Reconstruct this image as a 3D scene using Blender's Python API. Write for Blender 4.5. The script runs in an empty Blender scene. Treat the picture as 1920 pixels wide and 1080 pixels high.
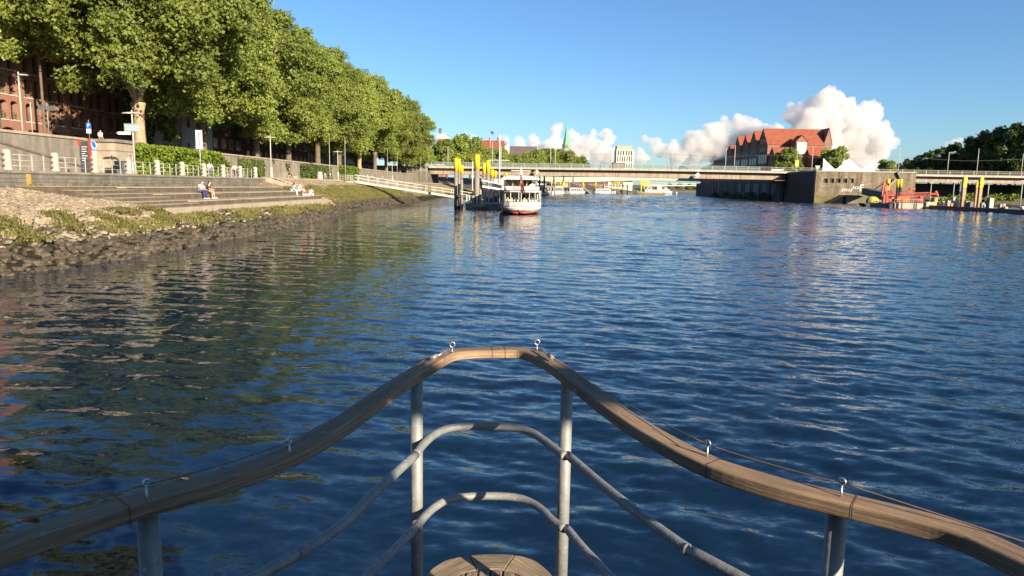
import bpy, math, random
import numpy as np
from mathutils import Vector, Matrix
from mathutils import noise as mnoise

S = bpy.context.scene
COL = S.collection
RND = random.Random(11)
PI = math.pi

# ------------------------------------------------------------------ camera
FPX = 1340.0
CAMZ = 4.0
YAW, PITCH, ROLL = math.radians(1.07), math.radians(8.11), math.radians(1.0)
FW = Vector((-math.sin(YAW)*math.cos(PITCH), math.cos(YAW)*math.cos(PITCH), -math.sin(PITCH)))
R0 = Vector((math.cos(YAW), math.sin(YAW), 0.0))
U0 = R0.cross(FW)
RT = R0*math.cos(ROLL) + U0*math.sin(ROLL)
UP = RT.cross(FW)
EYE = Vector((0, 0, CAMZ))


def ray(px, py):
    return FW + RT*((px-960.0)/FPX) - UP*((py-540.0)/FPX)


def atz(px, py, z):
    d = ray(px, py)
    return EYE + d*((z-CAMZ)/d.z)


def atx(px, py, x):
    d = ray(px, py)
    return EYE + d*(x/d.x)


def aty(px, py, y):
    d = ray(px, py)
    return EYE + d*(y/d.y)


cd = bpy.data.cameras.new('camera')
cam = bpy.data.objects.new('camera', cd)
COL.objects.link(cam)
cam.matrix_world = Matrix(((RT.x, UP.x, -FW.x, 0), (RT.y, UP.y, -FW.y, 0), (RT.z, UP.z, -FW.z, CAMZ), (0, 0, 0, 1)))
cd.sensor_width = 36.0
cd.lens = FPX/1920*36.0
cd.clip_start = 0.05
cd.clip_end = 20000
S.camera = cam

# ------------------------------------------------------------------ light
SUN = Vector((0.60, -0.70, 0.355)).normalized()
sl = bpy.data.lights.new('sun', 'SUN')
sl.energy = 5.0
sl.angle = math.radians(0.5)
sl.color = (1.0, 0.855, 0.66)
so = bpy.data.objects.new('sun', sl)
COL.objects.link(so)
so.rotation_euler = (-SUN).to_track_quat('-Z', 'Y').to_euler()
w = bpy.data.worlds.new('World')
S.world = w
w.use_nodes = True
nt = w.node_tree
bg = nt.nodes['Background']
sky = nt.nodes.new('ShaderNodeTexSky')
sky.sky_type = 'NISHITA'
sky.sun_disc = False
sky.sun_elevation = math.asin(SUN.z)
sky.sun_rotation = math.atan2(SUN.x, SUN.y)
sky.altitude = 0
sky.air_density = 1.0
sky.dust_density = 0.35
sky.ozone_density = 4.0
mx = nt.nodes.new('ShaderNodeMix')
mx.data_type = 'RGBA'
mx.blend_type = 'MULTIPLY'
mx.inputs[0].default_value = 1.0
mx.inputs[7].default_value = (0.69, 0.86, 1.0, 1)   # clear, deep blue summer air
nt.links.new(sky.outputs[0], mx.inputs[6])
nt.links.new(mx.outputs[2], bg.inputs[0])
bg.inputs[1].default_value = 0.066
S.view_settings.view_transform = 'Standard'
S.view_settings.look = 'None'
S.view_settings.exposure = 1.3
S.view_settings.gamma = 1.0
S.render.engine = 'CYCLES'
S.cycles.use_denoising = True
try:
    S.cycles.denoiser = 'OPENIMAGEDENOISE'
except Exception:
    pass
S.cycles.max_bounces = 14
S.cycles.volume_bounces = 12
S.cycles.diffuse_bounces = 3
S.cycles.glossy_bounces = 3
S.cycles.transparent_max_bounces = 8
S.cycles.caustics_reflective = False
S.cycles.caustics_refractive = False

# ------------------------------------------------------------------ object helpers
OFF = {}


def kids(o):
    return [c for c in COL.objects if c.parent is o] if False else KIDS.get(o.name, [])


KIDS = {}


def _link(o, parent, loc):
    COL.objects.link(o)
    o.location = loc
    if parent is not None:
        o.parent = parent
        KIDS.setdefault(parent.name, []).append(o)


def tag(o, label=None, cat=None, group=None, kind=None):
    if label:
        o['label'] = label
    if cat:
        o['category'] = cat
    if group:
        o['group'] = group
    if kind:
        o['kind'] = kind
    return o


def thing(name, label, cat, loc=(0, 0, 0), group=None, rz=0.0):
    o = bpy.data.objects.new(name, None)
    o.empty_display_size = 0.2
    _link(o, None, Vector(loc))
    o.rotation_euler = (0, 0, rz)
    OFF[o.name] = Vector(loc)
    return tag(o, label, cat, group)


def copy_tree(o, loc=None, rz=None, label=None, parent=None, scale=None):
    c = o.copy()
    COL.objects.link(c)
    if parent is not None:
        c.parent = parent
        KIDS.setdefault(parent.name, []).append(c)
    if loc is not None:
        c.location = loc
    if rz is not None:
        c.rotation_euler = (0, 0, rz)
    if scale is not None:
        c.scale = scale
    if label:
        c['label'] = label
    OFF[c.name] = Vector(c.location)
    for ch in list(KIDS.get(o.name, [])):
        copy_tree(ch, parent=c)
    return c


class MB:
    def __init__(self):
        self.v = []
        self.f = []
        self.uv = None
        self.sm = []

    def add(self, vs, fs, smooth=False):
        n = len(self.v)
        self.v.extend([tuple(p) for p in vs])
        self.f.extend([tuple(i+n for i in q) for q in fs])
        self.sm.extend([smooth]*len(fs))
        return self

    def box(self, x0, x1, y0, y1, z0, z1):
        vs = [(x0, y0, z0), (x1, y0, z0), (x1, y1, z0), (x0, y1, z0), (x0, y0, z1), (x1, y0, z1), (x1, y1, z1), (x0, y1, z1)]
        return self.add(vs, [(0, 3, 2, 1), (4, 5, 6, 7), (0, 1, 5, 4), (1, 2, 6, 5), (2, 3, 7, 6), (3, 0, 4, 7)])

    def bar(self, p0, p1, w, h):
        p0, p1 = Vector(p0), Vector(p1)
        d = (p1-p0).normalized()
        up = Vector((0, 0, 1)) if abs(d.z) < 0.95 else Vector((0, 1, 0))
        s = d.cross(up).normalized()*(w/2)
        t = s.cross(d).normalized()*(h/2)
        vs = []
        for p in (p0, p1):
            vs += [p-s-t, p+s-t, p+s+t, p-s+t]
        return self.add(vs, [(0, 3, 2, 1), (4, 5, 6, 7), (0, 1, 5, 4), (1, 2, 6, 5), (2, 3, 7, 6), (3, 0, 4, 7)])

    def cyl(self, p0, p1, r0, r1=None, n=10):
        r1 = r0 if r1 is None else r1
        return self.tube([p0, p1], [r0, r1], n)

    def tube(self, pts, r, n=8, caps=True):
        pts = [Vector(p) for p in pts]
        m = len(pts)
        rs = r if isinstance(r, (list, tuple)) else [r]*m
        vs, fs = [], []
        prev = None
        for i in range(m):
            d = (pts[min(i+1, m-1)]-pts[max(i-1, 0)]).normalized()
            if prev is None:
                a = Vector((0, 0, 1)) if abs(d.z) < 0.9 else Vector((1, 0, 0))
                s = d.cross(a).normalized()
            else:
                s = (prev-d*prev.dot(d)).normalized()
            prev = s
            t = d.cross(s)
            for k in range(n):
                a = 2*PI*k/n
                vs.append(pts[i]+(s*math.cos(a)+t*math.sin(a))*rs[i])
        for i in range(m-1):
            for k in range(n):
                k2 = (k+1) % n
                fs.append((i*n+k, i*n+k2, (i+1)*n+k2, (i+1)*n+k))
        self.add(vs, fs, True)
        if caps:
            b = len(self.v)-m*n
            self.f.append(tuple(b+k for k in range(n))[::-1])
            self.f.append(tuple(b+(m-1)*n+k for k in range(n)))
            self.sm += [False, False]
        return self

    def prism(self, poly, vec):
        vec = Vector(vec)
        a = [Vector(p) for p in poly]
        n = len(a)
        nor = Vector((0, 0, 0))
        for i in range(n):
            nor += a[i].cross(a[(i+1) % n])
        if nor.dot(vec) > 0:
            a = a[::-1]
        vs = a+[p+vec for p in a]
        fs = [tuple(range(n)), tuple(range(2*n-1, n-1, -1))]
        for i in range(n):
            j = (i+1) % n
            fs.append((j, i, n+i, n+j))
        return self.add(vs, fs)

    def lathe(self, prof, c, n=16, smooth=True):
        c = Vector(c)
        vs, fs = [], []
        for (r, z) in prof:
            for k in range(n):
                a = 2*PI*k/n
                vs.append(c+Vector((r*math.cos(a), r*math.sin(a), z)))
        for i in range(len(prof)-1):
            for k in range(n):
                k2 = (k+1) % n
                fs.append((i*n+k, i*n+k2, (i+1)*n+k2, (i+1)*n+k))
        self.add(vs, fs, smooth)
        b = len(self.v)-len(vs)
        self.f.append(tuple(b+k for k in range(n))[::-1])
        self.f.append(tuple(b+(len(prof)-1)*n+k for k in range(n)))
        self.sm += [False, False]
        return self

    def ball(self, c, rx, ry=None, rz=None, n=12, m=8):
        ry = rx if ry is None else ry
        rz = rx if rz is None else rz
        c = Vector(c)
        vs, fs = [], []
        for i in range(m+1):
            th = PI*i/m
            for k in range(n):
                a = 2*PI*k/n
                vs.append(c+Vector((rx*math.sin(th)*math.cos(a), ry*math.sin(th)*math.sin(a), -rz*math.cos(th))))
        for i in range(m):
            for k in range(n):
                k2 = (k+1) % n
                fs.append((i*n+k, i*n+k2, (i+1)*n+k2, (i+1)*n+k))
        return self.add(vs, fs, True)

    def loft(self, rings, closed=False, smooth=True, cap=True):
        n = len(rings[0])
        vs = [p for r in rings for p in r]
        fs = []
        for i in range(len(rings)-1):
            for k in range(n if closed else n-1):
                k2 = (k+1) % n
                fs.append((i*n+k, i*n+k2, (i+1)*n+k2, (i+1)*n+k))
        self.add(vs, fs, smooth)
        if cap:
            b = len(self.v)-len(vs)
            self.f.append(tuple(b+k for k in range(n))[::-1])
            self.f.append(tuple(b+(len(rings)-1)*n+k for k in range(n)))
            self.sm += [False, False]
        return self

    def build(self, name, mat, parent=None, label=None, bevel=0.0, recalc=False):
        off = OFF[parent.name] if parent is not None else Vector((0, 0, 0))
        me = bpy.data.meshes.new(name)
        me.from_pydata([(x-off.x, y-off.y, z-off.z) for (x, y, z) in self.v], [], self.f)
        me.polygons.foreach_set('use_smooth', self.sm)
        if recalc:
            import bmesh
            bm = bmesh.new()
            bm.from_mesh(me)
            bmesh.ops.recalc_face_normals(bm, faces=bm.faces)
            bm.to_mesh(me)
            bm.free()
        me.update()
        me.materials.append(mat)
        o = bpy.data.objects.new(name, me)
        _link(o, parent, (0, 0, 0))
        OFF[o.name] = Vector(off)
        if label:
            o['label'] = label
        if bevel > 0:
            b = o.modifiers.new('bevel', 'BEVEL')
            b.width = bevel
            b.segments = 2
            b.limit_method = 'ANGLE'
        return o


def np_mesh(name, verts, quads, mat, smooth=False, tint=None, parent=None):
    """A large mesh of equal-sized polygons straight from numpy arrays."""
    me = bpy.data.meshes.new(name)
    nv, nf, k = len(verts), len(quads), quads.shape[1]
    me.vertices.add(nv)
    me.vertices.foreach_set('co', np.ascontiguousarray(verts, dtype=np.float32).ravel())
    me.loops.add(nf*k)
    me.loops.foreach_set('vertex_index', np.ascontiguousarray(quads, dtype=np.int32).ravel())
    me.polygons.add(nf)
    me.polygons.foreach_set('loop_start', np.arange(0, nf*k, k, dtype=np.int32))
    me.polygons.foreach_set('loop_total', np.full(nf, k, dtype=np.int32))
    me.polygons.foreach_set('use_smooth', np.full(nf, smooth, dtype=bool))
    me.update(calc_edges=True)
    if tint is not None:
        a = me.attributes.new('tint', 'FLOAT', 'POINT')
        a.data.foreach_set('value', np.ascontiguousarray(tint, dtype=np.float32))
    me.materials.append(mat)
    if parent is False:
        return me
    o = bpy.data.objects.new(name, me)
    _link(o, parent, (0, 0, 0))
    OFF[o.name] = OFF[parent.name] if parent is not None else Vector((0, 0, 0))
    return o


# ------------------------------------------------------------------ materials
MATS = {}


def N(t, typ, **kw):
    n = t.nodes.new(typ)
    for k, v in kw.items():
        setattr(n, k, v)
    return n


def mixrgb(t, a, b, fac, blend='MIX'):
    m = N(t, 'ShaderNodeMix', data_type='RGBA', blend_type=blend)
    for i, x in ((0, fac), (6, a), (7, b)):
        if hasattr(x, 'is_linked') or hasattr(x, 'links'):
            t.links.new(x, m.inputs[i])
        elif i == 0:
            m.inputs[0].default_value = x
        else:
            m.inputs[i].default_value = (*x[:3], 1)
    return m.outputs[2]


def ramp(t, src, stops):
    r = N(t, 'ShaderNodeValToRGB')
    el = r.color_ramp.elements
    while len(el) < len(stops):
        el.new(0.5)
    for e, (p, c) in zip(el, stops):
        e.position = p
        e.color = (*c, 1) if len(c) == 3 else c
    t.links.new(src, r.inputs[0])
    return r.outputs[0]


def noise_tex(t, vec, scale, detail=4, rough=0.55, dist=0.0):
    n = N(t, 'ShaderNodeTexNoise')
    n.inputs['Scale'].default_value = scale
    n.inputs['Detail'].default_value = detail
    n.inputs['Roughness'].default_value = rough
    n.inputs['Distortion'].default_value = dist
    if vec is not None:
        t.links.new(vec, n.inputs['Vector'])
    return n.outputs['Fac']


def mapping(t, vec, scale=(1, 1, 1)):
    m = N(t, 'ShaderNodeMapping')
    m.inputs['Scale'].default_value = scale
    t.links.new(vec, m.inputs['Vector'])
    return m.outputs[0]


def base(name):
    m = bpy.data.materials.new(name)
    m.use_nodes = True
    t = m.node_tree
    b = t.nodes['Principled BSDF']
    MATS[name] = m
    return m, t, b


def bumpn(t, b, h, strength, dist):
    bp = N(t, 'ShaderNodeBump')
    bp.inputs['Strength'].default_value = strength
    bp.inputs['Distance'].default_value = dist
    t.links.new(h, bp.inputs['Height'])
    t.links.new(bp.outputs[0], b.inputs['Normal'])
    return bp


def mat(name, col, rough=0.75, metal=0.0, var=0.2, scale=1.5, col2=None, stain=0.0, bump=0.0, bscale=8.0, spec=0.4, tint=False):
    """Painted / stone / metal surface: mottled base colour, optional vertical weather streaks, optional bump."""
    m, t, b = base(name)
    tc = N(t, 'ShaderNodeTexCoord').outputs['Object']
    c2 = col2 or tuple(min(1, c*(1+var)) for c in col)
    c1 = tuple(c*(1-var) for c in col) if col2 is None else col
    f = noise_tex(t, tc, scale, 6, 0.62)
    c = ramp(t, f, [(0.3, c1), (0.7, c2)])
    if stain > 0:
        s = noise_tex(t, mapping(t, tc, (1.3, 1.3, 0.16)), 1.1, 5, 0.65)
        s = ramp(t, s, [(0.42, (1, 1, 1)), (0.72, (1-stain, 1-stain, 1-stain*0.95))])
        c = mixrgb(t, c, s, 1.0, 'MULTIPLY')
    if tint:
        a = N(t, 'ShaderNodeAttribute', attribute_name='tint')
        s = ramp(t, a.outputs['Fac'], [(0, (0.6, 0.6, 0.6)), (1, (1.35, 1.32, 1.28))])
        c = mixrgb(t, c, s, 1.0, 'MULTIPLY')
    t.links.new(c, b.inputs['Base Color'])
    b.inputs['Roughness'].default_value = rough
    b.inputs['Metallic'].default_value = metal
    b.inputs['Specular IOR Level'].default_value = spec
    if bump > 0:
        bumpn(t, b, noise_tex(t, tc, bscale, 5, 0.6), bump, 0.05)
    return m


def brick(name, c1, c2, mortar, size=(0.25, 0.08), gap=0.012, stain=0.25, bump=0.3):
    m, t, b = base(name)
    tc = N(t, 'ShaderNodeTexCoord').outputs['Object']
    sx = N(t, 'ShaderNodeSeparateXYZ')
    t.links.new(tc, sx.inputs[0])
    ad = N(t, 'ShaderNodeMath', operation='ADD')
    t.links.new(sx.outputs[0], ad.inputs[0])
    t.links.new(sx.outputs[1], ad.inputs[1])
    cb = N(t, 'ShaderNodeCombineXYZ')
    t.links.new(ad.outputs[0], cb.inputs[0])
    t.links.new(sx.outputs[2], cb.inputs[1])
    br = N(t, 'ShaderNodeTexBrick')
    t.links.new(cb.outputs[0], br.inputs['Vector'])
    br.inputs['Color1'].default_value = (*c1, 1)
    br.inputs['Color2'].default_value = (*c2, 1)
    br.inputs['Mortar'].default_value = (*mortar, 1)
    br.inputs['Scale'].default_value = 1.0
    br.inputs['Mortar Size'].default_value = gap
    br.inputs['Brick Width'].default_value = size[0]
    br.inputs['Row Height'].default_value = size[1]
    c = br.outputs['Color']
    s = noise_tex(t, mapping(t, tc, (0.8, 0.8, 0.2)), 0.9, 6, 0.65)
    s = ramp(t, s, [(0.35, (1.1, 1.1, 1.1)), (0.7, (1-stain, 1-stain, 1-stain))])
    c = mixrgb(t, c, s, 1.0, 'MULTIPLY')
    t.links.new(c, b.inputs['Base Color'])
    b.inputs['Roughness'].default_value = 0.9
    b.inputs['Specular IOR Level'].default_value = 0.2
    if bump > 0:
        bumpn(t, b, br.outputs['Fac'], -bump, 0.02)
    return m


def leafmat(name, dark, light, transl=0.35):
    m, t, b = base(name)
    a = N(t, 'ShaderNodeAttribute', attribute_name='tint')
    tc = N(t, 'ShaderNodeTexCoord').outputs['Object']
    f = noise_tex(t, tc, 0.22, 3, 0.5)
    mx = N(t, 'ShaderNodeMath', operation='ADD')
    t.links.new(a.outputs['Fac'], mx.inputs[0])
    t.links.new(f, mx.inputs[1])
    c = ramp(t, mx.outputs[0], [(0.3, dark), (1.0, light)])
    oi = N(t, 'ShaderNodeObjectInfo')
    hv = N(t, 'ShaderNodeHueSaturation')
    mr = N(t, 'ShaderNodeMapRange')
    mr.inputs[3].default_value = 0.78
    mr.inputs[4].default_value = 1.22
    t.links.new(oi.outputs['Random'], mr.inputs[0])
    t.links.new(mr.outputs[0], hv.inputs['Value'])
    t.links.new(c, hv.inputs['Color'])
    c = hv.outputs[0]
    t.links.new(c, b.inputs['Base Color'])
    b.inputs['Roughness'].default_value = 0.5
    b.inputs['Specular IOR Level'].default_value = 0.35
    tr = N(t, 'ShaderNodeBsdfTranslucent')
    t.links.new(c, tr.inputs[0])
    ms = N(t, 'ShaderNodeMixShader')
    ms.inputs[0].default_value = transl
    t.links.new(b.outputs[0], ms.inputs[1])
    t.links.new(tr.outputs[0], ms.inputs[2])
    t.links.new(ms.outputs[0], t.nodes['Material Output'].inputs[0])
    return m


def glassmat(name, col=(0.02, 0.025, 0.03), rough=0.05):
    m, t, b = base(name)
    b.inputs['Base Color'].default_value = (*col, 1)
    b.inputs['Roughness'].default_value = rough
    b.inputs['Specular IOR Level'].default_value = 0.6
    return m


def woodmat(name, c1, c2, c3, grain=(1.2, 18, 18)):
    """Weathered plank: grain runs along U of the surface's UV map, checks and pale worn patches."""
    m, t, b = base(name)
    uv = N(t, 'ShaderNodeUVMap').outputs[0]
    g = noise_tex(t, mapping(t, uv, grain), 3.0, 8, 0.7, 0.4)
    big = noise_tex(t, mapping(t, uv, (1.2, 3, 1)), 1.5, 4, 0.6)
    c = ramp(t, g, [(0.3, c1), (0.52, c2), (0.75, c3)])
    pt = ramp(t, big, [(0.35, (0.62, 0.60, 0.62)), (0.7, (1.25, 1.15, 1.02))])
    c = mixrgb(t, c, pt, 1.0, 'MULTIPLY')
    ck = noise_tex(t, mapping(t, uv, (0.7, 70, 1)), 4.0, 3, 0.5)
    ck = ramp(t, ck, [(0.28, (0.25, 0.22, 0.2)), (0.36, (1, 1, 1))])
    c = mixrgb(t, c, ck, 0.8, 'MULTIPLY')
    wp = noise_tex(t, mapping(t, uv, (14, 60, 1)), 1.0, 5, 0.75)
    wp = ramp(t, wp, [(0.60, (0, 0, 0)), (0.68, (1, 1, 1))])
    c = mixrgb(t, c, (0.34, 0.29, 0.25), wp)
    t.links.new(c, b.inputs['Base Color'])
    b.inputs['Roughness'].default_value = 0.8
    b.inputs['Specular IOR Level'].default_value = 0.25
    bumpn(t, b, g, 0.6, 0.006)
    return m


M_CONC = mat('concrete', (0.22, 0.19, 0.15), var=0.22, scale=0.8, stain=0.35, bump=0.2)
M_CONC2 = mat('pale_concrete', (0.36, 0.29, 0.21), var=0.16, scale=1.0, stain=0.3, bump=0.15)
M_STEP = mat('step_stone', (0.115, 0.09, 0.062), var=0.28, scale=1.2, stain=0.45, bump=0.25)  # darkened: riser shade is put into the stone colour
M_TREAD = mat('sunlit_tread', (0.33, 0.27, 0.185), var=0.22, scale=1.5, bump=0.2)  # lightened copy of the stone, sunlight put into the tread colour
M_GRANITE = mat('granite', (0.38, 0.335, 0.27), var=0.14, scale=6, stain=0.25, bump=0.15, bscale=30)
M_WALL = brick('quay_masonry', (0.20, 0.175, 0.14), (0.135, 0.125, 0.11), (0.07, 0.065, 0.06), (1.1, 0.27), 0.018, 0.45)
M_PAVE = mat('promenade_paving', (0.25, 0.215, 0.17), var=0.2, scale=2)
M_ASPH = mat('asphalt', (0.055, 0.053, 0.05), var=0.2, scale=2)
M_BRICK = brick('red_brick', (0.30, 0.135, 0.085), (0.24, 0.11, 0.072), (0.26, 0.17, 0.12), (0.25, 0.08), 0.010, 0.22)
M_DBRICK = brick('dark_brick', (0.14, 0.055, 0.038), (0.10, 0.042, 0.032), (0.10, 0.08, 0.07), (0.25, 0.08), 0.010, 0.3)
M_TBRICK = brick('warehouse_brick', (0.30, 0.125, 0.07), (0.23, 0.095, 0.058), (0.28, 0.2, 0.15), (0.5, 0.16), 0.02, 0.25)
M_ROOF = mat('red_tiles', (0.265, 0.074, 0.038), var=0.28, scale=0.9, stain=0.3, bump=0.2, bscale=3)
M_DROOF = mat('dark_roof', (0.12, 0.085, 0.075), var=0.2, scale=0.8)
M_WHITE = mat('white_paint', (0.52, 0.50, 0.475), var=0.06, scale=2, rough=0.5)
M_WHITEW = mat('white_render', (0.50, 0.47, 0.43), var=0.08, scale=0.6, stain=0.12)
M_CREAM = mat('cream_paint', (0.66, 0.58, 0.42), var=0.08, scale=1)
M_LIGHTSTEEL = mat('pale_steel', (0.38, 0.36, 0.31), var=0.12, scale=3, rough=0.5)
M_GALV = mat('galvanised_steel', (0.215, 0.215, 0.205), rough=0.55, metal=0.15, var=0.2, scale=22, bump=0.08, bscale=60)


def flecked(m):
    # pale chips and droppings on the zinc, with a few rust specks
    t = m.node_tree
    b = t.nodes['Principled BSDF']
    tc = N(t, 'ShaderNodeTexCoord').outputs['Object']
    src = b.inputs['Base Color'].links[0].from_socket
    f = noise_tex(t, tc, 75, 2, 0.5)
    f = ramp(t, f, [(0.68, (0, 0, 0)), (0.74, (0.8, 0.8, 0.8))])
    c = mixrgb(t, src, (0.48, 0.46, 0.42), f)
    r = noise_tex(t, tc, 41, 3, 0.6)
    r = ramp(t, r, [(0.68, (0, 0, 0)), (0.74, (1, 1, 1))])
    c = mixrgb(t, c, (0.14, 0.08, 0.05), r)
    t.links.new(c, b.inputs['Base Color'])


flecked(M_GALV)
M_STEEL = mat('dark_steel', (0.10, 0.10, 0.105), rough=0.5, var=0.25, scale=3)
M_BRIGHT = mat('bright_steel', (0.50, 0.49, 0.47), rough=0.38, metal=0.9, var=0.1, scale=20)
M_GREYPILE = mat('grey_pile', (0.22, 0.19, 0.16), rough=0.6, var=0.16, scale=1.2, stain=0.4)
M_RUSTPILE = mat('rusty_pile', (0.36, 0.235, 0.14), rough=0.8, var=0.3, scale=1.2, stain=0.4)
M_YELLOW = mat('yellow_paint', (0.72, 0.48, 0.010), rough=0.5, var=0.06, scale=1.5)
M_RED = mat('red_paint', (0.34, 0.045, 0.024), rough=0.5, var=0.14, scale=2, stain=0.2)
M_REDLEAD = mat('red_hull', (0.27, 0.062, 0.038), rough=0.6, var=0.15, scale=1.5)
M_BLACK = mat('black_paint', (0.016, 0.017, 0.019), rough=0.45, var=0.3, scale=1)
M_NAVY = mat('dark_hull', (0.02, 0.026, 0.035), rough=0.45, var=0.3, scale=0.6, stain=0.3)
M_GREENP = mat('green_paint', (0.05, 0.22, 0.07), rough=0.5, var=0.15)
M_COPPER = mat('green_copper', (0.145, 0.36, 0.245), rough=0.6, var=0.14, scale=0.25, stain=0.2)
M_BRIDGE2 = mat('pale_green_steel', (0.48, 0.54, 0.37), rough=0.6, var=0.08, scale=0.5)
M_GIRDER = mat('girder_concrete', (0.31, 0.245, 0.18), var=0.14, scale=0.35, stain=0.42)
M_DECKC = mat('deck_edge_concrete', (0.42, 0.35, 0.265), var=0.12, scale=0.6, stain=0.4)
M_BLUE = mat('sign_blue', (0.012, 0.12, 0.48), rough=0.4, var=0.03)
M_SIGNW = mat('sign_white', (0.62, 0.61, 0.59), rough=0.4, var=0.03)
M_SIGNG = mat('sign_grey_green', (0.24, 0.31, 0.29), rough=0.4, var=0.08)
M_ORANGE = mat('orange_paint', (0.70, 0.20, 0.03), rough=0.5, var=0.08)
M_GOLD = mat('flag_gold', (0.80, 0.50, 0.02), var=0.05)
M_CANVAS = mat('canvas', (0.60, 0.58, 0.53), rough=0.9, var=0.05)
M_GLASS = glassmat('window_glass')
M_GLASSB = glassmat('pale_window_glass', (0.10, 0.12, 0.14), 0.15)
M_FRAMEG = mat('grey_frame', (0.30, 0.29, 0.27), var=0.1)
M_BARK = mat('plane_bark', (0.30, 0.22, 0.13), var=0.3, scale=2.2, bump=0.3, bscale=6)
M_BARKD = mat('dark_bark', (0.12, 0.088, 0.06), var=0.3, scale=2.0, bump=0.3, bscale=6)
M_LEAF = leafmat('plane_leaves', (0.085, 0.130, 0.026), (0.290, 0.345, 0.070), 0.45)
M_LEAF2 = leafmat('dark_leaves', (0.022, 0.042, 0.010), (0.085, 0.115, 0.024), 0.25)  # darker leaf tone; backlight of the wooded bank put into its colour
M_IVY = leafmat('ivy_leaves', (0.035, 0.075, 0.008), (0.15, 0.20, 0.014), 0.25)
M_GRASS = leafmat('grass_blades', (0.06, 0.068, 0.016), (0.20, 0.18, 0.055), 0.3)
M_COBBLE = mat('pale_cobble', (0.275, 0.218, 0.148), var=0.25, scale=1.6, bump=0.3, bscale=9, tint=True)
M_RIPRAP = mat('wet_stone', (0.066, 0.053, 0.034), var=0.35, scale=1.4, bump=0.35, bscale=7, rough=0.7, tint=True)
M_SKIN = mat('skin', (0.56, 0.30, 0.20), rough=0.6, var=0.05)
M_RAILWOOD = woodmat('rail_wood', (0.135, 0.092, 0.060), (0.275, 0.195, 0.125), (0.42, 0.325, 0.23), (1.6, 62, 62))
M_CAPWOOD = woodmat('cap_wood', (0.13, 0.10, 0.066), (0.27, 0.21, 0.14), (0.42, 0.345, 0.245), (1.5, 30, 30))
CLOTH = {}


def cloth(col):
    k = '%.2f_%.2f_%.2f' % col
    if k not in CLOTH:
        CLOTH[k] = mat('cloth_'+k, col, rough=0.9, var=0.08, scale=8)
    return CLOTH[k]


def ordinal(i):
    return ['first', 'second', 'third', 'fourth', 'fifth', 'sixth', 'seventh', 'eighth', 'ninth', 'tenth', 'eleventh', 'twelfth', 'thirteenth', 'fourteenth', 'fifteenth', 'sixteenth', 'seventeenth', 'eighteenth', 'nineteenth', 'twentieth', 'twenty-first', 'twenty-second'][i]
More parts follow.
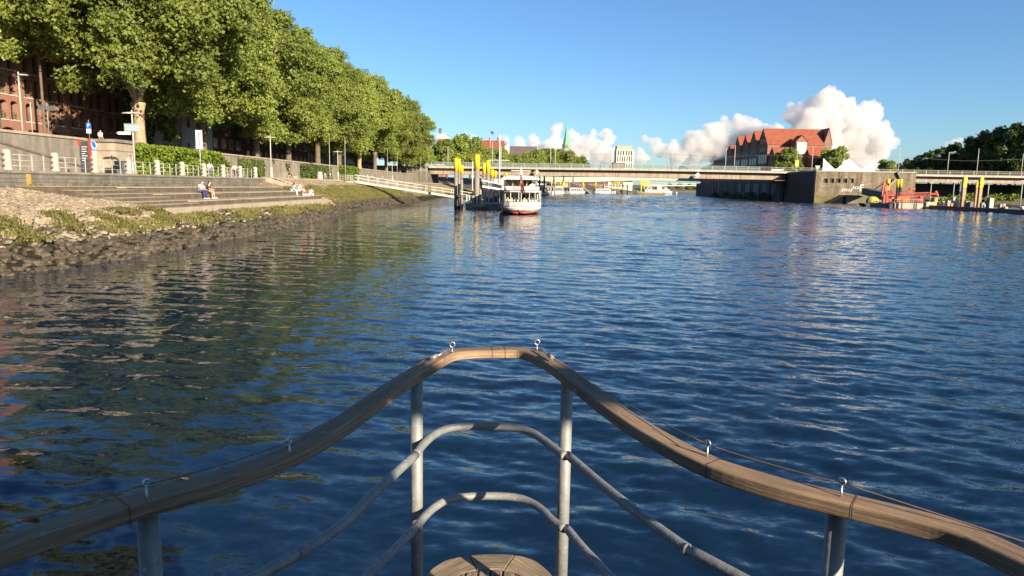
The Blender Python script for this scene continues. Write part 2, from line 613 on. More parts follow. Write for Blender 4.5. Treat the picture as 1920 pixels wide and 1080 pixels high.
# ------------------------------------------------------------------ water
def water():
    ys = [-14.0]
    while ys[-1] < 1300:
        y = ys[-1]
        ys.append(y + (0.25 if y < 1 else max(0.05, 0.00055*y**1.62) if y < 44 else 0.26 if y < 115 else min(0.6, 0.26+0.006*(y-115)) if y < 430 else 0.6+0.06*(y-430)))
    ys = np.array(ys)
    xs = [0.0]
    while xs[-1] < 420:
        x = xs[-1]
        xs.append(x + (0.07 if x < 8 else min(0.26, 0.07+0.007*(x-8)) if x < 95 else min(0.6, 0.26+0.006*(x-95)) if x < 250 else 0.6+0.06*(x-250)))
    xs = np.array(xs)
    xs = np.concatenate([-xs[xs < 32][:0:-1], xs])
    X, Y = np.meshgrid(xs.astype(np.float32), ys.astype(np.float32))
    DX = np.gradient(xs)[None, :]
    DY = np.gradient(ys)[:, None]
    step = np.maximum(DX+0*Y, DY+0*X).astype(np.float32)
    rng = np.random.RandomState(5)
    Z = np.zeros_like(X)
    n = 80
    # wind gusts: broad patches of livelier and calmer water
    g = 1.0 + 0.30*np.sin(X*0.071+Y*0.043+1.0)*np.sin(X*0.029-Y*0.083+2.0) + 0.2*np.sin(X*0.21+0.4*np.sin(Y*0.2))*np.sin(Y*0.17+X*0.05)
    for i in range(n):
        lam = 0.16*(2.1/0.16)**((i+rng.rand())/n)
        th = math.radians(66)+rng.normal(0, 0.55)+(PI if rng.rand() < .25 else 0)
        k = 2*PI/lam
        sl_ = 0.090*math.sqrt(2.0/n)*(1.0 if lam > 0.4 else 1.05)
        a = sl_/k
        wgt = np.clip((lam/step-2.6)/2.4, 0, 1)
        kx, ky = k*math.cos(th), k*math.sin(th)
        ph = np.float32(kx)*X+np.float32(ky)*Y+np.float32(rng.rand()*7) + 0.5*np.sin(X[:1]*0.11+i)+0.5*np.sin(Y[:, :1]*0.09+2*i)
        Z += a*wgt*np.sin(ph)
    far = np.clip((step-0.20)/0.25, 0, 1)        # where the mesh is too coarse for chop, longer waves stand in
    for i in range(26):
        lam = 1.5*(4.5/1.5)**((i+rng.rand())/26)
        th = math.radians(66)+rng.normal(0, 0.55)
        k = 2*PI/lam
        a = 0.110*math.sqrt(2.0/26)/k
        wgt = np.clip((lam/step-2.4)/1.6, 0, 1)*far
        ph = np.float32(k*math.cos(th))*X+np.float32(k*math.sin(th))*Y+np.float32(rng.rand()*7)+0.7*np.sin(X[:1]*0.07+i)+0.7*np.sin(Y[:, :1]*0.06+2*i)
        Z += a*wgt*np.sin(ph)
    calm = 0.5+0.5*np.clip((X+26)/34.0, 0, 1)      # sheltered water along the left bank
    g = g*calm
    Z *= g
    lod = np.clip((1.9/step-2.2)/1.6, 0, 1)
    V = np.stack([X.ravel(), Y.ravel(), Z.ravel()], 1)
    r, c = X.shape
    idx = np.arange(r*c).reshape(r, c)
    Q = np.stack([idx[:-1, :-1].ravel(), idx[:-1, 1:].ravel(), idx[1:, 1:].ravel(), idx[1:, :-1].ravel()], 1)
    m, t, b = base('river_water')
    b.inputs['Base Color'].default_value = (0.004, 0.015, 0.034, 1)
    b.inputs['Roughness'].default_value = 0.03
    b.inputs['IOR'].default_value = 1.333
    b.inputs['Specular IOR Level'].default_value = 0.5
    tc = N(t, 'ShaderNodeTexCoord').outputs['Object']
    rot = N(t, 'ShaderNodeMapping')
    rot.inputs['Rotation'].default_value = (0, 0, math.radians(20))
    rot.inputs['Scale'].default_value = (0.5, 1.0, 1.0)
    t.links.new(tc, rot.inputs['Vector'])
    # unresolved chop: random slopes added to the surface normal (a bump would be filtered flat far away)
    at = N(t, 'ShaderNodeAttribute', attribute_name='tint')
    geo = N(t, 'ShaderNodeNewGeometry')
    acc = geo.outputs['Normal']
    gust = N(t, 'ShaderNodeAttribute', attribute_name='gust')

    def slope(scale, detail, k0, k1, prev):
        nz = N(t, 'ShaderNodeTexNoise')
        nz.inputs['Scale'].default_value = scale
        nz.inputs['Detail'].default_value = detail
        nz.inputs['Roughness'].default_value = 0.6
        t.links.new(rot.outputs[0], nz.inputs['Vector'])
        sb = N(t, 'ShaderNodeVectorMath', operation='SUBTRACT')
        sb.inputs[1].default_value = (0.5, 0.5, 0.5)
        t.links.new(nz.outputs['Color'], sb.inputs[0])
        mm = N(t, 'ShaderNodeVectorMath', operation='MULTIPLY')
        mm.inputs[1].default_value = (0.7, 1.0, 0.0)
        t.links.new(sb.outputs[0], mm.inputs[0])
        mr = N(t, 'ShaderNodeMapRange')
        mr.inputs[3].default_value = k0
        mr.inputs[4].default_value = k1
        t.links.new(at.outputs['Fac'], mr.inputs[0])
        scl = N(t, 'ShaderNodeVectorMath', operation='SCALE')
        t.links.new(mm.outputs[0], scl.inputs[0])
        gm_ = N(t, 'ShaderNodeMath', operation='MULTIPLY')
        t.links.new(mr.outputs[0], gm_.inputs[0])
        t.links.new(gust.outputs['Fac'], gm_.inputs[1])
        t.links.new(gm_.outputs[0], scl.inputs['Scale'])
        ad = N(t, 'ShaderNodeVectorMath', operation='ADD')
        t.links.new(prev, ad.inputs[0])
        t.links.new(scl.outputs[0], ad.inputs[1])
        return ad.outputs[0]
    acc = slope(2.8, 4, 2.6, 0.2, acc)
    acc = slope(8.5, 3, 0.7, 0.34, acc)
    nn = N(t, 'ShaderNodeVectorMath', operation='NORMALIZE')
    t.links.new(acc, nn.inputs[0])
    t.links.new(nn.outputs[0], b.inputs['Normal'])
    o = np_mesh('river_water', V, Q, m, True, lod.ravel())
    ga = o.data.attributes.new('gust', 'FLOAT', 'POINT')
    ga.data.foreach_set('value', np.ascontiguousarray(g.ravel(), dtype=np.float32))
    tag(o, 'rippled dark blue river filling the foreground', None, None, 'structure')


water()

# ------------------------------------------------------------------ left bank terrain
PZ = 4.47          # promenade level
STREET = 7.5
PROFA = [(-36, 3.50), (-35, 3.48), (-33, 3.22), (-31, 2.93), (-28, 2.45), (-25.3, 2.02), (-23.9, 1.35), (-22.4, 0.62)]
PROFC = [(-36, 4.44), (-35, 4.44), (-33.2, 3.95), (-31.3, 3.28), (-29.6, 2.62), (-28.4, 1.95), (-27.4, 1.15), (-26.7, 0.55)]


def lerp(a, b, t):
    return a+(b-a)*t


def sm(t):
    t = max(0, min(1, t))
    return t*t*(3-2*t)


def water_edge(y):
    pts = [(-100, -21.6), (29, -21.4), (36, -20.6), (52, -20.9), (66, -21.5), (80, -22.8), (90, -23.9), (99, -25.3), (108, -25.9), (130, -26.2), (270, -26.2), (340, -22)]
    for (a, xa), (b, xb) in zip(pts, pts[1:]):
        if y <= b:
            return lerp(xa, xb, (y-a)/(b-a))
    return -22


def profile(y):
    t = sm((y-87.5)/15.0)
    we = water_edge(y)
    out = []
    for i, ((xa, za), (xc, zc)) in enumerate(zip(PROFA, PROFC)):
        if i == 6:
            xa = lerp(-25.2, we, 0.36)
        if i == 7:
            xa = lerp(-25.2, we, 0.70)
        out.append((lerp(xa, xc+(we+26.2)*max(0, i-3)/4.0, t), lerp(za, zc, t)))
    out += [(we, 0.0), (we+2.2, -1.0), (we+8, -2.6), (we+14, -3.0)]
    if 49.2 < y < 88.9:
        out = [(x, z-(0.22 if x < -25.25 else 0.0)) for x, z in out]
    elif y < 92.9:
        out = [(x, z-(0.25 if x < -28.0 else 0.0)) for x, z in out]
    return out


def bank_z(x, y):
    p = profile(y)
    for (xa, za), (xb, zb) in zip(p, p[1:]):
        if xa <= x <= xb:
            return lerp(za, zb, (x-xa)/(xb-xa))
    return p[-1][1] if x > p[-1][0] else p[0][1]


def bankmat():
    m, t, b = base('bank_soil')
    tc = N(t, 'ShaderNodeTexCoord').outputs['Object']
    sx = N(t, 'ShaderNodeSeparateXYZ')
    t.links.new(tc, sx.inputs[0])
    n1 = noise_tex(t, tc, 0.6, 5, 0.65)
    ad = N(t, 'ShaderNodeMath', operation='MULTIPLY_ADD')
    ad.inputs[1].default_value = 1.6
    t.links.new(n1, ad.inputs[0])
    t.links.new(sx.outputs[2], ad.inputs[2])
    sc = N(t, 'ShaderNodeMath', operation='MULTIPLY')
    sc.inputs[1].default_value = 0.2
    t.links.new(ad.outputs[0], sc.inputs[0])
    # height above the water: tide-dark stone deepened with shade for the gaps, weedy green, then dry tan paving
    zone = ramp(t, sc.outputs[0], [(0.0, (0.022, 0.017, 0.012)), (0.36, (0.026, 0.021, 0.014)), (0.42, (0.16, 0.145, 0.055)), (0.60, (0.215, 0.185, 0.075)), (0.72, (0.27, 0.21, 0.135))])
    vo = N(t, 'ShaderNodeTexVoronoi')
    vo.inputs['Scale'].default_value = 2.6
    t.links.new(tc, vo.inputs['Vector'])
    vc = N(t, 'ShaderNodeSeparateColor')
    t.links.new(vo.outputs['Color'], vc.inputs[0])
    v = ramp(t, vc.outputs[0], [(0, (0.6, 0.6, 0.6)), (1, (1.3, 1.28, 1.22))])
    c = mixrgb(t, zone, v, 1.0, 'MULTIPLY')
    t.links.new(c, b.inputs['Base Color'])
    b.inputs['Roughness'].default_value = 0.9
    b.inputs['Specular IOR Level'].default_value = 0.2
    bumpn(t, b, vo.outputs['Distance'], 0.8, 0.12)
    return m


def left_bank():
    ys = list(np.arange(-40, 48.1, 2.0))+[48.8, 49.3]+list(np.arange(51, 93, 2.0))+[93.7, 94.2, 95, 96, 97, 98, 99, 100]+list(np.arange(103, 345, 3.0))
    rings = []
    for y in ys:
        rings.append([(x, y, z) for x, z in profile(y)])
    mb = MB().loft(rings, smooth=True, cap=False)
    o = mb.build('river_bank', bankmat())
    tag(o, 'sloping river bank with stones and weeds', None, None, 'structure')


left_bank()
ICO = None


def ico():
    import bmesh
    bm = bmesh.new()
    bmesh.ops.create_icosphere(bm, subdivisions=1, radius=1.0)
    v = np.array([x.co[:] for x in bm.verts])
    f = np.array([[x.index for x in q.verts] for q in bm.faces])
    bm.free()
    return v, f


IV, IF = ico()


def rocks(name, pts, mat_, seed):
    """pts: (x, y, z, radius, flatness). One heap of angular stones."""
    rng = np.random.RandomState(seed)
    n = len(pts)
    P = np.array(pts)
    nv = len(IV)
    rad = rng.uniform(0.68, 1.18, (n, nv))
    V = IV[None]*rad[..., None]
    V = np.clip(V, -0.8, 0.8)
    sc = np.stack([rng.uniform(0.8, 1.35, n), rng.uniform(0.7, 1.1, n), rng.uniform(0.6, 0.95, n)], 1)*P[:, 3:4]
    sc[:, 2] *= P[:, 4]
    V = V*sc[:, None, :]
    a = rng.uniform(0, 2*PI, n)
    ca, sa = np.cos(a)[:, None], np.sin(a)[:, None]
    x, y = V[..., 0]*ca-V[..., 1]*sa, V[..., 0]*sa+V[..., 1]*ca
    z = V[..., 2]
    tl = rng.normal(0, 0.25, n)[:, None]
    z = z+x*tl
    V = np.stack([x, y, z], -1)+P[:, None, :3]
    F = (IF[None]+(np.arange(n)*nv)[:, None, None]).reshape(-1, 3)
    tint = np.repeat(np.clip(rng.normal(0.5, 0.25, n), 0, 1), nv)
    return np_mesh(name, V.reshape(-1, 3), F, mat_, False, tint)


def algae():
    r = random.Random(8)
    sp = []
    while len(sp) < 1100:
        y = 25+60*r.random()
        x = lerp(water_edge(y)-1.8, -25.4, r.random())
        if mnoise.noise(Vector((x*0.7, y*0.5, 9.0))) < 0.18 or y > 49 and x < -24.4:
            continue
        sp.append((x, y, bank_z(x, y)+0.14))
    tag(blades('bank_weeds', sp, M_GRASS, 14, (0.05, 0.2), 9, 0.045, 0.22), 'straggling weeds between the dark stones', None, None, 'stuff')


def scatter_rocks():
    r = random.Random(3)
    pts = []
    y = 24.0
    while y < 175:
        near = y < 70
        we = water_edge(y)
        top = (-24.15 if y < 48 else -24.6) if y < 93 else lerp(-25.2, -28.4, sm((y-93)/9))
        for k in range(9):
            u = r.random()
            x = lerp(we+0.5, top, u)
            s = (r.uniform(0.16, 0.34) if near else r.uniform(0.14, 0.3))*(1.15-0.35*u)
            pts.append((x, y+r.uniform(-.2, .2), bank_z(x, y)+s*0.30, s, 0.85))
        y += 0.27 if near else 0.33
    tag(rocks('riprap_stones', pts, M_RIPRAP, 1), 'loose dark wet stones along the waterline', None, None, 'stuff')
    pts = []
    for i in range(9000):
        yy = r.uniform(24, 50.5)
        x = r.uniform(-35, -23.7)
        if yy > 49.2 and x < -25.6:
            continue
        s = r.uniform(0.12, 0.27)
        pts.append((x, yy, bank_z(x, yy)+0.02, s, 0.6))
    for i in range(3600):
        yy = 96.5+100*r.random()**1.4
        x = r.uniform(-34.6, -28.4)
        s = r.uniform(0.10, 0.22)
        pts.append((x, yy, bank_z(x, yy)-0.02, s, 0.55))
    tag(rocks('paving_cobbles', pts, M_COBBLE, 2), 'rough pale cobbles set in the slope', None, None, 'stuff')
    # stray dry stones lying among the weeds
    pts = []
    for i in range(1300):
        yy = 28+75*r.random()
        x = lerp(water_edge(yy)-1.6, -25.0 if yy < 93 else -28.5, r.random())
        s = r.uniform(0.12, 0.26)
        pts.append((x, yy, bank_z(x, yy)+0.12, s, 0.7))
    tag(rocks('pale_rubble', pts, M_COBBLE, 9), 'stray pale stones among the weeds', None, None, 'stuff')


scatter_rocks()


def blades(name, spots, mat_, seed, h=(0.15, 0.4), per=9, wid=0.035, spread=0.18):
    rng = np.random.RandomState(seed)
    P = np.array(spots)
    n = len(P)*per
    B = np.repeat(P, per, 0)+np.concatenate([rng.normal(0, spread, (n, 2)), np.zeros((n, 1))], 1)
    a = rng.uniform(0, 2*PI, n)
    H = rng.uniform(h[0], h[1], n)
    d = np.stack([np.cos(a), np.sin(a), 0*a], 1)
    lean = rng.uniform(0.15, 0.8, n)[:, None]*H[:, None]*np.stack([np.cos(a+1.3), np.sin(a+1.3), 0*a], 1)
    top = B+lean
    top[:, 2] += H
    mid = B+lean*0.35
    mid[:, 2] += H*0.6
    w_ = wid*rng.uniform(0.7, 1.5, n)[:, None]
    V = np.stack([B-d*w_*0.6, B+d*w_*0.6, mid+d*w_, top, mid-d*w_], 1).reshape(-1, 3)
    Q = np.arange(n*5).reshape(n, 5)
    return np_mesh(name, V, Q, mat_, False, np.repeat(rng.uniform(0, 0.8, n), 5))


def grass():
    r = random.Random(21)
    sp = []
    while len(sp) < 15000:
        y = 26+r.random()**0.95*140
        u = r.random()
        we = water_edge(y)
        if y < 88.0:
            x = lerp(we, -25.0 if y > 48.5 else -25.5, 0.42+0.58*u)
            if y > 49 and x < -24.3 and r.random() < 0.8:
                continue
        else:
            x = lerp(we-1.4, -32.0, u**1.2)
        d = mnoise.noise(Vector((x*0.45, y*0.22, 3.0)))
        dens = (0.22+0.46*sm((y-42)/22)) if y < 93 else 1.05-0.45*u
        if d+0.5 < 1-dens:
            continue
        sp.append((x, y, bank_z(x, y)+0.03))
    tag(blades('bank_grass', sp, M_GRASS, 4, (0.08, 0.26), 8, 0.032, 0.16), 'weeds and grass growing between the bank stones', None, None, 'stuff')
    sp = [(r.uniform(-34.8, -34.0), r.uniform(49, 95), 3.45) for i in range(120)]
    tag(blades('wall_foot_grass', sp, M_GRASS, 6, (0.06, 0.2), 6, 0.03, 0.1), 'thin grass along the foot of the quay wall', None, None, 'stuff')


grass()
algae()

# ------------------------------------------------------------------ seating steps, quay wall, promenade
def steps():
    t = thing('seating_steps', 'broad stone seating steps stretching along the river bank', 'steps', (-30, 70, 2))
    Y0, Y1 = 55.2, 94.0
    for i, (xb, xe, zt, zb, y1) in enumerate([(-35.0, -31.0, 3.42, 2.5, 91.2), (-31.0, -28.2, 2.95, 2.0, 93.0), (-28.2, -25.5, 2.47, 1.6, 89.2)]):
        m = MB()
        n = 14
        for k in range(n):
            a, b_ = lerp(Y0, y1, k/n), lerp(Y0, y1, (k+1)/n)
            m.box(xb+0.002, xe+RND.uniform(-0.012, 0.012), a+0.014, b_-0.014, zb, zt-0.06+RND.uniform(-0.012, 0.012))
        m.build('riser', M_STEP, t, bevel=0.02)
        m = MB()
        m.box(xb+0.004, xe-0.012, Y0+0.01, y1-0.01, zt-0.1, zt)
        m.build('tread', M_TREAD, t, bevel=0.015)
    MB().box(-25.5, -24.45, 48.5, 88.0, 1.2, 2.09).build('apron', M_CONC2, t, bevel=0.03)
    for i, (xe, zt) in enumerate([(-31.75, 3.42), (-30.35, 3.19), (-28.95, 2.95), (-27.6, 2.71), (-26.25, 2.47), (-25.3, 2.28)]):
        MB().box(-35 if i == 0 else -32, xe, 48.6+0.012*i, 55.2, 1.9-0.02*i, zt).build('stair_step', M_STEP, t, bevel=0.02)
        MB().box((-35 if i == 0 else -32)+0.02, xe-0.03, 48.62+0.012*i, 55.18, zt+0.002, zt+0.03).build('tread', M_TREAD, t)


steps()


def quay():
    t = thing('quay_wall', 'low grey masonry quay wall below the promenade railing', 'wall', (-35.2, 60, 3.4))
    MB().box(-35.6, -35.0, 0, 95.7, 3.0, 4.30).build('masonry', M_WALL, t)
    m = MB()
    y = 0.0
    while y < 95.6:
        m.box(-35.75, -34.93, y+0.01, min(95.75, y+1.6)-0.01, 4.303, 4.49)
        y += 1.6
    m.build('coping', M_CONC, t, bevel=0.02)
    o = MB().box(-34.995, -34.99, 49.8, 50.25, 3.5, 4.25).build('rust_stain', mat('rust_wash', (0.42, 0.25, 0.05), var=0.3, scale=4), t)
    pr = MB().add([(-46, -40, PZ), (-35.6, -40, PZ), (-35.6, 96, PZ), (-35.0, 96, PZ), (-35.0, 345, PZ), (-46, 345, PZ)], [(0, 1, 2, 3, 4, 5)]).build('promenade', M_PAVE)
    tag(pr, 'paved riverside promenade behind the quay', None, None, 'structure')
    # kerb at the edge of the slope beyond the steps
    k = thing('promenade_kerb', 'low stone kerb edging the promenade above the grassy slope', 'kerb', (-35, 150, PZ))
    MB().box(-35.15, -34.8, 99.4, 136.0, 4.2, 4.62).build('kerb_stone', M_CONC2, k)
    MB().box(-35.15, -34.8, 142.5, 340, 4.2, 4.62).build('kerb_stone', M_CONC2, k)
    st = thing('bank_stair', 'short stone stair between the quay wall end and the slope', 'stairs', (-33, 97.5, 3.4))
    for i in range(6):
        MB().box(-35.3+0.02*i, -34.5+i*0.55, 96.32, 98.9, 3.0-0.01*i, 4.47-i*0.175).build('step', M_STEP, st, bevel=0.02)
    for y in (95.76, 98.9):
        MB().prism([(-35.4, y, 3.0), (-31.0, y, 3.0), (-31.0, y, 3.55), (-35.0, y, 4.62), (-35.4, y, 4.62)], (0, 0.55, 0)).build('cheek_wall', M_CONC2, st, bevel=0.02)
    c2 = thing('slope_curb', 'straight stone curb running down the cobbled slope', 'curb', (-33, 108, 4))
    MB().bar((-35.0, 110, 4.55), (-30.2, 107.3, 2.98), 0.35, 0.3).build('curb_stone', M_CONC2, c2)


quay()


def bollards():
    ys = [48.45+4.96*i for i in range(10)]
    b = thing('stone_bollard', '', 'bollard', (-35.3, ys[0], 4.49), 'granite bollards along the quay wall')
    m = MB().lathe([(0.31, 0), (0.31, 0.06), (0.285, 0.3), (0.265, 1.22), (0.25, 1.32), (0.20, 1.385), (0.0, 1.41)], (-35.3, ys[0], 4.49), 18)
    m.build('shaft', M_GRANITE, b)
    for z in (0.32, 0.7, 1.08):
        for sy in (-1, 1):
            MB().box(-35.36, -35.24, ys[0]+sy*0.33-0.09, ys[0]+sy*0.33+0.09, 4.49+z-0.07, 4.49+z+0.05).build('rail_bracket', M_STEEL, b)
    out = [b]
    for y in ys[1:]:
        out.append(copy_tree(b, (-35.3, y, 4.49)))
    names = ['topmost near end']
    for i, o in enumerate(out):
        k = len(out)-1-i
        o['label'] = f'pale granite bollard on the quay wall, {ordinal(k)} from the stair end' if k else 'pale granite bollard closing the quay wall at the stair'
    # railing panels between them
    r0 = None
    for i, y in enumerate([ys[0]-4.96]+ys[:-1]):
        k = len(ys)-1-i
        lab = f'thin steel railing panel, {ordinal(k)} before the bollard at the stair'
        if r0 is None:
            r0 = thing('railing_panel', lab, 'railing', (-35.3, y, 4.49), 'railing panels between the bollards')
            for z in (0.32, 0.7, 1.08):
                MB().cyl((-35.3, y+0.3, 4.49+z), (-35.3, y+4.66, 4.49+z), 0.022, n=6).build('rail', M_LIGHTSTEEL, r0)
            for q in range(3):
                yy = y+4.96*(q+1)/4
                MB().box(-35.325, -35.275, yy-0.035, yy+0.035, 4.47, 4.49+1.13).build('upright', M_LIGHTSTEEL, r0)
        else:
            copy_tree(r0, (-35.3, y, 4.49), label=lab)


bollards()


# ------------------------------------------------------------------ upper retaining wall, ramp, ivy
def retaining():
    t = thing('retaining_wall', 'long grey concrete wall holding up the tree-lined street', 'wall', (-45, 150, 4.4))
    m = MB()
    m.box(-45.6, -45.0, 40, 285, 4.2, 7.85)
    m.build('wall_face', M_CONC, t)
    MB().box(-45.75, -44.88, 40, 285, 7.853, 8.08).build('coping', M_CONC2, t)
    for y in (103.5, 131.0, 137.5, 164.0):
        MB().prism([(-44.995, y, 4.3), (-43.6, y, 4.3), (-44.7, y, 7.8), (-44.995, y, 7.8)], (0, 1.1, 0)).build('buttress', M_CONC, t)
    b = thing('wall_pier', 'tan concrete pier at the foot of the ramp, blue round sign before it', 'pier', (-43.5, 75, 4.4))
    MB().box(-45.0, -41.9, 73, 76.3, 4.3, 7.72).build('pier_block', M_CONC2, b)
    MB().box(-45.2, -41.7, 72.8, 76.45, 7.724, 8.02).build('pier_cap', M_CONC, b)
    MB().box(-45.05, -41.88, 72.97, 76.32, 6.82, 6.93).build('joint_band', M_CONC, b)
    r = thing('ramp_parapet', 'sloping concrete ramp parapet in front of the upper wall', 'parapet', (-43, 60, 4.4))
    MB().prism([(-42.6, 40, 4.3), (-42.6, 72.9, 4.3), (-42.6, 72.9, 4.7), (-42.6, 70.5, 4.75), (-42.6, 55.5, 7.1), (-42.6, 40, 8.2)], (-0.45, 0, 0)).build('parapet_face', M_CONC, r)
    m = MB()
    for (a, b_) in (((-42.83, 40, 8.26), (-42.83, 55.5, 7.16)), ((-42.83, 55.5, 7.16), (-42.83, 70.5, 4.82))):
        m.bar(a, b_, 0.62, 0.16)
    m.build('parapet_cap', mat('dark_coping', (0.13, 0.105, 0.08), var=0.25), r)
    s = MB().box(-260, -45.6, -40, 345, 7.3, STREET).build('street', M_ASPH)
    tag(s, 'upper street behind the retaining wall', None, None, 'structure')


retaining()


def leaves(name, n, boxfn, mat_, seed, size=(0.12, 0.25), parent=None, updir=None):
    """n leaf-shaped faces whose centres and outward directions come from boxfn(rng)."""
    rng = np.random.RandomState(seed)
    C, D = boxfn(rng, n)
    return leaf_cloud(name, C, D, rng, size, mat_, parent)


def leaf_cloud(name, C, D, rng, size, mat_, parent=None, tint=None, rnd=0.9):
    n = len(C)
    Nn = D+rng.normal(0, rnd, (n, 3))
    Nn /= np.linalg.norm(Nn, axis=1)[:, None]+1e-9
    A = rng.normal(0, 1, (n, 3))
    U = np.cross(Nn, A)
    U /= np.linalg.norm(U, axis=1)[:, None]+1e-9
    W = np.cross(Nn, U)
    s = rng.uniform(size[0], size[1], n)[:, None]
    bend = Nn*s*rng.uniform(-0.35, 0.1, n)[:, None]
    P0 = C-U*s
    P1 = C-U*s*0.15+W*s*0.85+bend
    P2 = C+U*s*1.05
    P3 = C-U*s*0.15-W*s*0.85+bend
    V = np.stack([P0, P1, P2, P3], 1).reshape(-1, 3)
    Q = np.arange(n*4).reshape(n, 4)
    tt = np.repeat(rng.uniform(0, 0.62, n) if tint is None else tint, 4)
    return np_mesh(name, V, Q, mat_, False, tt, parent)


def ivy():
    specs = [  # y0, y1, x, z0, z1, depth, n, label
        (76.6, 104.0, -45.0, 4.5, 8.15, 2.7, 11000, 'long bright green ivy hedge on the wall beside the tan pier'),
        (111.5, 122.5, -45.0, 4.9, 7.6, 0.7, 2600, 'dark ivy patch hanging on the wall behind the railing end'),
        (131.8, 135.8, -45.0, 4.5, 7.4, 0.7, 1100, 'narrow dark strip of ivy on the wall behind the first lamp'),
        (142, 163.5, -45.0, 4.5, 7.7, 1.3, 4200, 'dark ivy sheet hanging on the wall beyond the buttress'),
        (170, 186, -45.0, 4.5, 8.3, 2.4, 4200, 'yellow-green rounded hedge at the wall beside the flagpoles'),
    ]
    for i, (y0, y1, x, z0, z1, dp, n, lab) in enumerate(specs):
        def fn(rng, n, y0=y0, y1=y1, x=x, z0=z0, z1=z1, dp=dp, i=i):
            y = rng.uniform(y0, y1, n)
            z = z0+(z1-z0)*rng.uniform(0, 1, n)
            bul = 0.72+0.18*np.sin(y*1.9+z*1.3+i)+0.14*np.sin(y*0.7-z*2.2)
            edge = np.minimum(np.minimum((y-y0)/1.0, (y1-y)/1.0), (z1-z)/0.8+0.15)
            bul = bul*np.clip(edge, 0.15, 1)**0.5
            rag = 0.25*np.sin(y*3.1+i)+0.2*np.sin(y*7.3)
            z = np.minimum(z, z1+rag-0.1)
            if i in (1, 2, 3):
                z = np.maximum(z, z0+0.8*(np.sin(y*1.1+i)+0.6*np.sin(y*2.7))-0.4)
            dist = rng.uniform(0, 1, n)**0.45*dp*bul
            C = np.stack([x+dist, y, z], 1)
            D = np.tile(np.array([[0.8, -0.35, 0.45]]), (n, 1))
            return C, D
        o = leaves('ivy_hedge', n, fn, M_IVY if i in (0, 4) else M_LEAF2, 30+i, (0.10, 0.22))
        tag(o, lab, 'ivy', 'ivy on the retaining wall')
        if i in (0, 4):
            MB().box(x+0.002, x+dp*0.5, y0+0.6, y1-0.6, z0-0.05, z1-0.8).build('stem_mass', M_LEAF2, o)


ivy()
# ------------------------------------------------------------------ trees
def crown_mesh(name, seed, rx, ry, rz, nleaf, leaf, lobes=70, lr=(0.2, 0.34), mat_=None, droop=0.1, gap=None):
    """Leaf cloud gathered on many overlapping boughs around the origin (crown centre)."""
    rng = np.random.RandomState(seed)
    d = rng.normal(0, 1, (lobes, 3))
    d /= np.linalg.norm(d, axis=1)[:, None]
    d[:, 2] = np.where(d[:, 2] < -0.88, -d[:, 2], d[:, 2])
    if gap is not None:      # an open side where low sun reaches the trunk
        g_ = (d[:, 0]*gap[0]+d[:, 1]*gap[1] > 0.05) & (d[:, 2] < -0.62)
        d[:, 2] = np.where(g_, -d[:, 2], d[:, 2])
    rad = rng.uniform(0.40, 0.88, lobes)
    E = np.array([rx, ry, rz])
    LC = d*rad[:, None]*E
    LR = rng.uniform(lr[0], lr[1], lobes)*min(rx, ry)
    tw = LR**2*(0.4+rad)
    which = rng.choice(lobes, nleaf, p=tw/tw.sum())
    q = rng.normal(0, 1, (nleaf, 3))
    q /= np.linalg.norm(q, axis=1)[:, None]
    out = d[which]
    q = q+0.55*out+np.array([0, 0, 0.18])
    q /= np.linalg.norm(q, axis=1)[:, None]
    # ragged sprays instead of smooth balls
    spray = 0.82+0.22*np.sin(q[:, 0]*7+which)+0.16*np.sin(q[:, 1]*9+2.0*which)+0.16*np.sin(q[:, 2]*11+which*3.0)
    rr = LR[which]*spray*rng.uniform(0.15, 1.0, nleaf)**0.30
    C = LC[which]+q*rr[:, None]*np.array([1, 1, 0.85])
    C[:, 2] -= droop*rz*(((C[:, 0]/rx)**2+(C[:, 1]/ry)**2))
    C += rng.normal(0, 0.10, (nleaf, 3))
    tint = np.clip(rng.uniform(0, 0.5, nleaf)+rng.uniform(0, 0.2, lobes)[which], 0, 1)
    return leaf_cloud(name, C, q, rng, leaf, mat_, False, tint)


def trunk_mb(h, r, seed, crown_c, E, nl=7, first=0.42):
    rr = random.Random(seed)
    m = MB()
    fork = crown_c*first
    m.tube([(0, 0, -0.6), (0.03, 0, 0.15), (0.0, 0.05, fork*0.35), (0.06, -0.05, fork*0.8), (0, 0, fork)], [r*1.35, r*1.08, r*0.9, r*0.86, r*1.25], 14)
    for k in range(nl):
        a = 2*PI*k/nl+rr.uniform(-.3, .3)
        e = rr.uniform(0.22, 0.55)
        ex, ey, ez = E[0]*e*math.cos(a), E[1]*e*math.sin(a), crown_c+E[2]*rr.uniform(-0.05, 0.6)
        p0 = Vector((0, 0, fork-0.25))
        p3 = Vector((ex, ey, ez))
        p1 = p0+Vector((ex*0.22, ey*0.22, (ez-fork)*0.22))
        p2 = p0.lerp(p3, 0.6)+Vector((rr.uniform(-.6, .6), rr.uniform(-.6, .6), 0.8))
        r0 = r*rr.uniform(0.38, 0.55)
        m.tube([p0, p1, p2, p3], [r0, r0*0.85, r0*0.5, r0*0.12], 8)
        for j in range(2):
            b0 = p1.lerp(p2, rr.uniform(0.2, 0.9))
            b1 = b0+Vector((rr.uniform(-1, 1)*E[0]*0.4, rr.uniform(-1, 1)*E[1]*0.4, rr.uniform(0.0, 0.4)*E[2]))
            m.tube([b0, b0.lerp(b1, 0.5)+Vector((0, 0, 0.3)), b1], [r0*0.4, r0*0.28, r0*0.06], 6)
    return m


TREEKIND = {}


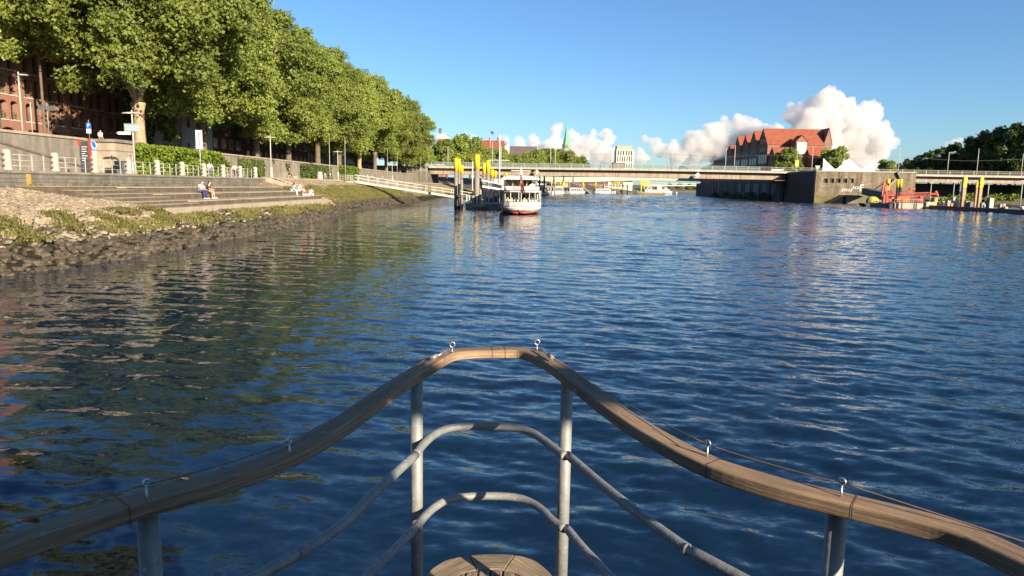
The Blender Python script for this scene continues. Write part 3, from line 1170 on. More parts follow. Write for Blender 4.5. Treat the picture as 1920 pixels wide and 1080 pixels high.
def tree_kind(key, rx, ry, rz, cc, nleaf, leaf, seed, leafm, barkm, tr, lobes=70, first=0.42, lr=(0.2, 0.34), droop=0.10, gap=None):
    cm = crown_mesh('tree_crown', seed, rx, ry, rz, nleaf, leaf, lobes, lr, leafm, droop, gap)
    tm = trunk_mb(cc, tr, seed, cc, (rx, ry, rz), first=first)
    me = bpy.data.meshes.new('tree_trunk')
    me.from_pydata(tm.v, [], tm.f)
    me.polygons.foreach_set('use_smooth', tm.sm)
    me.materials.append(barkm)
    TREEKIND[key] = (cm, me, cc)


def tree(key, name, label, cat, loc, rz=0.0, s=1.0, sz=None, group=None):
    cm, tm, cc = TREEKIND[key]
    t = thing(name, label, cat, loc, group, rz)
    t.scale = (s, s, sz or s)
    o = bpy.data.objects.new('trunk', tm)
    _link(o, t, (0, 0, 0))
    o = bpy.data.objects.new('crown', cm)
    _link(o, t, (0, 0, cc))
    return t


def trees():
    for i in (1, 2):
        tree_kind('plane%d' % i, 13.0, 12.0, 13.2, 15.2, 135000, (0.11, 0.25), 40+i, M_LEAF, M_BARKD, 0.66, 125, 0.42, (0.15, 0.29))
    tree_kind('plane0', 13.2, 12.2, 11.8, 15.7, 140000, (0.11, 0.25), 44, M_LEAF, M_BARK, 0.66, 135, 0.33, (0.15, 0.29), 0.05)
    tree_kind('tall', 6.0, 9.5, 8.2, 17.0, 60000, (0.11, 0.25), 55, M_LEAF, M_BARKD, 0.17, 75, 0.6, (0.22, 0.40), 0.0)
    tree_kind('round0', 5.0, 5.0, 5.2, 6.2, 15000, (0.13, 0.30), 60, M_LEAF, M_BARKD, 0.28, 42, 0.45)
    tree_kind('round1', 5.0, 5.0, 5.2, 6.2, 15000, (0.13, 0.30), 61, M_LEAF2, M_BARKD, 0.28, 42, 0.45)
    tree('tall', 'plane_tree', 'slim tall plane tree in front of the sunlit arcaded brick house', 'tree', (-55.8, 83.0, 7.5), 0.0, 1.0, None, 'plane trees in a row along the riverside street')
    ys = [87.2, 105.5, 123.4, 141.5, 160, 180, 201.6, 219.8, 240, 261, 281, 299]
    for i, y in enumerate(ys):
        l = 'huge plane tree with a thick pale tan trunk above the ivy hedge' if i == 0 else (f'leafy plane tree in the riverside row, {ordinal(i-1)} beyond the pale-trunked one' if i < 11 else 'leafy plane tree closing the riverside row at the bridge')
        s = [1.08, 0.95, 0.96, 0.93, 0.97, 0.95, 0.97, 0.95, 0.98, 0.97, 0.97, 0.82][i]
        k = [0, 1, 2, 1, 2, 1, 0, 2, 1, 2, 1, 2][i]
        dx = [0, -0.6, .5, 0, .4, 0, 0, .5, 0, 0.6, 0, -1.0][i]
        tree('plane%d' % k, 'plane_tree', l, 'tree', (-47+dx, y, 7.5), (0.9*i+2.4) if i else 0.0, s, s*1.0, 'plane trees in a row along the riverside street')
    # small tree in front of the white house wall
    tree('round1', 'street_tree', 'slim dark street tree before the white house wall', 'tree', (-52.5, 101, 7.5), 0.4, 0.75, 0.95)


trees()


# ------------------------------------------------------------------ buildings
def wall_open(mb, o, u, n, W, Hh, ops, depth):
    """A wall face with real openings. o: corner, u: along, n: outward normal (all horizontal); openings (u0, u1, v0, v1)."""
    o, u, n = Vector(o), Vector(u), Vector(n)
    z = Vector((0, 0, 1))
    us = sorted(set([0, W]+[a for q in ops for a in q[:2]]))
    vs = sorted(set([0, Hh]+[a for q in ops for a in q[2:4]]))
    flip = u.cross(z).dot(n) < 0

    def quad(a, b, c, d):
        mb.add([a, b, c, d] if not flip else [d, c, b, a], [(0, 1, 2, 3)])
    for a, b in zip(us, us[1:]):
        for c, d in zip(vs, vs[1:]):
            if any(q[0] <= a and b <= q[1] and q[2] <= c and d <= q[3] for q in ops):
                continue
            quad(o+u*a+z*c, o+u*b+z*c, o+u*b+z*d, o+u*a+z*d)
    for (a, b, c, d) in ops:
        p = [o+u*a+z*c, o+u*b+z*c, o+u*b+z*d, o+u*a+z*d]
        for i in range(4):
            q, r = p[i], p[(i+1) % 4]
            quad(r, q, q-n*depth, r-n*depth)


def window(mb_parent, o, u, n, w, h, fr=0.08, fm=None, gm=None, bars=1, rec=0.0, name='window'):
    """Frame (part) + pane (sub-part) on a wall; o = lower corner on the wall face."""
    o, u, n = Vector(o)-Vector(n)*rec, Vector(u), Vector(n)
    z = Vector((0, 0, 1))
    m = MB()

    def slab(a0, a1, b0, b1, d0, d1):
        vs = [o+u*a+z*b+n*d for d in (d0, d1) for (a, b) in ((a0, b0), (a1, b0), (a1, b1), (a0, b1))]
        m.add(vs, [(3, 2, 1, 0), (4, 5, 6, 7), (0, 1, 5, 4), (1, 2, 6, 5), (2, 3, 7, 6), (3, 0, 4, 7)])
    slab(0, w, 0, fr, 0.002, 0.09)
    slab(0, w, h-fr, h, 0.002, 0.09)
    slab(0, fr, fr, h-fr, 0.003, 0.088)
    slab(w-fr, w, fr, h-fr, 0.003, 0.088)
    for k in range(bars):
        c = w*(k+1)/(bars+1)
        slab(c-fr*0.35, c+fr*0.35, fr, h-fr, 0.004, 0.08)
    f = m.build(name, fm or M_WHITEW, mb_parent, recalc=True)
    p = MB()
    p.add([o+u*fr+z*fr+n*0.03, o+u*(w-fr)+z*fr+n*0.03, o+u*(w-fr)+z*(h-fr)+n*0.03, o+u*fr+z*(h-fr)+n*0.03], [(0, 1, 2, 3)])
    p.build('pane', gm or M_GLASS, f)
    return f


def arcaded_house():
    t = thing('brick_house', 'arcaded red brick house with recessed paired windows behind the ramp wall', 'house', (-64, 90, STREET))
    x, y0, W, Hh = -60.0, 68.0, 44.0, 16.0
    o = (x, y0, STREET)
    ops, wins = [], []
    for b in range(10):
        yb = 0.4+b*4.3
        for fl in range(4):
            z0 = 3.15+fl*2.85
            for k in (0, 1.75):
                ops.append((yb+0.6+k, yb+1.85+k, z0, z0+2.15))
        ops.append((yb+0.7, yb+2.75, 0.05, 2.25))
        ops.append((yb+3.15, yb+3.55, 0.05, 1.75))
        ops.append((yb+3.75, yb+4.1, 0.05, 1.75))
    m = MB()
    wall_open(m, o, (0, 1, 0), (1, 0, 0), W, Hh, ops, 0.75)
    m.box(x-14, x-0.9, y0+0.01, y0+W-0.01, STREET-0.2, STREET+Hh-0.02)
    m.add([(x-0.9, y0, STREET), (x, y0, STREET), (x, y0, STREET+Hh), (x-0.9, y0, STREET+Hh)], [(0, 1, 2, 3)])
    m.add([(x-0.9, y0+W, STREET), (x, y0+W, STREET), (x, y0+W, STREET+Hh), (x-0.9, y0+W, STREET+Hh)], [(3, 2, 1, 0)])
    m.add([(x-0.9, y0, STREET+Hh), (x, y0, STREET+Hh), (x, y0+W, STREET+Hh), (x-0.9, y0+W, STREET+Hh)], [(0, 1, 2, 3)])
    m.build('wall', M_BRICK, t)
    # arched lintels and pale sills
    for (a, b, c, d) in ops:
        if d-c > 2:
            pts = [(x-0.02, y0+a, STREET+d)]+[(x-0.02, y0+lerp(a, b, k/6), STREET+d-0.28*(1-(2*k/6-1)**2)**0.5*0-0.26*(abs(2*k/6-1)**2)) for k in range(7)]+[(x-0.02, y0+b, STREET+d)]
            MB().prism([(x-0.03, y0+a, STREET+d+0.001)]+[(x-0.03, y0+lerp(a, b, k/6), STREET+d-0.24*(2*k/6-1)**2-0.003) for k in range(7)]+[(x-0.03, y0+b, STREET+d+0.001)], (-0.3, 0, 0)).build('arch_lintel', M_BRICK, t, recalc=True)
            if c > 1:
                MB().box(x-0.35, x+0.06, y0+a-0.12, y0+b+0.12, STREET+c-0.12, STREET+c+0.004).build('sill', M_WHITEW, t)
    dark = glassmat('shaded_window_glass', (0.012, 0.012, 0.014), 0.08)
    proto = {}
    n = 0
    for (a, b, c, d) in ops:
        if b-a < 0.6:
            continue
        key = (round(b-a, 2), round(d-c, 2))
        if key not in proto:
            f = window(t, (x, y0+a, STREET+c), (0, 1, 0), (1, 0, 0), b-a, d-c, 0.07, M_STEEL, dark, 1, 0.72)
            proto[key] = (f, a, c)
        else:
            f0, a0, c0 = proto[key]
            f = copy_tree(f0, Vector((0, a-a0, c-c0)), parent=t)
        n += 1
    MB().cyl((x+0.1, 81.7, STREET), (x+0.1, 81.7, STREET+Hh), 0.07).build('downpipe', M_STEEL, t)
    gr = MB()
    for (a, b, c, d) in ops:
        if 3 < c < 9 and b-a > 1:
            for zz in (0.35, 0.65, 0.95):
                gr.box(x-0.4, x-0.37, y0+a+0.003, y0+b-0.003, STREET+c+zz, STREET+c+zz+0.04)
    gr.build('balcony_bar', M_STEEL, t)
    rng = random.Random(4)
    for k, (yy, zz) in enumerate([(83.35, 10.7), (85.1, 10.7), (83.4, 13.55)]):
        def fn(rn, n, yy=yy, zz=zz):
            q = rn.normal(0, 1, (n, 3))
            q /= np.linalg.norm(q, axis=1)[:, None]
            return np.array([x-0.28, yy, zz+0.42])+q*rn.uniform(0.2, 1, (n, 1))*np.array([0.22, 0.42, 0.5]), q
        pl = leaves('window_plant', 260, fn, M_IVY, 80+k, (0.05, 0.12))
        tag(pl, ['round green shrub in the first recessed window above the ramp', 'round green shrub in the second recessed window above the ramp', 'leafy shrub in a recessed window one storey higher'][k], 'plant', 'shrubs in the brick house windows')


arcaded_house()


def simple_house(name, label, x0, x1, y0, y1, z0, eave, ridge, axis, wm, rm, wins=(), cat='house', over=0.35, fm=None, gm=None, roofname='roof'):
    """Gabled house. wins: (face, u, z, w, h, nu, du, nz, dz); faces +x -y -x."""
    t = thing(name, label, cat, ((x0+x1)/2, (y0+y1)/2, z0))
    m = MB()
    xm, ym = (x0+x1)/2, (y0+y1)/2
    if ridge > eave:
        if axis == 'x':
            m.prism([(x0, y0, z0-1), (x0, y1, z0-1), (x0, y1, eave), (x0, ym, ridge-0.12), (x0, y0, eave)], (x1-x0, 0, 0))
            r = MB()
            for sgn in (-1, 1):
                ya = ym+sgn*(y1-y0)/2
                dz = (ridge-eave)/((y1-y0)/2)
                yo = ya+sgn*over
                zo = eave-over*dz
                r.prism([(x0-over, yo, zo), (x0-over, ym, ridge), (x0-over, ym, ridge+0.25), (x0-over, yo, zo+0.25)], (x1-x0+2*over, 0, 0))
        else:
            m.prism([(x0, y0, z0-1), (x1, y0, z0-1), (x1, y0, eave), (xm, y0, ridge-0.12), (x0, y0, eave)], (0, y1-y0, 0))
            r = MB()
            for sgn in (-1, 1):
                xa = xm+sgn*(x1-x0)/2
                dz = (ridge-eave)/((x1-x0)/2)
                xo = xa+sgn*over
                zo = eave-over*dz
                r.prism([(xo, y0-over, zo), (xm, y0-over, ridge), (xm, y0-over, ridge+0.25), (xo, y0-over, zo+0.25)], (0, y1-y0+2*over, 0))
        m.build('wall', wm, t, recalc=True)
        r.build(roofname, rm, t, recalc=True)
    else:
        m.box(x0, x1, y0, y1, z0-1, eave)
        m.build('wall', wm, t)
        MB().box(x0-over, x1+over, y0-over, y1+over, eave+0.002, eave+0.35).build(roofname, rm, t)
    for (face, u, z, w_, h, nu, du, nz, dz) in wins:
        p0 = None
        for i in range(nu):
            for j in range(nz):
                uu, zz = u+i*du, z+j*dz
                o, ud, nn = {'+x': ((x1, y0+uu, zz), (0, 1, 0), (1, 0, 0)), '-y': ((x0+uu, y0, zz), (1, 0, 0), (0, -1, 0)), '-x': ((x0, y1-uu, zz), (0, -1, 0), (-1, 0, 0))}[face]
                if p0 is None:
                    p0 = (window(t, o, ud, nn, w_, h, max(0.07, w_*0.09), fm, gm, 1), Vector(o))
                else:
                    copy_tree(p0[0], Vector(o)-p0[1], parent=t)
    return t


def left_street():
    simple_house('white_house', 'white rendered house with a bare side wall behind the slim tree', -70, -54.2, 113.5, 124, STREET, 17, 21, 'x', M_WHITEW, M_ROOF,
                 [('-y', 10.3, 9.2, 0.9, 1.5, 1, 3, 2, 3.0), ('+x', 1.2, 9, 1.1, 1.6, 3, 3.1, 2, 3.1)])
    simple_house('dark_brick_house', 'dark brick house with white framed windows behind the second and third trunks', -74, -60, 125, 152, STREET, 21, 25, 'y', M_DBRICK, M_DROOF,
                 [('+x', 1.5, 10.3, 1.6, 1.9, 7, 3.7, 3, 3.4)])
    simple_house('dark_brick_house', 'long dark brick house with a low row of small pale windows', -74, -60, 152.3, 196, STREET, 19, 24, 'y', M_DBRICK, M_DROOF,
                 [('+x', 1.5, 8.6, 1.5, 1.9, 12, 3.6, 3, 3.6)])
    simple_house('columned_house', 'grey-brown house with narrow tall windows behind the flagpoles', -74, -60, 196.3, 222, STREET, 20, 23, 'y', M_DBRICK, M_DROOF,
                 [('+x', 1.0, 8.6, 0.9, 3.4, 9, 2.7, 2, 4.6)])
    simple_house('shop_house', 'white shop house with wide windows glimpsed between two trunks', -74, -60, 222.3, 250, STREET, 19, 23, 'y', M_WHITEW, M_ROOF,
                 [('+x', 1.2, 8.2, 3.2, 2.6, 6, 4.4, 2, 4.2)])
    simple_house('corner_house', 'shaded brick house at the bridge end of the tree row', -74, -60, 250.3, 283, STREET, 19, 23, 'y', M_DBRICK, M_ROOF,
                 [('+x', 1.2, 8.6, 1.4, 2.2, 8, 3.9, 3, 3.6)])
    # low sheds seen further along under the crowns
    m = thing('blue_container', 'pale blue-white site board leaning by the white house wall', 'board', (-53, 112, STREET))
    MB().box(-54.1, -50.6, 112.8, 113.2, STREET, STREET+4.6).build('board_panel', mat('pale_blue_board', (0.50, 0.56, 0.66), var=0.12, scale=0.8), m)
    MB().box(-53.2, -52.9, 112.7, 112.796, STREET+1.7, STREET+2.3).build('dark_mark', M_STEEL, m)


left_street()


# ------------------------------------------------------------------ lamps, poles, signs on the left bank
def lamp(x, y, z, h, label, stone=True, double=True, group='promenade lamps', rz=0.0):
    t = thing('street_lamp', label, 'street lamp', (x, y, z), group)
    if stone:
        MB().lathe([(0.33, 0), (0.33, 0.08), (0.27, 0.3), (0.21, 1.5), (0.17, 1.62), (0.08, 1.66)], (x, y, z), 12).build('stone_base', M_GRANITE, t)
    MB().tube([(x, y, z+0.0), (x, y, z+h*0.6), (x, y, z+h)], [0.085, 0.075, 0.06], 10).build('post', M_LIGHTSTEEL, t)
    for s in ((-1, 1) if double else (1,)):
        m = MB()
        L = 0.85
        m.loft([[(x+s*a, y+b*w_, z+h-0.32+c) for (b, c) in ((-1, 0), (1, 0), (1, 0.05), (0.3, 0.05+tt), (-0.3, 0.05+tt), (-1, 0.05))] for (a, w_, tt) in ((0.02, 0.10, 0.10), (0.3, 0.2, 0.09), (L-0.1, 0.2, 0.05), (L, 0.14, 0.01))], closed=True, smooth=False)
        m.build('lamp_head', M_LIGHTSTEEL, t, recalc=True)
    t.rotation_euler = (0, 0, rz)
    return t


def pole(x, y, z, h, label, r=0.055, group='tall bare flagpoles along the slope edge'):
    t = thing('flagpole', label, 'flagpole', (x, y, z), group)
    MB().tube([(x, y, z), (x, y, z+h*0.5), (x, y, z+h)], [r, r*0.9, r*0.6], 8).build('pole', M_LIGHTSTEEL, t)
    MB().lathe([(r*2.4, 0), (r*2.4, 0.05), (r*1.5, 0.1), (r*1.05, 0.22)], (x, y, z), 8).build('foot', M_STEEL, t)
    MB().ball((x, y, z+h), r*1.1, n=8, m=6).build('finial', M_BRIGHT, t)
    return t


def plate(t, name, x, y, z, w, h, m, d=0.03, dy=0.0):
    return MB().box(x-w/2, x+w/2, y-d+dy, y+dy, z-h/2, z+h/2).build(name, m, t)


def text(t, name, s, x, y, z, size, m, rx=PI/2, rz=0.0, ax='CENTER', ext=0.004):
    c = bpy.data.curves.new(name, 'FONT')
    c.body = s
    c.size = size
    c.align_x = ax
    c.align_y = 'CENTER'
    c.extrude = ext
    c.materials.append(m)
    tmp = bpy.data.objects.new('lettering', c)
    COL.objects.link(tmp)
    me = bpy.data.meshes.new_from_object(tmp.evaluated_get(bpy.context.evaluated_depsgraph_get()))
    bpy.data.objects.remove(tmp)
    o = bpy.data.objects.new(name, me)
    if not me.materials:
        me.materials.append(m)
    off = OFF[t.name] if t else Vector((0, 0, 0))
    _link(o, t, (x-off.x, y-off.y, z-off.z))
    o.rotation_euler = (rx, 0, rz)
    return o


def furniture():
    lamp(-35.9, 65.5, PZ, 5.75, 'double-headed lamp carrying direction boards beside the ivy hedge', False)
    lamp(-36.2, 101.5, PZ, 6.0, 'double-headed lamp on a tapered stone base at the bank stair')
    lamp(-36.2, 137.5, PZ, 5.7, 'double-headed lamp with stone base standing between the first two flagpoles')
    lamp(-36.2, 193, PZ, 5.6, 'small distant double-headed lamp behind the gangway')
    lamp(-46.4, 66.0, STREET, 6.0, 'single-headed lamp on the street in front of the arcaded brick house', False, False, 'street lamps above the wall')
    t = thing('lamp_post', 'slim secondary post beside the street lamp by the brick house', 'post', (-46.6, 67.6, STREET))
    MB().tube([(-46.6, 67.6, STREET), (-46.6, 67.6, STREET+3.6)], [0.05, 0.04], 8).build('post', M_LIGHTSTEEL, t)
    MB().ball((-46.6, 67.6, STREET+3.65), 0.12, n=8, m=6).build('lamp_globe', M_STEEL, t)
    for i, (px, h) in enumerate([(617, 8.2), (646, 8.2), (725, 8.4), (743, 8.0), (787, 8.4), (798, 7.0)]):
        y = 35.4*1340/(985-px)
        pole(-35.4, y, PZ, h, f'bare pale flagpole at the slope edge, {ordinal(i)} counted from the stair lamp')
    # direction boards on the lamp
    s = thing('direction_sign', 'white arrow board and grey-green board on the lamp by the ivy hedge', 'sign', (-35.9, 65.3, PZ+3.6))
    MB().prism([(-36.0, 65.33, 8.02), (-37.15, 65.33, 8.02), (-37.3, 65.33, 8.15), (-37.15, 65.33, 8.28), (-36.0, 65.33, 8.28)], (0, 0.03, 0)).build('white_board', M_SIGNW, s, recalc=True)
    MB().box(-36.6, -35.1, 65.36, 65.39, 8.30, 9.0).build('grey_board', M_SIGNG, s)
    MB().box(-36.5, -35.2, 65.335, 65.357, 8.45, 8.52).build('board_text_line', M_SIGNW, s)
    MB().box(-36.5, -35.2, 65.335, 65.357, 8.70, 8.77).build('board_text_line', M_SIGNW, s)
    # blue shared path sign
    x, y = -43.65, 71.9
    s = thing('path_sign', 'round blue pedestrian path sign with a white plate before the pier', 'sign', (x, y, PZ))
    MB().cyl((x, y+0.06, PZ), (x, y+0.06, 8.0), 0.035, n=8).build('post', M_GALV, s)
    MB().cyl((x, y, 7.3), (x, y-0.02, 7.3), 0.50, n=28).build('white_ring', M_SIGNW, s)
    MB().cyl((x, y-0.022, 7.3), (x, y-0.035, 7.3), 0.45, n=28).build('blue_disc', M_BLUE, s)
    g = MB()
    g.cyl((x-0.02, y-0.036, 7.52), (x-0.02, y-0.05, 7.52), 0.07, n=10)
    g.prism([(x-0.11, y-0.05, 7.15), (x+0.09, y-0.05, 7.15), (x+0.05, y-0.05, 7.45), (x-0.07, y-0.05, 7.45)], (0, 0.014, 0))
    for q in (-0.17, 0.17):
        g.cyl((x+q, y-0.036, 7.05), (x+q, y-0.05, 7.05), 0.10, n=12)
    g.build('pictogram', M_SIGNW, s)
    p = MB().box(x-0.46, x+0.46, y-0.03, y+0.0, 6.24, 6.72).build('white_plate', M_SIGNW, s)
    for k in range(2):
        MB().box(x-0.3, x+0.3, y-0.036, y-0.031, 6.55-k*0.14, 6.58-k*0.14).build('plate_text_line', M_STEEL, p)
    # parking sign up on the street
    x, y = -44.85, 73.6
    s = thing('parking_sign', 'blue parking sign with white plate on the wall corner', 'sign', (x, y, 8.0))
    MB().cyl((x, y, 7.6), (x, y, 9.95), 0.035, n=8).build('post', M_GALV, s)
    plate(s, 'blue_plate', x, y-0.04, 9.35, 0.5, 0.55, M_BLUE)
    plate(s, 'white_plate', x, y-0.04, 8.82, 0.48, 0.45, M_SIGNW)
    text(s, 'letter', 'P', x, y-0.075, 9.35, 0.5, M_SIGNW)
    # red and black information pylon
    x, y = -37.9, 61.5
    s = thing('info_pylon', 'slanted black information pylon with red edge behind the railing', 'pylon', (x, y, PZ))
    MB().prism([(x-0.52, y, PZ), (x+0.32, y, PZ), (x+0.22, y, PZ+2.75), (x-0.5, y, PZ+2.65)], (0, 0.18, 0)).build('black_panel', mat('pylon_black', (0.045, 0.05, 0.055), var=0.2), s, recalc=True)
    MB().prism([(x+0.33, y-0.02, PZ), (x+0.50, y-0.02, PZ), (x+0.36, y-0.02, PZ+2.95), (x+0.24, y-0.02, PZ+2.95)], (0, 0.22, 0)).build('red_edge', M_RED, s, recalc=True)
    MB().prism([(x-0.66, y-0.03, PZ+2.45), (x-0.50, y-0.03, PZ+2.2), (x-0.36, y-0.03, PZ+2.45), (x-0.44, y-0.03, PZ+2.85), (x-0.58, y-0.03, PZ+2.85)], (0, 0.02, 0)).build('red_marker', M_RED, s, recalc=True)
    m = MB()
    for k in range(7):
        m.box(x-0.34, x-0.34+[.5, .4, .46, .3, .5, .35, .2][k], y-0.012, y-0.003, PZ+2.2-k*0.19, PZ+2.25-k*0.19)
    m.build('text_line', M_SIGNW, s)
    # tall pink and white poster sign
    x, y = -36.3, 79.6
    s = thing('poster_sign', 'narrow pink and white poster board on a pole at the railing', 'sign', (x, y, PZ))
    MB().cyl((x, y+0.1, PZ), (x, y+0.1, 9.4), 0.05, n=8).build('post', M_LIGHTSTEEL, s)
    MB().box(x-0.36, x+0.36, y-0.02, y+0.05, 7.45, 9.5).build('frame_board', M_SIGNW, s)
    MB().box(x-0.27, x+0.29, y-0.03, y-0.022, 7.55, 9.4).build('pink_panel', mat('poster_pink', (0.62, 0.42, 0.46), var=0.1), s)
    MB().prism([(x-0.04, y-0.034, 7.8), (x+0.06, y-0.034, 7.8), (x+0.03, y-0.034, 9.0), (x+0.16, y-0.034, 9.15), (x-0.12, y-0.034, 9.15), (x-0.02, y-0.034, 9.0)], (0, 0.003, 0)).build('dark_tower_picture', M_STEEL, s, recalc=True)
    # litter bin
    t = thing('litter_bin', 'dark litter bin standing before the tan pier', 'bin', (-41.2, 72.2, PZ))
    MB().box(-41.5, -40.8, 71.9, 72.5, PZ, PZ+1.25).build('bin_body', M_STEEL, t, bevel=0.04)
    MB().box(-41.53, -40.77, 71.87, 72.53, PZ+1.252, PZ+1.34).build('lid', M_BLACK, t, bevel=0.03)
    # street name post on the upper street
    t = thing('direction_post', 'grey finger post on the street before the shaded brick bays', 'post', (-46.5, 69.8, STREET))
    MB().cyl((-46.5, 69.8, STREET), (-46.5, 69.8, 11.2), 0.05, n=8).build('post', M_GALV, t)
    for dx, dz in ((-0.85, 0), (0.05, -0.1)):
        MB().box(-46.5+dx, -46.5+dx+0.8, 69.7, 69.74, 10.55+dz, 10.95+dz).build('finger_board', M_STEEL, t)
    # granite stubs beyond the steps
    for i, (px, py) in enumerate([(600, 338), (560, 334)]):
        p = atz(px, py, PZ) if i == 0 else Vector((-41.8, 129.0, PZ))
        t = thing('stone_stub', ['short pale stone stub on the promenade by the hanging ivy', 'low round stone planter near the jogger'][i], 'bollard', p)
        MB().lathe([(0.62, 0), (0.6, 0.3), (0.45, 1.55), (0.35, 1.6), (0, 1.62)] if i == 0 else [(0.3, 0), (0.42, 0.3), (0.45, 0.55), (0.35, 0.6), (0, 0.55)], p, 12).build('stone', M_GRANITE, t)


furniture()


# ------------------------------------------------------------------ gangway and landing pontoon
def gangway():
    A, B = Vector((-33.6, 140.3, 4.3)), Vector((-11.2, 147.6, 1.1))
    d = (B-A).normalized()
    s = Vector((-d.y, d.x, 0)).normalized()
    t = thing('gangway', 'long pale steel gangway sloping from the promenade to the landing stage', 'gangway', A)
    for k in (-1, 1):
        MB().bar(A+s*k*1.0, B+s*k*1.0, 0.18, 0.42).build('side_girder', M_LIGHTSTEEL, t)
        for j, hh in enumerate((0.62, 1.18)):
            MB().bar(A+s*k*1.05+Vector((0, 0, hh+0.2)), B+s*k*1.05+Vector((0, 0, hh+0.2)), 0.07, 0.09).build('handrail', M_LIGHTSTEEL, t)
        for i in range(13):
            p = A.lerp(B, (i+0.3)/12.6)
            MB().bar(p+s*k*1.06, p+s*k*1.06+Vector((0, 0, 1.42))+d*0.12, 0.12, 0.12).build('upright', M_LIGHTSTEEL, t)
    MB().bar(A-Vector((0, 0, 0.02)), B-Vector((0, 0, 0.02)), 1.8, 0.12).build('walkway', M_CONC, t)
    l = thing('landing_platform', 'railed steel platform at the head of the gangway', 'platform', (-35, 139.5, 4.3))
    MB().box(-36.0, -33.55, 136.6, 142.3, 4.12, 4.4).build('deck', M_LIGHTSTEEL, l)
    for y in (136.65, 142.25):
        for z in (0.45, 0.8, 1.15):
            MB().bar((-36, y, 4.4+z), (-33.5, y, 4.4+z), 0.05, 0.05).build('rail', M_LIGHTSTEEL, l)
        for k in range(6):
            MB().bar((-36+k*0.49, y, 4.4), (-36+k*0.49, y, 5.6), 0.045, 0.045).build('baluster', M_LIGHTSTEEL, l)
    for k in range(4):
        MB().bar((-33.6, 136.8+k*0.6, 4.4), (-33.6, 136.8+k*0.6, 5.6), 0.045, 0.045).build('baluster', M_LIGHTSTEEL, l)
    MB().box(-34.3, -33.3, 140, 142.6, 2.5, 4.115).build('bearing_block', M_CONC2, l)


gangway()


def pile(px, ptop, pyel, pw, y, label, m=None, group='yellow-topped mooring piles at the landing stage', sq=False):
    a = aty(px, ptop, y)
    zt, zy = a.z, aty(px, pyel, y).z
    r = pw/1340.0*y/2
    t = thing('mooring_pile', label, 'pile', (a.x, y, 0), group)
    if sq:
        MB().box(a.x-r, a.x+r, y-r, y+r, -2.5, zy).build('shaft', m or M_GREYPILE, t, bevel=0.05)
        MB().box(a.x-r-0.03, a.x+r+0.03, y-r-0.03, y+r+0.03, zy, zt).build('yellow_top', M_YELLOW, t, bevel=0.05)
    else:
        MB().cyl((a.x, y, -2.5), (a.x, y, zy), r, n=20).build('shaft', m or M_GREYPILE, t)
        MB().cyl((a.x, y, zy-0.01), (a.x, y, zt), r+0.02, n=20).build('yellow_top', M_YELLOW, t)
    MB().cyl((a.x, y, -2), (a.x, y, 0.55), r+0.012, n=20).build('tide_band', M_RIPRAP, t)
    return t


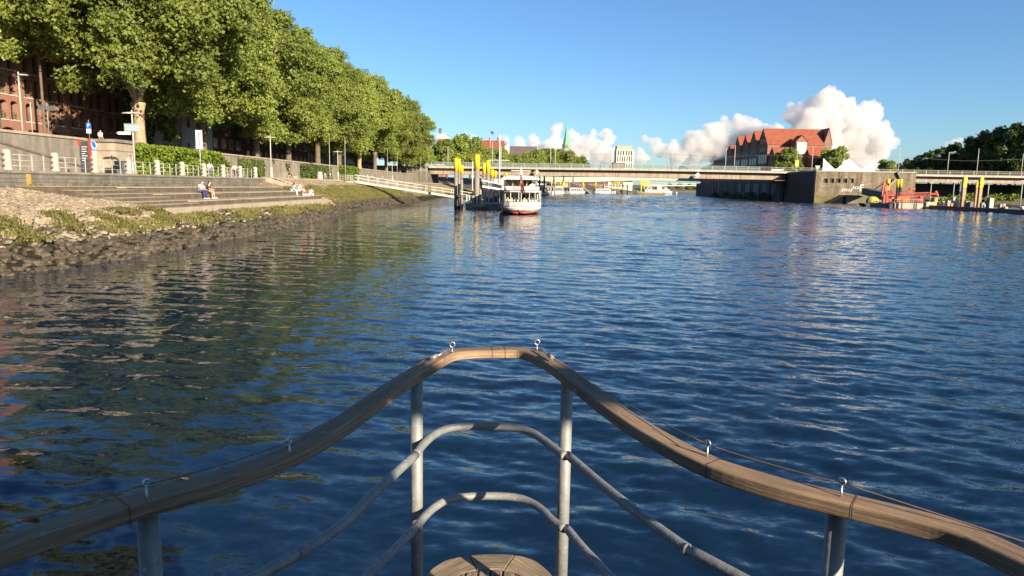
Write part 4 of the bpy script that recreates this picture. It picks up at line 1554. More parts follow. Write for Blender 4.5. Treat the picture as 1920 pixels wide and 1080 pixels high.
def landing():
    Y = 124.0
    pile(855.3, 296, 321, 6.8, 122.0, 'tall slim yellow-topped pile at the gangway foot')
    pile(861.2, 298, 322, 5.0, 136.0, 'thin yellow-topped pile just behind the one at the gangway foot')
    pile(866.0, 309.5, 327.5, 5.0, 150.0, 'short yellow-topped pile at the far end of the gangway trio')
    pile(894.7, 290, 318, 9.8, 125.2, 'tallest and thickest yellow-topped pile amid the landing stage')
    pile(908.0, 306, 326.5, 6.3, 168.0, 'yellow-topped pile right behind the ladder')
    pile(915.2, 300.7, 324, 7.8, 150.0, 'thick yellow-topped pile beside the black ship bow')
    pile(922.8, 318, 332, 5.6, 205.0, 'small yellow-topped pile over the black ship bow')
    pile(928.6, 320, 334, 5.0, 222.0, 'smallest yellow-topped pile over the black ship bow')
    pile(949.5, 325, 332.5, 5.0, 190.0, 'yellow-topped pile half hidden by the white excursion ship')
    t = thing('landing_stage', 'grey floating landing stage with railings between the yellow-topped piles', 'pontoon', (-7.5, 140, 0.3))
    x0, x1 = -10.6, -4.5
    MB().box(x0, x1, Y, 178, -0.5, 0.75).build('float', mat('pontoon_grey', (0.30, 0.26, 0.22), var=0.2, scale=0.7, stain=0.4), t, bevel=0.06)
    MB().box(x0-0.06, x1+0.06, Y-0.1, 178, 0.752, 0.9).build('deck', M_CONC2, t)
    for (u0, u1) in ((-10.4, -9.2), (-5.8, -4.6)):
        for z in (0.5, 0.9, 1.3):
            MB().bar((u0, Y+0.1, 0.9+z), (u1, Y+0.1, 0.9+z), 0.06, 0.06).build('rail', M_LIGHTSTEEL, t)
    for k, xx in enumerate((-10.4, -9.9, -9.2, -8.6, -7.2, -6.6, -5.8, -5.0, -4.6)):
        MB().box(xx-0.12, xx+0.12, Y+0.02, Y+0.26, 0.9, 2.4-0.15*(k % 3)).build('post', M_LIGHTSTEEL if k % 2 == 0 else M_WHITE, t)
    MB().box(-9.4, -7.0, Y-0.55, Y-0.12, 0.35, 0.75).build('fender_beam', M_CONC2, t)
    MB().box(-9.4, -9.05, Y-0.5, Y-0.13, 0.752, 2.3).build('fender_post', M_CONC2, t)
    MB().box(-7.3, -6.95, Y-0.5, Y-0.13, 0.752, 3.0).build('fender_post', M_CONC2, t)
    for sx in (-6.75, -6.25):
        MB().box(sx-0.035, sx+0.035, Y+1.0, Y+1.1, 0.9, 5.2).build('ladder_side', M_LIGHTSTEEL, t)
    lad = MB()
    for k in range(13):
        lad.box(-6.75, -6.25, Y+1.02, Y+1.08, 1.1+k*0.33, 1.16+k*0.33)
    lad.build('ladder_rung', M_LIGHTSTEEL, t)
    MB().box(-9.3, -8.2, Y+3, Y+5, 0.9, 3.3).build('shelter', M_WHITEW, t)
    for k, xx in enumerate((-9.75, -8.9)):
        MB().cyl((xx, Y+4, 0.9), (xx, Y+4, 8.2-k), 0.11, n=8).build('mast', M_WHITEW, t)
    f = thing('fender_pile', 'black timber fender post in front of the slim pile', 'post', (-11.0, 121.5, 0))
    a = aty(861, 345, 121.0)
    MB().cyl((a.x, 121, -2), (a.x, 121, a.z), 0.22, n=10).build('post', M_BLACK, f)
    MB().cyl((a.x-0.1, 121, 1.9), (a.x-0.1, 121, 2.3), 0.42, n=10).build('collar', M_BLACK, f)
    MB().cyl((a.x+0.45, 121.3, -2), (a.x+0.45, 121.3, 2.0), 0.2, n=10).build('side_post', M_RUSTPILE, f)
    l = thing('lifebuoy', 'orange lifebuoy on the landing stage railing by the black bow', 'lifebuoy', (-5.6, Y-0.05, 2.4))
    m = MB()
    ring = [(-5.4+0.42*math.cos(2*PI*k/16), Y-0.06, 2.6+0.42*math.sin(2*PI*k/16)) for k in range(17)]
    m.tube(ring, 0.11, 8)
    m.build('ring', M_ORANGE, l)


landing()
# ------------------------------------------------------------------ boats
def hull_rings(cx, ys, half, z0, ztop, flare=0.75):
    """Cross-sections of a hull from keel to gunwale, both sides."""
    rings = []
    for y, b, zt in zip(ys, half, ztop):
        pts = []
        prof = [(0.0, z0), (flare*0.75, z0+0.15), (flare, 0.35), (0.97, zt*0.62), (1.0, zt)]
        for (u, z) in prof[::-1]:
            pts.append((cx-b*u, y, z))
        for (u, z) in prof[1:]:
            pts.append((cx+b*u, y, z))
        rings.append(pts)
    return rings


def excursion_ship():
    cx, ys = -1.0, 101.6
    t = thing('excursion_ship', 'white two-deck excursion ship moored stern-on beside the landing stage', 'ship', (cx, 115, 0))
    st = [0, 0.25, 0.9, 2.2, 4.5, 9, 18, 28, 36, 41]
    hw = [0.3, 1.45, 2.25, 2.85, 3.08, 3.15, 3.15, 3.1, 2.2, 0.15]
    kz = [0.75, 0.55, 0.3, 0.0, -0.3, -0.6, -0.7, -0.7, -0.6, -0.3]
    rings = []
    for s_, b, k in zip(st, hw, kz):
        prof = [(1.0, 1.15), (0.985, 0.85), (0.82, max(k+0.05, 0.42)), (0.45, max(k, 0.1) if k > 0 else 0.0), (0.12, k-0.12)]
        pts = [(cx-b*u, ys+s_+(0.35 if z < 0.5 else 0)*(1 if s_ < 3 else 0), z) for (u, z) in prof]+[(cx+b*u, ys+s_+(0.35 if z < 0.5 else 0)*(1 if s_ < 3 else 0), z) for (u, z) in prof[::-1]]
        rings.append(pts)
    MB().loft(rings, closed=True).build('hull', M_WHITEW, t, recalc=True)
    # red anti-fouling wedge under the stern
    rr = []
    for s_, b, k in zip(st, hw, kz):
        prof = [(0.84, 0.40), (0.5, 0.12), (0.1, k-0.2)]
        o = 0.16
        pts = [(cx-(b*u+0.05), ys+s_-o+0.3*(s_ < 3), z) for (u, z) in prof]+[(cx+(b*u+0.05), ys+s_-o+0.3*(s_ < 3), z) for (u, z) in prof[::-1]]
        rr.append(pts)
    MB().loft(rr, closed=True).build('red_underbody', M_REDLEAD, t, recalc=True)

    def outline(off, n=9, y1=36):
        pts = []
        for s_, b in zip(st, hw):
            if s_ <= y1:
                pts.append((cx-(b+off), ys+s_))
        return pts[::-1]+[(2*cx-x, y) for (x, y) in pts]

    def deckplate(z0, z1, off, name, m):
        o = outline(off)
        MB().prism([(x, y, z0) for x, y in o], (0, 0, z1-z0)).build(name, m, t, recalc=True)
    deckplate(1.16, 1.30, 0.06, 'main_deck', M_CONC2)
    # bulwark of the main deck: white lower band
    o = outline(0.0)
    m = MB()
    for (x0, y0), (x1, y1) in zip(o, o[1:]):
        m.prism([(x0, y0, 1.3), (x1, y1, 1.3), (x1, y1, 1.78), (x0, y0, 1.78)], (0.02 if x0 < cx else -0.02, 0.05, 0))
    m.build('bulwark', M_WHITE, t, recalc=True)
    # flower boxes and life rings along the stern rail
    fb = MB()
    for k in range(11):
        xx = cx-2.1+k*0.42
        fb.box(xx, xx+0.3, ys+0.25+0.9*abs(k-5)/5.0, ys+0.45+0.9*abs(k-5)/5.0, 1.86, 2.12)
    fb.build('stern_bench', M_CANVAS, t)
    for k in range(7):
        xx = cx-1.8+k*0.6
        mm = [M_YELLOW, M_ORANGE, M_GREENP, M_RED, M_YELLOW, M_ORANGE, M_GREENP][k]
        MB().ball((xx, ys+0.3+0.9*abs(k-3)/3.0, 2.25), 0.17, 0.15, 0.13, 8, 6).build('flower_box', mm, t)
    # saloon: glazed lower deck
    MB().box(cx-2.5, cx+2.5, ys+3.6, ys+33, 1.3, 3.15).build('saloon_wall', M_WHITE, t)
    MB().box(cx-2.53, cx+2.53, ys+3.56, ys+33.03, 1.75, 2.85).build('saloon_glass', M_GLASS, t)
    for k in range(7):
        xx = cx-2.5+k*0.833
        MB().box(xx-0.05, xx+0.05, ys+3.5, ys+3.555, 1.3, 3.15).build('mullion', M_WHITE, t)
    for k in range(14):
        yy = ys+4+k*2.1
        for sx in (-1, 1):
            MB().box(cx+sx*2.56-0.02, cx+sx*2.56+0.02, yy, yy+0.16, 1.3, 3.15).build('mullion', M_WHITE, t)
    # posts of the open stern gallery
    for k, (x, y) in enumerate(outline(-0.12)[6:13]):
        MB().cyl((x, y+0.1, 1.3), (x, y+0.1, 3.2), 0.05, n=8).build('gallery_post', M_WHITE, t)
    for sx in (-1, 1):
        for k in range(10):
            yy = ys+2.2+k*1.6
            MB().cyl((cx+sx*2.95, yy, 1.3), (cx+sx*2.95, yy, 3.2), 0.05, n=8).build('gallery_post', M_WHITE, t)
        MB().box(cx+sx*2.97-0.03, cx+sx*2.97+0.03, ys+2.2, ys+17, 2.2, 2.28).build('gallery_rail', M_WHITE, t)
    deckplate(3.18, 3.36, 0.0, 'upper_deck', M_WHITE)
    deckplate(3.362, 3.44, 0.05, 'red_rail_band', M_RED)
    # upper deck bulwark, tables, canopy
    m = MB()
    for sx in (-1, 1):
        m.box(cx+sx*2.7-0.04, cx+sx*2.7+0.04, ys+2.6, ys+30, 3.44, 3.98)
    m.box(cx-2.65, cx+2.65, ys+2.52, ys+2.6, 3.44, 3.98)
    m.build('upper_bulwark', M_WHITE, t)
    MB().box(cx-1.0, cx-0.1, ys+2.46, ys+2.515, 3.5, 3.92).build('grey_panel', mat('grey_panel', (0.30, 0.30, 0.34)), t)
    for sx in (-1, 1):
        MB().box(cx+sx*2.7-0.06, cx+sx*2.7+0.06, ys+2.5, ys+30, 3.982, 4.04).build('teak_rail', M_ORANGE, t)
    for sx in (-1, 1):
        for k in range(7):
            yy = ys+3+k*3.2
            MB().tube([(cx+sx*2.45, yy, 4.0), (cx+sx*2.4, yy, 4.65), (cx+sx*2.05, yy, 5.12)], 0.045, 8).build('canopy_post', M_WHITE, t)
    for xx in (-1.1, 0.9):
        MB().cyl((cx+xx, ys+3.3, 3.44), (cx+xx, ys+3.3, 5.15), 0.05, n=8).build('canopy_post', M_CREAM, t)
    MB().box(cx-1.9, cx+1.9, ys+12, ys+17, 3.44, 5.05).build('wheelhouse', M_CREAM, t)
    for k in range(5):
        MB().box(cx-1.75+k*0.72, cx-1.75+k*0.72+0.55, ys+11.96, ys+11.995, 4.1, 4.95).build('wheelhouse_window', M_GLASS, t)
    ch = MB()
    for k in range(8):
        xx = cx-2.0+k*0.55
        ch.box(xx, xx+0.32, ys+4.5, ys+4.8, 3.44, 4.35)
    ch.build('deck_seat', M_CREAM, t)
    c = MB()
    rings = []
    for yy in (ys+2.2, ys+2.6, ys+14, ys+26):
        rings.append([(cx-2.75, yy, 5.06), (cx-2.6, yy, 5.22), (cx-1.6, yy, 5.42), (cx, yy, 5.50), (cx+1.6, yy, 5.42), (cx+2.6, yy, 5.22), (cx+2.75, yy, 5.06), (cx+1.5, yy, 5.14), (cx, yy, 5.18), (cx-1.5, yy, 5.14)])
    c.loft(rings, closed=True, smooth=False)
    c.build('canopy', M_CANVAS, t, recalc=True)
    sc = MB()
    for k in range(13):
        xx = cx-2.72+k*0.42
        sc.prism([(xx, ys+2.14, 5.18), (xx+0.42, ys+2.14, 5.18), (xx+0.40, ys+2.14, 4.98), (xx+0.21, ys+2.14, 4.90), (xx+0.02, ys+2.14, 4.98)], (0, 0.05, 0))
    sc.build('scalloped_valance', M_CANVAS, t, recalc=True)
    MB().lathe([(0.9, 0), (0.85, 0.18), (0.3, 0.25)], (cx, ys+10, 5.48), 14).build('radar_base', mat('grey_blue', (0.16, 0.19, 0.25)), t)
    MB().cyl((cx, ys+10, 5.65), (cx, ys+10, 6.6), 0.28, 0.12, n=12).build('radar_mast', M_WHITE, t)
    MB().box(cx-1.5, cx+1.5, ys+9.9, ys+10.1, 6.3, 6.42).build('radar_scanner', M_WHITE, t)
    MB().cyl((cx, ys+10, 6.55), (cx, ys+10, 7.1), 0.05, n=8).build('aerial', M_WHITE, t)
    MB().bar((cx+0.1, ys+0.6, 3.3), (cx-0.1, ys-0.3, 6.0), 0.06, 0.06).build('flag_staff', M_WHITE, t)
    # limp tricolour hanging from the staff
    f = thing('flag', 'limp black, red and gold flag hanging at the white ship stern', 'flag', (cx, ys-0.2, 4.5))
    for i, (mm, off) in enumerate(((M_BLACK, 0.34), (M_RED, 0.0), (M_GOLD, -0.16))):
        vs, fs = [], []
        n = 10
        for k in range(n+1):
            z = 5.65-k*0.21
            a = [0.0, 0.34][0]
            wdt = 0.08+0.5*(k/n)**0.8
            lo = {0: 0.55, 1: 0.12, 2: 0.02}[i]*wdt*2
            hi = {0: 1.0, 1: 0.62, 2: 0.16}[i]*wdt*2
            wv = 0.05*math.sin(k*0.9)
            vs += [(cx+0.02+lo*0.6, ys-0.3+wv+0.02*i, z-lo*0.35), (cx+0.02+hi*0.6, ys-0.3+wv*1.5+0.02*i, z-hi*0.35)]
        for k in range(n):
            fs.append((2*k, 2*k+1, 2*k+3, 2*k+2))
        m = MB().add(vs, fs, True)
        ob = m.build(['black_stripe', 'red_stripe', 'gold_stripe'][i], mm, f)
        sd = ob.modifiers.new('thickness', 'SOLIDIFY')
        sd.thickness = 0.012


excursion_ship()


def sailing_ship():
    t = thing('sailing_ship', 'black sailing ship bow with white stripes, pointing out behind the landing stage', 'ship', (-3.5, 152, 0))
    # bow points towards the left bank and the viewer
    bow = Vector((-8.6, 134, 0))
    ax = Vector((0.36, 1, 0)).normalized()
    sd = Vector((-ax.y, ax.x, 0))
    st = [0, 1.2, 3, 6, 11, 20]
    hw = [0.05, 0.85, 1.7, 2.5, 3.0, 3.1]
    top = [5.2, 5.0, 4.7, 4.3, 3.9, 3.7]

    def ring(b, s_, zt, out, zlo, back=0.0):
        prof = [(1.0, zt), (0.97, zt*0.75), (0.86, zt*0.45), (0.62, 0.5), (0.3, zlo)]
        c = bow+ax*s_
        return [(c+sd*(b*u+out)+ax*(2.0*(1-z/5.2) if s_ < 4 else 0)+Vector((0, 0, z))) for (u, z) in prof]+[(c-sd*(b*u+out)+ax*(2.0*(1-z/5.2) if s_ < 4 else 0)+Vector((0, 0, z))) for (u, z) in prof[::-1]]
    MB().loft([ring(b, s_, z, 0, -0.5) for s_, b, z in zip(st, hw, top)], closed=True).build('hull', M_NAVY, t, recalc=True)
    for nm, f0, f1 in (('upper_stripe', 0.93, 0.985), ('lower_stripe', 0.70, 0.78)):
        for sgn in (1, -1):
            m = MB()
            rows = []
            for s_, b, z in zip(st, hw, top):
                c = bow+ax*s_
                for f in (f0, f1):
                    zz = z*f
                    u = 0.97+0.03*(f-0.75)/0.25 if f > 0.75 else 0.86+0.11*(f-0.45)/0.3
                    rows.append(c+sd*sgn*(b*u+0.04)+ax*((2.0*(1-zz/5.2) if s_ < 4 else 0)-(0.06 if s_ < 1 else 0))+Vector((0, 0, zz)))
            n = len(st)
            m.add(rows, [(2*k, 2*k+2, 2*k+3, 2*k+1) for k in range(n-1)])
            m.build(nm, M_WHITE, t)
    mst = bow+ax*9
    MB().tube([mst+Vector((0, 0, 3.5)), mst+Vector((0, 0, 14))], [0.2, 0.09], 8).build('mast', M_WHITE, t)
    MB().bar(mst+Vector((-2.0, 0, 9.0)), mst+Vector((2.0, 0, 9.0)), 0.1, 0.1).build('yard', M_WHITE, t)
    MB().tube([bow+ax*1+Vector((0, 0, 5.1)), bow-ax*2.6+Vector((0, 0, 6.2))], [0.14, 0.07], 8).build('bowsprit', M_WHITE, t)
    MB().bar(bow+ax*1+Vector((0, 0, 5.2)), mst+Vector((0, 0, 13)), 0.03, 0.03).build('forestay', M_STEEL, t)
    MB().box(mst.x-1.2, mst.x+1.4, mst.y+3, mst.y+8, 3.6, 5.4).build('deckhouse', M_WHITEW, t)


sailing_ship()


def river_boat(label, cx, y, L, B, hullm, cabm, ch, style, ang=0.0, name='moored_boat'):
    """A moored motor boat, bow along +Y before turning."""
    t = thing(name, label, 'boat', (0, 0, 0), 'boats moored along the far left quay')
    st = [0, 0.04, 0.15, 0.4, 0.7, 0.9, 1.0]
    hw = [0.6, 0.8, 0.95, 1.0, 0.92, 0.55, 0.03]
    tz = [1.5, 1.4, 1.3, 1.25, 1.4, 1.8, 2.1]
    MB().loft([[(-B/2*b*u, L*(s_-0.5), z*z_ if z_ > 0 else -0.4) for (u, z_) in ((1, 1), (0.92, 0.4), (0.6, 0))]+[(B/2*b*u, L*(s_-0.5), z*z_ if z_ > 0 else -0.4) for (u, z_) in ((0.6, 0), (0.92, 0.4), (1, 1))] for s_, b, z in zip(st, hw, tz)], closed=True).build('hull', hullm, t, recalc=True)
    if style == 'cutter':
        MB().loft([[(-B/2*b*1.02, L*(s_-0.5), 0.55), (-B/2*b*0.9, L*(s_-0.5), -0.3), (B/2*b*0.9, L*(s_-0.5), -0.3), (B/2*b*1.02, L*(s_-0.5), 0.55)] for s_, b, z in zip(st, hw, tz)], closed=True).build('red_band', M_RED, t, recalc=True)
    MB().box(-B*0.36, B*0.36, -L*0.42, L*0.2, 1.1, 1.1+ch).build('cabin', cabm, t, bevel=0.08)
    for k in range(6):
        y0 = -L*0.4+k*L*0.095
        for sx in (-1, 1):
            MB().box(sx*B*0.36-0.02, sx*B*0.36+0.02, y0, y0+L*0.07, 1.3+ch*0.25, 1.1+ch*0.75).build('cabin_window', M_GLASS, t)
    for k in range(3):
        MB().box(-B*0.3+k*B*0.21, -B*0.3+k*B*0.21+B*0.16, -L*0.42-0.03, -L*0.42-0.004, 1.3+ch*0.2, 1.1+ch*0.8).build('stern_window', M_GLASS, t)
    if style != 'barge':
        MB().box(-B*0.26, B*0.26, -L*0.05, L*0.12, 1.1+ch+0.003, 1.1+ch+1.7).build('wheelhouse', cabm, t, bevel=0.06)
        MB().box(-B*0.27, B*0.27, -L*0.03, L*0.1, 1.1+ch+0.6, 1.1+ch+1.35).build('wheelhouse_glass', M_GLASS, t)
        MB().cyl((0, 0, 1.1+ch+1.7), (0, 0, 1.1+ch+5), 0.07, n=6).build('mast', M_WHITE, t)
    MB().box(-B*0.40, B*0.40, -L*0.44, L*0.22, 1.1+ch+0.001, 1.1+ch+0.1).build('cabin_roof', M_WHITE, t)
    t.location = (cx, y, 0)
    t.rotation_euler = (0, 0, ang)
    return t


def far_boats():
    def P(px, Y):
        return (px-987.0)/1340*Y
    river_boat('white passenger boat with grey-blue hull beyond the excursion ship', P(1013, 322), 322, 34, 7.0, M_WHITE, M_WHITE, 2.6, 'p', -0.15)
    river_boat('boxy white boat lying across just behind the grey-blue hulled one', P(1037, 350), 350, 24, 8.5, M_WHITE, M_WHITEW, 3.4, 'barge', -0.3)
    river_boat('low white boat lying between two boarding ramps under the green bridge', P(1074, 420), 420, 22, 9.0, M_WHITE, M_WHITEW, 2.6, 'barge', -0.6)
    river_boat('long white yacht-like boat in the middle of the far moored line', P(1130, 480), 480, 17, 6, M_WHITE, M_WHITE, 2.2, 'p', -1.2)
    river_boat('green fishing cutter with red bottom under the yellow frame', P(1213, 560), 560, 26, 6.5, M_GREENP, M_WHITE, 2.0, 'cutter', 1.95, 'fishing_cutter')
    river_boat('white boat behind the green cutter, last of the far line', P(1240, 640), 640, 20, 7, M_WHITE, M_WHITE, 2.4, 'p', -1.0)
    t = thing('white_buoy', 'tiny white buoy floating near the far bank', 'buoy', (P(1263, 620), 620, 0))
    MB().lathe([(0.3, -0.3), (0.9, 0.0), (0.9, 0.8), (0.4, 1.4), (0, 1.8)], (P(1263, 620), 620, 0), 10).build('float', M_WHITE, t)
    g = thing('yellow_gantry', 'yellow steel frame standing over the green cutter', 'gantry', (P(1204, 590), 590, 0))
    x0, x1 = P(1198, 590), P(1210.5, 590)
    for x in (x0, (x0+x1)/2, x1):
        MB().box(x-0.35, x+0.35, 589.6, 590.4, -1, 12.2).build('leg', M_YELLOW, g)
    for z in (7.0, 9.5, 12.0):
        MB().box(x0-0.8, x1+0.8, 589.4, 590.6, z, z+0.9).build('cross_beam', M_YELLOW, g)
    m_ = thing('tall_ship', 'tall ship with three crossed masts far behind the bridge', 'ship', (P(1207, 700), 700, 0))
    xs_ = [P(p, 700) for p in (1201.5, 1206.5, 1210.5)]
    MB().loft([[(xs_[0]-8+q, 700-b, 3.5), (xs_[0]-8+q, 700-b*0.6, 0), (xs_[0]-8+q, 700+b*0.6, 0), (xs_[0]-8+q, 700+b, 3.5)] for q, b in ((0, 0.4), (4, 2.6), (14, 3.2), (20, 2.4), (24, 0.3))], closed=True).build('hull', M_BLACK, m_, recalc=True)
    for k, x_ in enumerate(xs_):
        zt_ = aty(1205, (300, 297, 301)[k], 700).z
        MB().tube([(x_, 700, 2), (x_, 700, zt_)], [0.35, 0.15], 8).build('mast', M_BARK, m_)
        for f_ in (0.62, 0.76, 0.9):
            MB().bar((x_-1.9+f_, 700, zt_*f_), (x_+1.9-f_, 700, zt_*f_), 0.2, 0.2).build('yard', M_BARK, m_)
    # far yellow-topped piles
    lst = [(1012, 331, 340, 300), (1021, 331, 339, 310), (1034, 340, 346, 330), (1041, 340, 346, 335), (1051, 340, 346, 350), (1057, 341, 352, 360), (1068, 339, 344, 370), (1094, 338, 352, 430), (1117, 339, 352, 440), (1147, 342, 346, 450), (1152, 342, 346, 455), (1158, 341, 347, 460), (1161, 341, 347, 462), (1167, 344, 349, 500), (1177, 343, 349, 505)]
    for i, (px, pt, pb, Y) in enumerate(lst):
        a, b_ = aty(px, pt, Y), aty(px, pb, Y)
        t = thing('mooring_pile', f'distant yellow-topped pile among the far moored boats, {ordinal(i)} from the excursion ship', 'pile', (a.x, Y, 0), 'distant piles by the far boats')
        MB().cyl((a.x, Y, -1), (a.x, Y, b_.z), 0.33, n=8).build('shaft', M_GREYPILE, t)
        MB().cyl((a.x, Y, b_.z), (a.x, Y, a.z), 0.36, n=8).build('yellow_top', M_YELLOW, t)
    for i, (p0, p1, Y) in enumerate((((1046, 349), (1063, 366), 415), ((1092, 352), (1112, 366), 470))):
        a, b_ = aty(*p0, Y), aty(*p1, Y)
        t = thing('boarding_ramp', ['grey boarding ramp between the boxy and the low white boats', 'grey boarding ramp ahead of the long white boat'][i], 'ramp', a)
        MB().bar(a, b_, 2.0, 0.5).build('ramp_deck', M_CONC2, t)
        MB().bar(a+Vector((0, 0, 1.1)), b_+Vector((0, 0, 1.1)), 0.15, 0.15).build('handrail', M_LIGHTSTEEL, t)


far_boats()


# ------------------------------------------------------------------ bridges
def bridge():
    t = thing('road_bridge', 'long flat concrete road bridge crossing the river with glass railing', 'bridge', (60, 295, 8))
    Y = 285.0
    x0, x1 = -39.0, 260.0

    def ztop(x):
        return 11.3+0.35*math.exp(-((x-60)/60.0)**2)
    xs = [x0+(x1-x0)*k/60 for k in range(61)]
    m = MB()
    m.loft([[(x, Y, ztop(x)-0.75), (x, Y, ztop(x)), (x, Y+22, ztop(x)), (x, Y+22, ztop(x)-0.75)] for x in xs], closed=True, smooth=False)
    m.build('deck_slab', M_DECKC, t, recalc=True)
    xa = x0
    k = 0
    while xa < x1-0.1:
        xb = min(xa+8.2, x1)
        if not (100 < xa < 128):
            z0a, z0b = 8.25, 8.25
            MB().prism([(xa+0.05, Y+2.0, z0a), (xb-0.05, Y+2.0, z0b), (xb-0.05, Y+2.0, ztop(xb)-0.76), (xa+0.05, Y+2.0, ztop(xa)-0.76)], (0, 1.2, 0)).build('girder_panel', M_GIRDER, t, recalc=True)
        xa = xb
        k += 1
    MB().box(x0, x1, Y+3.25, Y+20, 8.4, 10.5).build('girder_core', M_CONC, t)
    for z, r in ((1.55, 0.07), (0.15, 0.05)):
        m = MB()
        m.tube([(x, Y+0.3, ztop(x)+z) for x in xs], r, 6)
        m.build('handrail', M_LIGHTSTEEL, t)
    x = x0+1
    while x < x1:
        if not (104 < x < 132):
            MB().box(x-0.08, x+0.08, Y+0.2, Y+0.36, ztop(x), ztop(x)+1.55).build('railing_post', M_LIGHTSTEEL, t)
        x += 4.6
    gm, gt, gb = base('teal_glass')
    gb.inputs['Base Color'].default_value = (0.16, 0.24, 0.24, 1)
    gb.inputs['Roughness'].default_value = 0.12
    gb.inputs['Alpha'].default_value = 0.35
    x = x0+1
    i = 0
    while x < 88:
        xb = x+4.6
        MB().prism([(x+0.1, Y+0.27, ztop(x)+0.2), (xb-0.1, Y+0.27, ztop(x)+0.2), (xb-0.1, Y+0.27, ztop(x)+1.48), (x+0.1, Y+0.27, ztop(x)+1.48)], (0, 0.02, 0)).build('glass_panel', gm, t, recalc=True)
        x = xb
    bars = MB()
    for z in (0.5, 0.85, 1.2):
        bars.tube([(xx, Y+0.28, ztop(xx)+z) for xx in xs if xx > 87], 0.03, 5)
    bars.build('railing_bar', M_LIGHTSTEEL, t)
    tr = MB()
    tr.tube([(xx, Y+21.7, ztop(xx)+1.5) for xx in xs], 0.07, 5)
    tr.build('handrail', M_LIGHTSTEEL, t)
    # navigation diamonds hung on the girder
    for i, (px, py, m1) in enumerate(((1006, 322.5, M_ORANGE), (1308.5, 328.3, M_SIGNW))):
        p = aty(px, py, Y-0.3)
        s = thing('navigation_sign', ['white and orange diamond sign on the bridge above the excursion ship', 'white diamond sign on the bridge towards the dark pier'][i], 'sign', p)
        h = 1.05
        MB().prism([(p.x-h, p.y, p.z), (p.x, p.y, p.z-h), (p.x+h, p.y, p.z), (p.x, p.y, p.z+h)], (0, 0.08, 0)).build('diamond', M_SIGNW, s, recalc=True)
        if i == 0:
            MB().prism([(p.x-h, p.y-0.03, p.z), (p.x, p.y-0.03, p.z-h), (p.x, p.y-0.03, p.z+h)], (0, 0.025, 0)).build('orange_half', M_ORANGE, s, recalc=True)
        MB().box(p.x-0.08, p.x+0.08, p.y+0.085, Y+2.0, p.z-0.08, p.z+0.08).build('bracket', M_STEEL, s)
    a = thing('bridge_abutment', 'rough stone abutment carrying the left end of the bridge', 'abutment', (-45, 295, 4))
    MB().box(-62, -38.5, 283.5, 312, 0, 9.2).build('masonry', M_WALL, a)
    MB().box(-62, -39.5, 284.2, 311, 9.203, 11.2).build('wing_wall', M_CONC, a)
    # masts and lamps on the bridge
    lst = [(840, 274, 308, 0), (923.5, 266, 307, 0), (940, 275, 307, 0), (1033, 265, 308, 0), (1042, 272, 308, 0), (1145.7, 265, 311, 0), (1253, 274, 313, 0), (1261, 267, 314, 0), (1362, 277, 318, 0), (1379, 272, 318, 0), (1525, 275, 320, 0), (1645, 283, 322, 1), (1688, 276, 323, 0), (1780, 285, 326, 1), (1836, 278, 328, 0), (1919, 288, 330, 0)]
    for i, (px, pt, pb, arm) in enumerate(lst):
        Yp = Y+(0.9 if i % 2 else 8.0)
        top = aty(px, pt, Yp)
        zb = ztop(top.x)
        s = thing('bridge_mast', f'thin pale lamp and wire mast on the road bridge, {ordinal(i)} counted from the tree-lined bank', 'mast', (top.x, Yp, zb), 'masts along the road bridge')
        MB().tube([(top.x, Yp, zb), (top.x, Yp, top.z)], [0.17, 0.10], 8).build('mast_pole', M_LIGHTSTEEL, s)
        MB().lathe([(0.32, 0), (0.32, 0.3), (0.2, 0.5)], (top.x, Yp, zb), 8).build('mast_foot', M_CONC, s)
        if arm:
            MB().bar((top.x, Yp, top.z-0.2), (top.x+1.7, Yp, top.z+0.05), 0.1, 0.08).build('lamp_arm', M_LIGHTSTEEL, s)
            MB().box(top.x+1.6, top.x+2.6, Yp-0.2, Yp+0.2, top.z-0.05, top.z+0.1).build('lamp_head', M_LIGHTSTEEL, s)
    wv = thing('overhead_wire', 'thin tram wire slung above the road bridge', 'wire', (60, Y+8, 19))
    pts = [(-35, Y+8, 20)]
    for x in range(-20, 230, 6):
        pts.append((x, Y+8, 17.6+0.5*math.cos(x/25*PI)))
    MB().tube(pts, 0.035, 5).build('wire', M_STEEL, wv)
    cars = [(-35.5, (0.55, 0.56, 0.58)), (99.0, (0.7, 0.7, 0.7)), (62.0, (0.12, 0.13, 0.15))]
    for i, (x, c) in enumerate(cars):
        car(x, Y+5.0, ztop(x), c, ['silver car on the bridge near the tree-lined bank', 'white car on the bridge below the warehouse trees', 'dark car roof showing over the railing at mid bridge'][i])


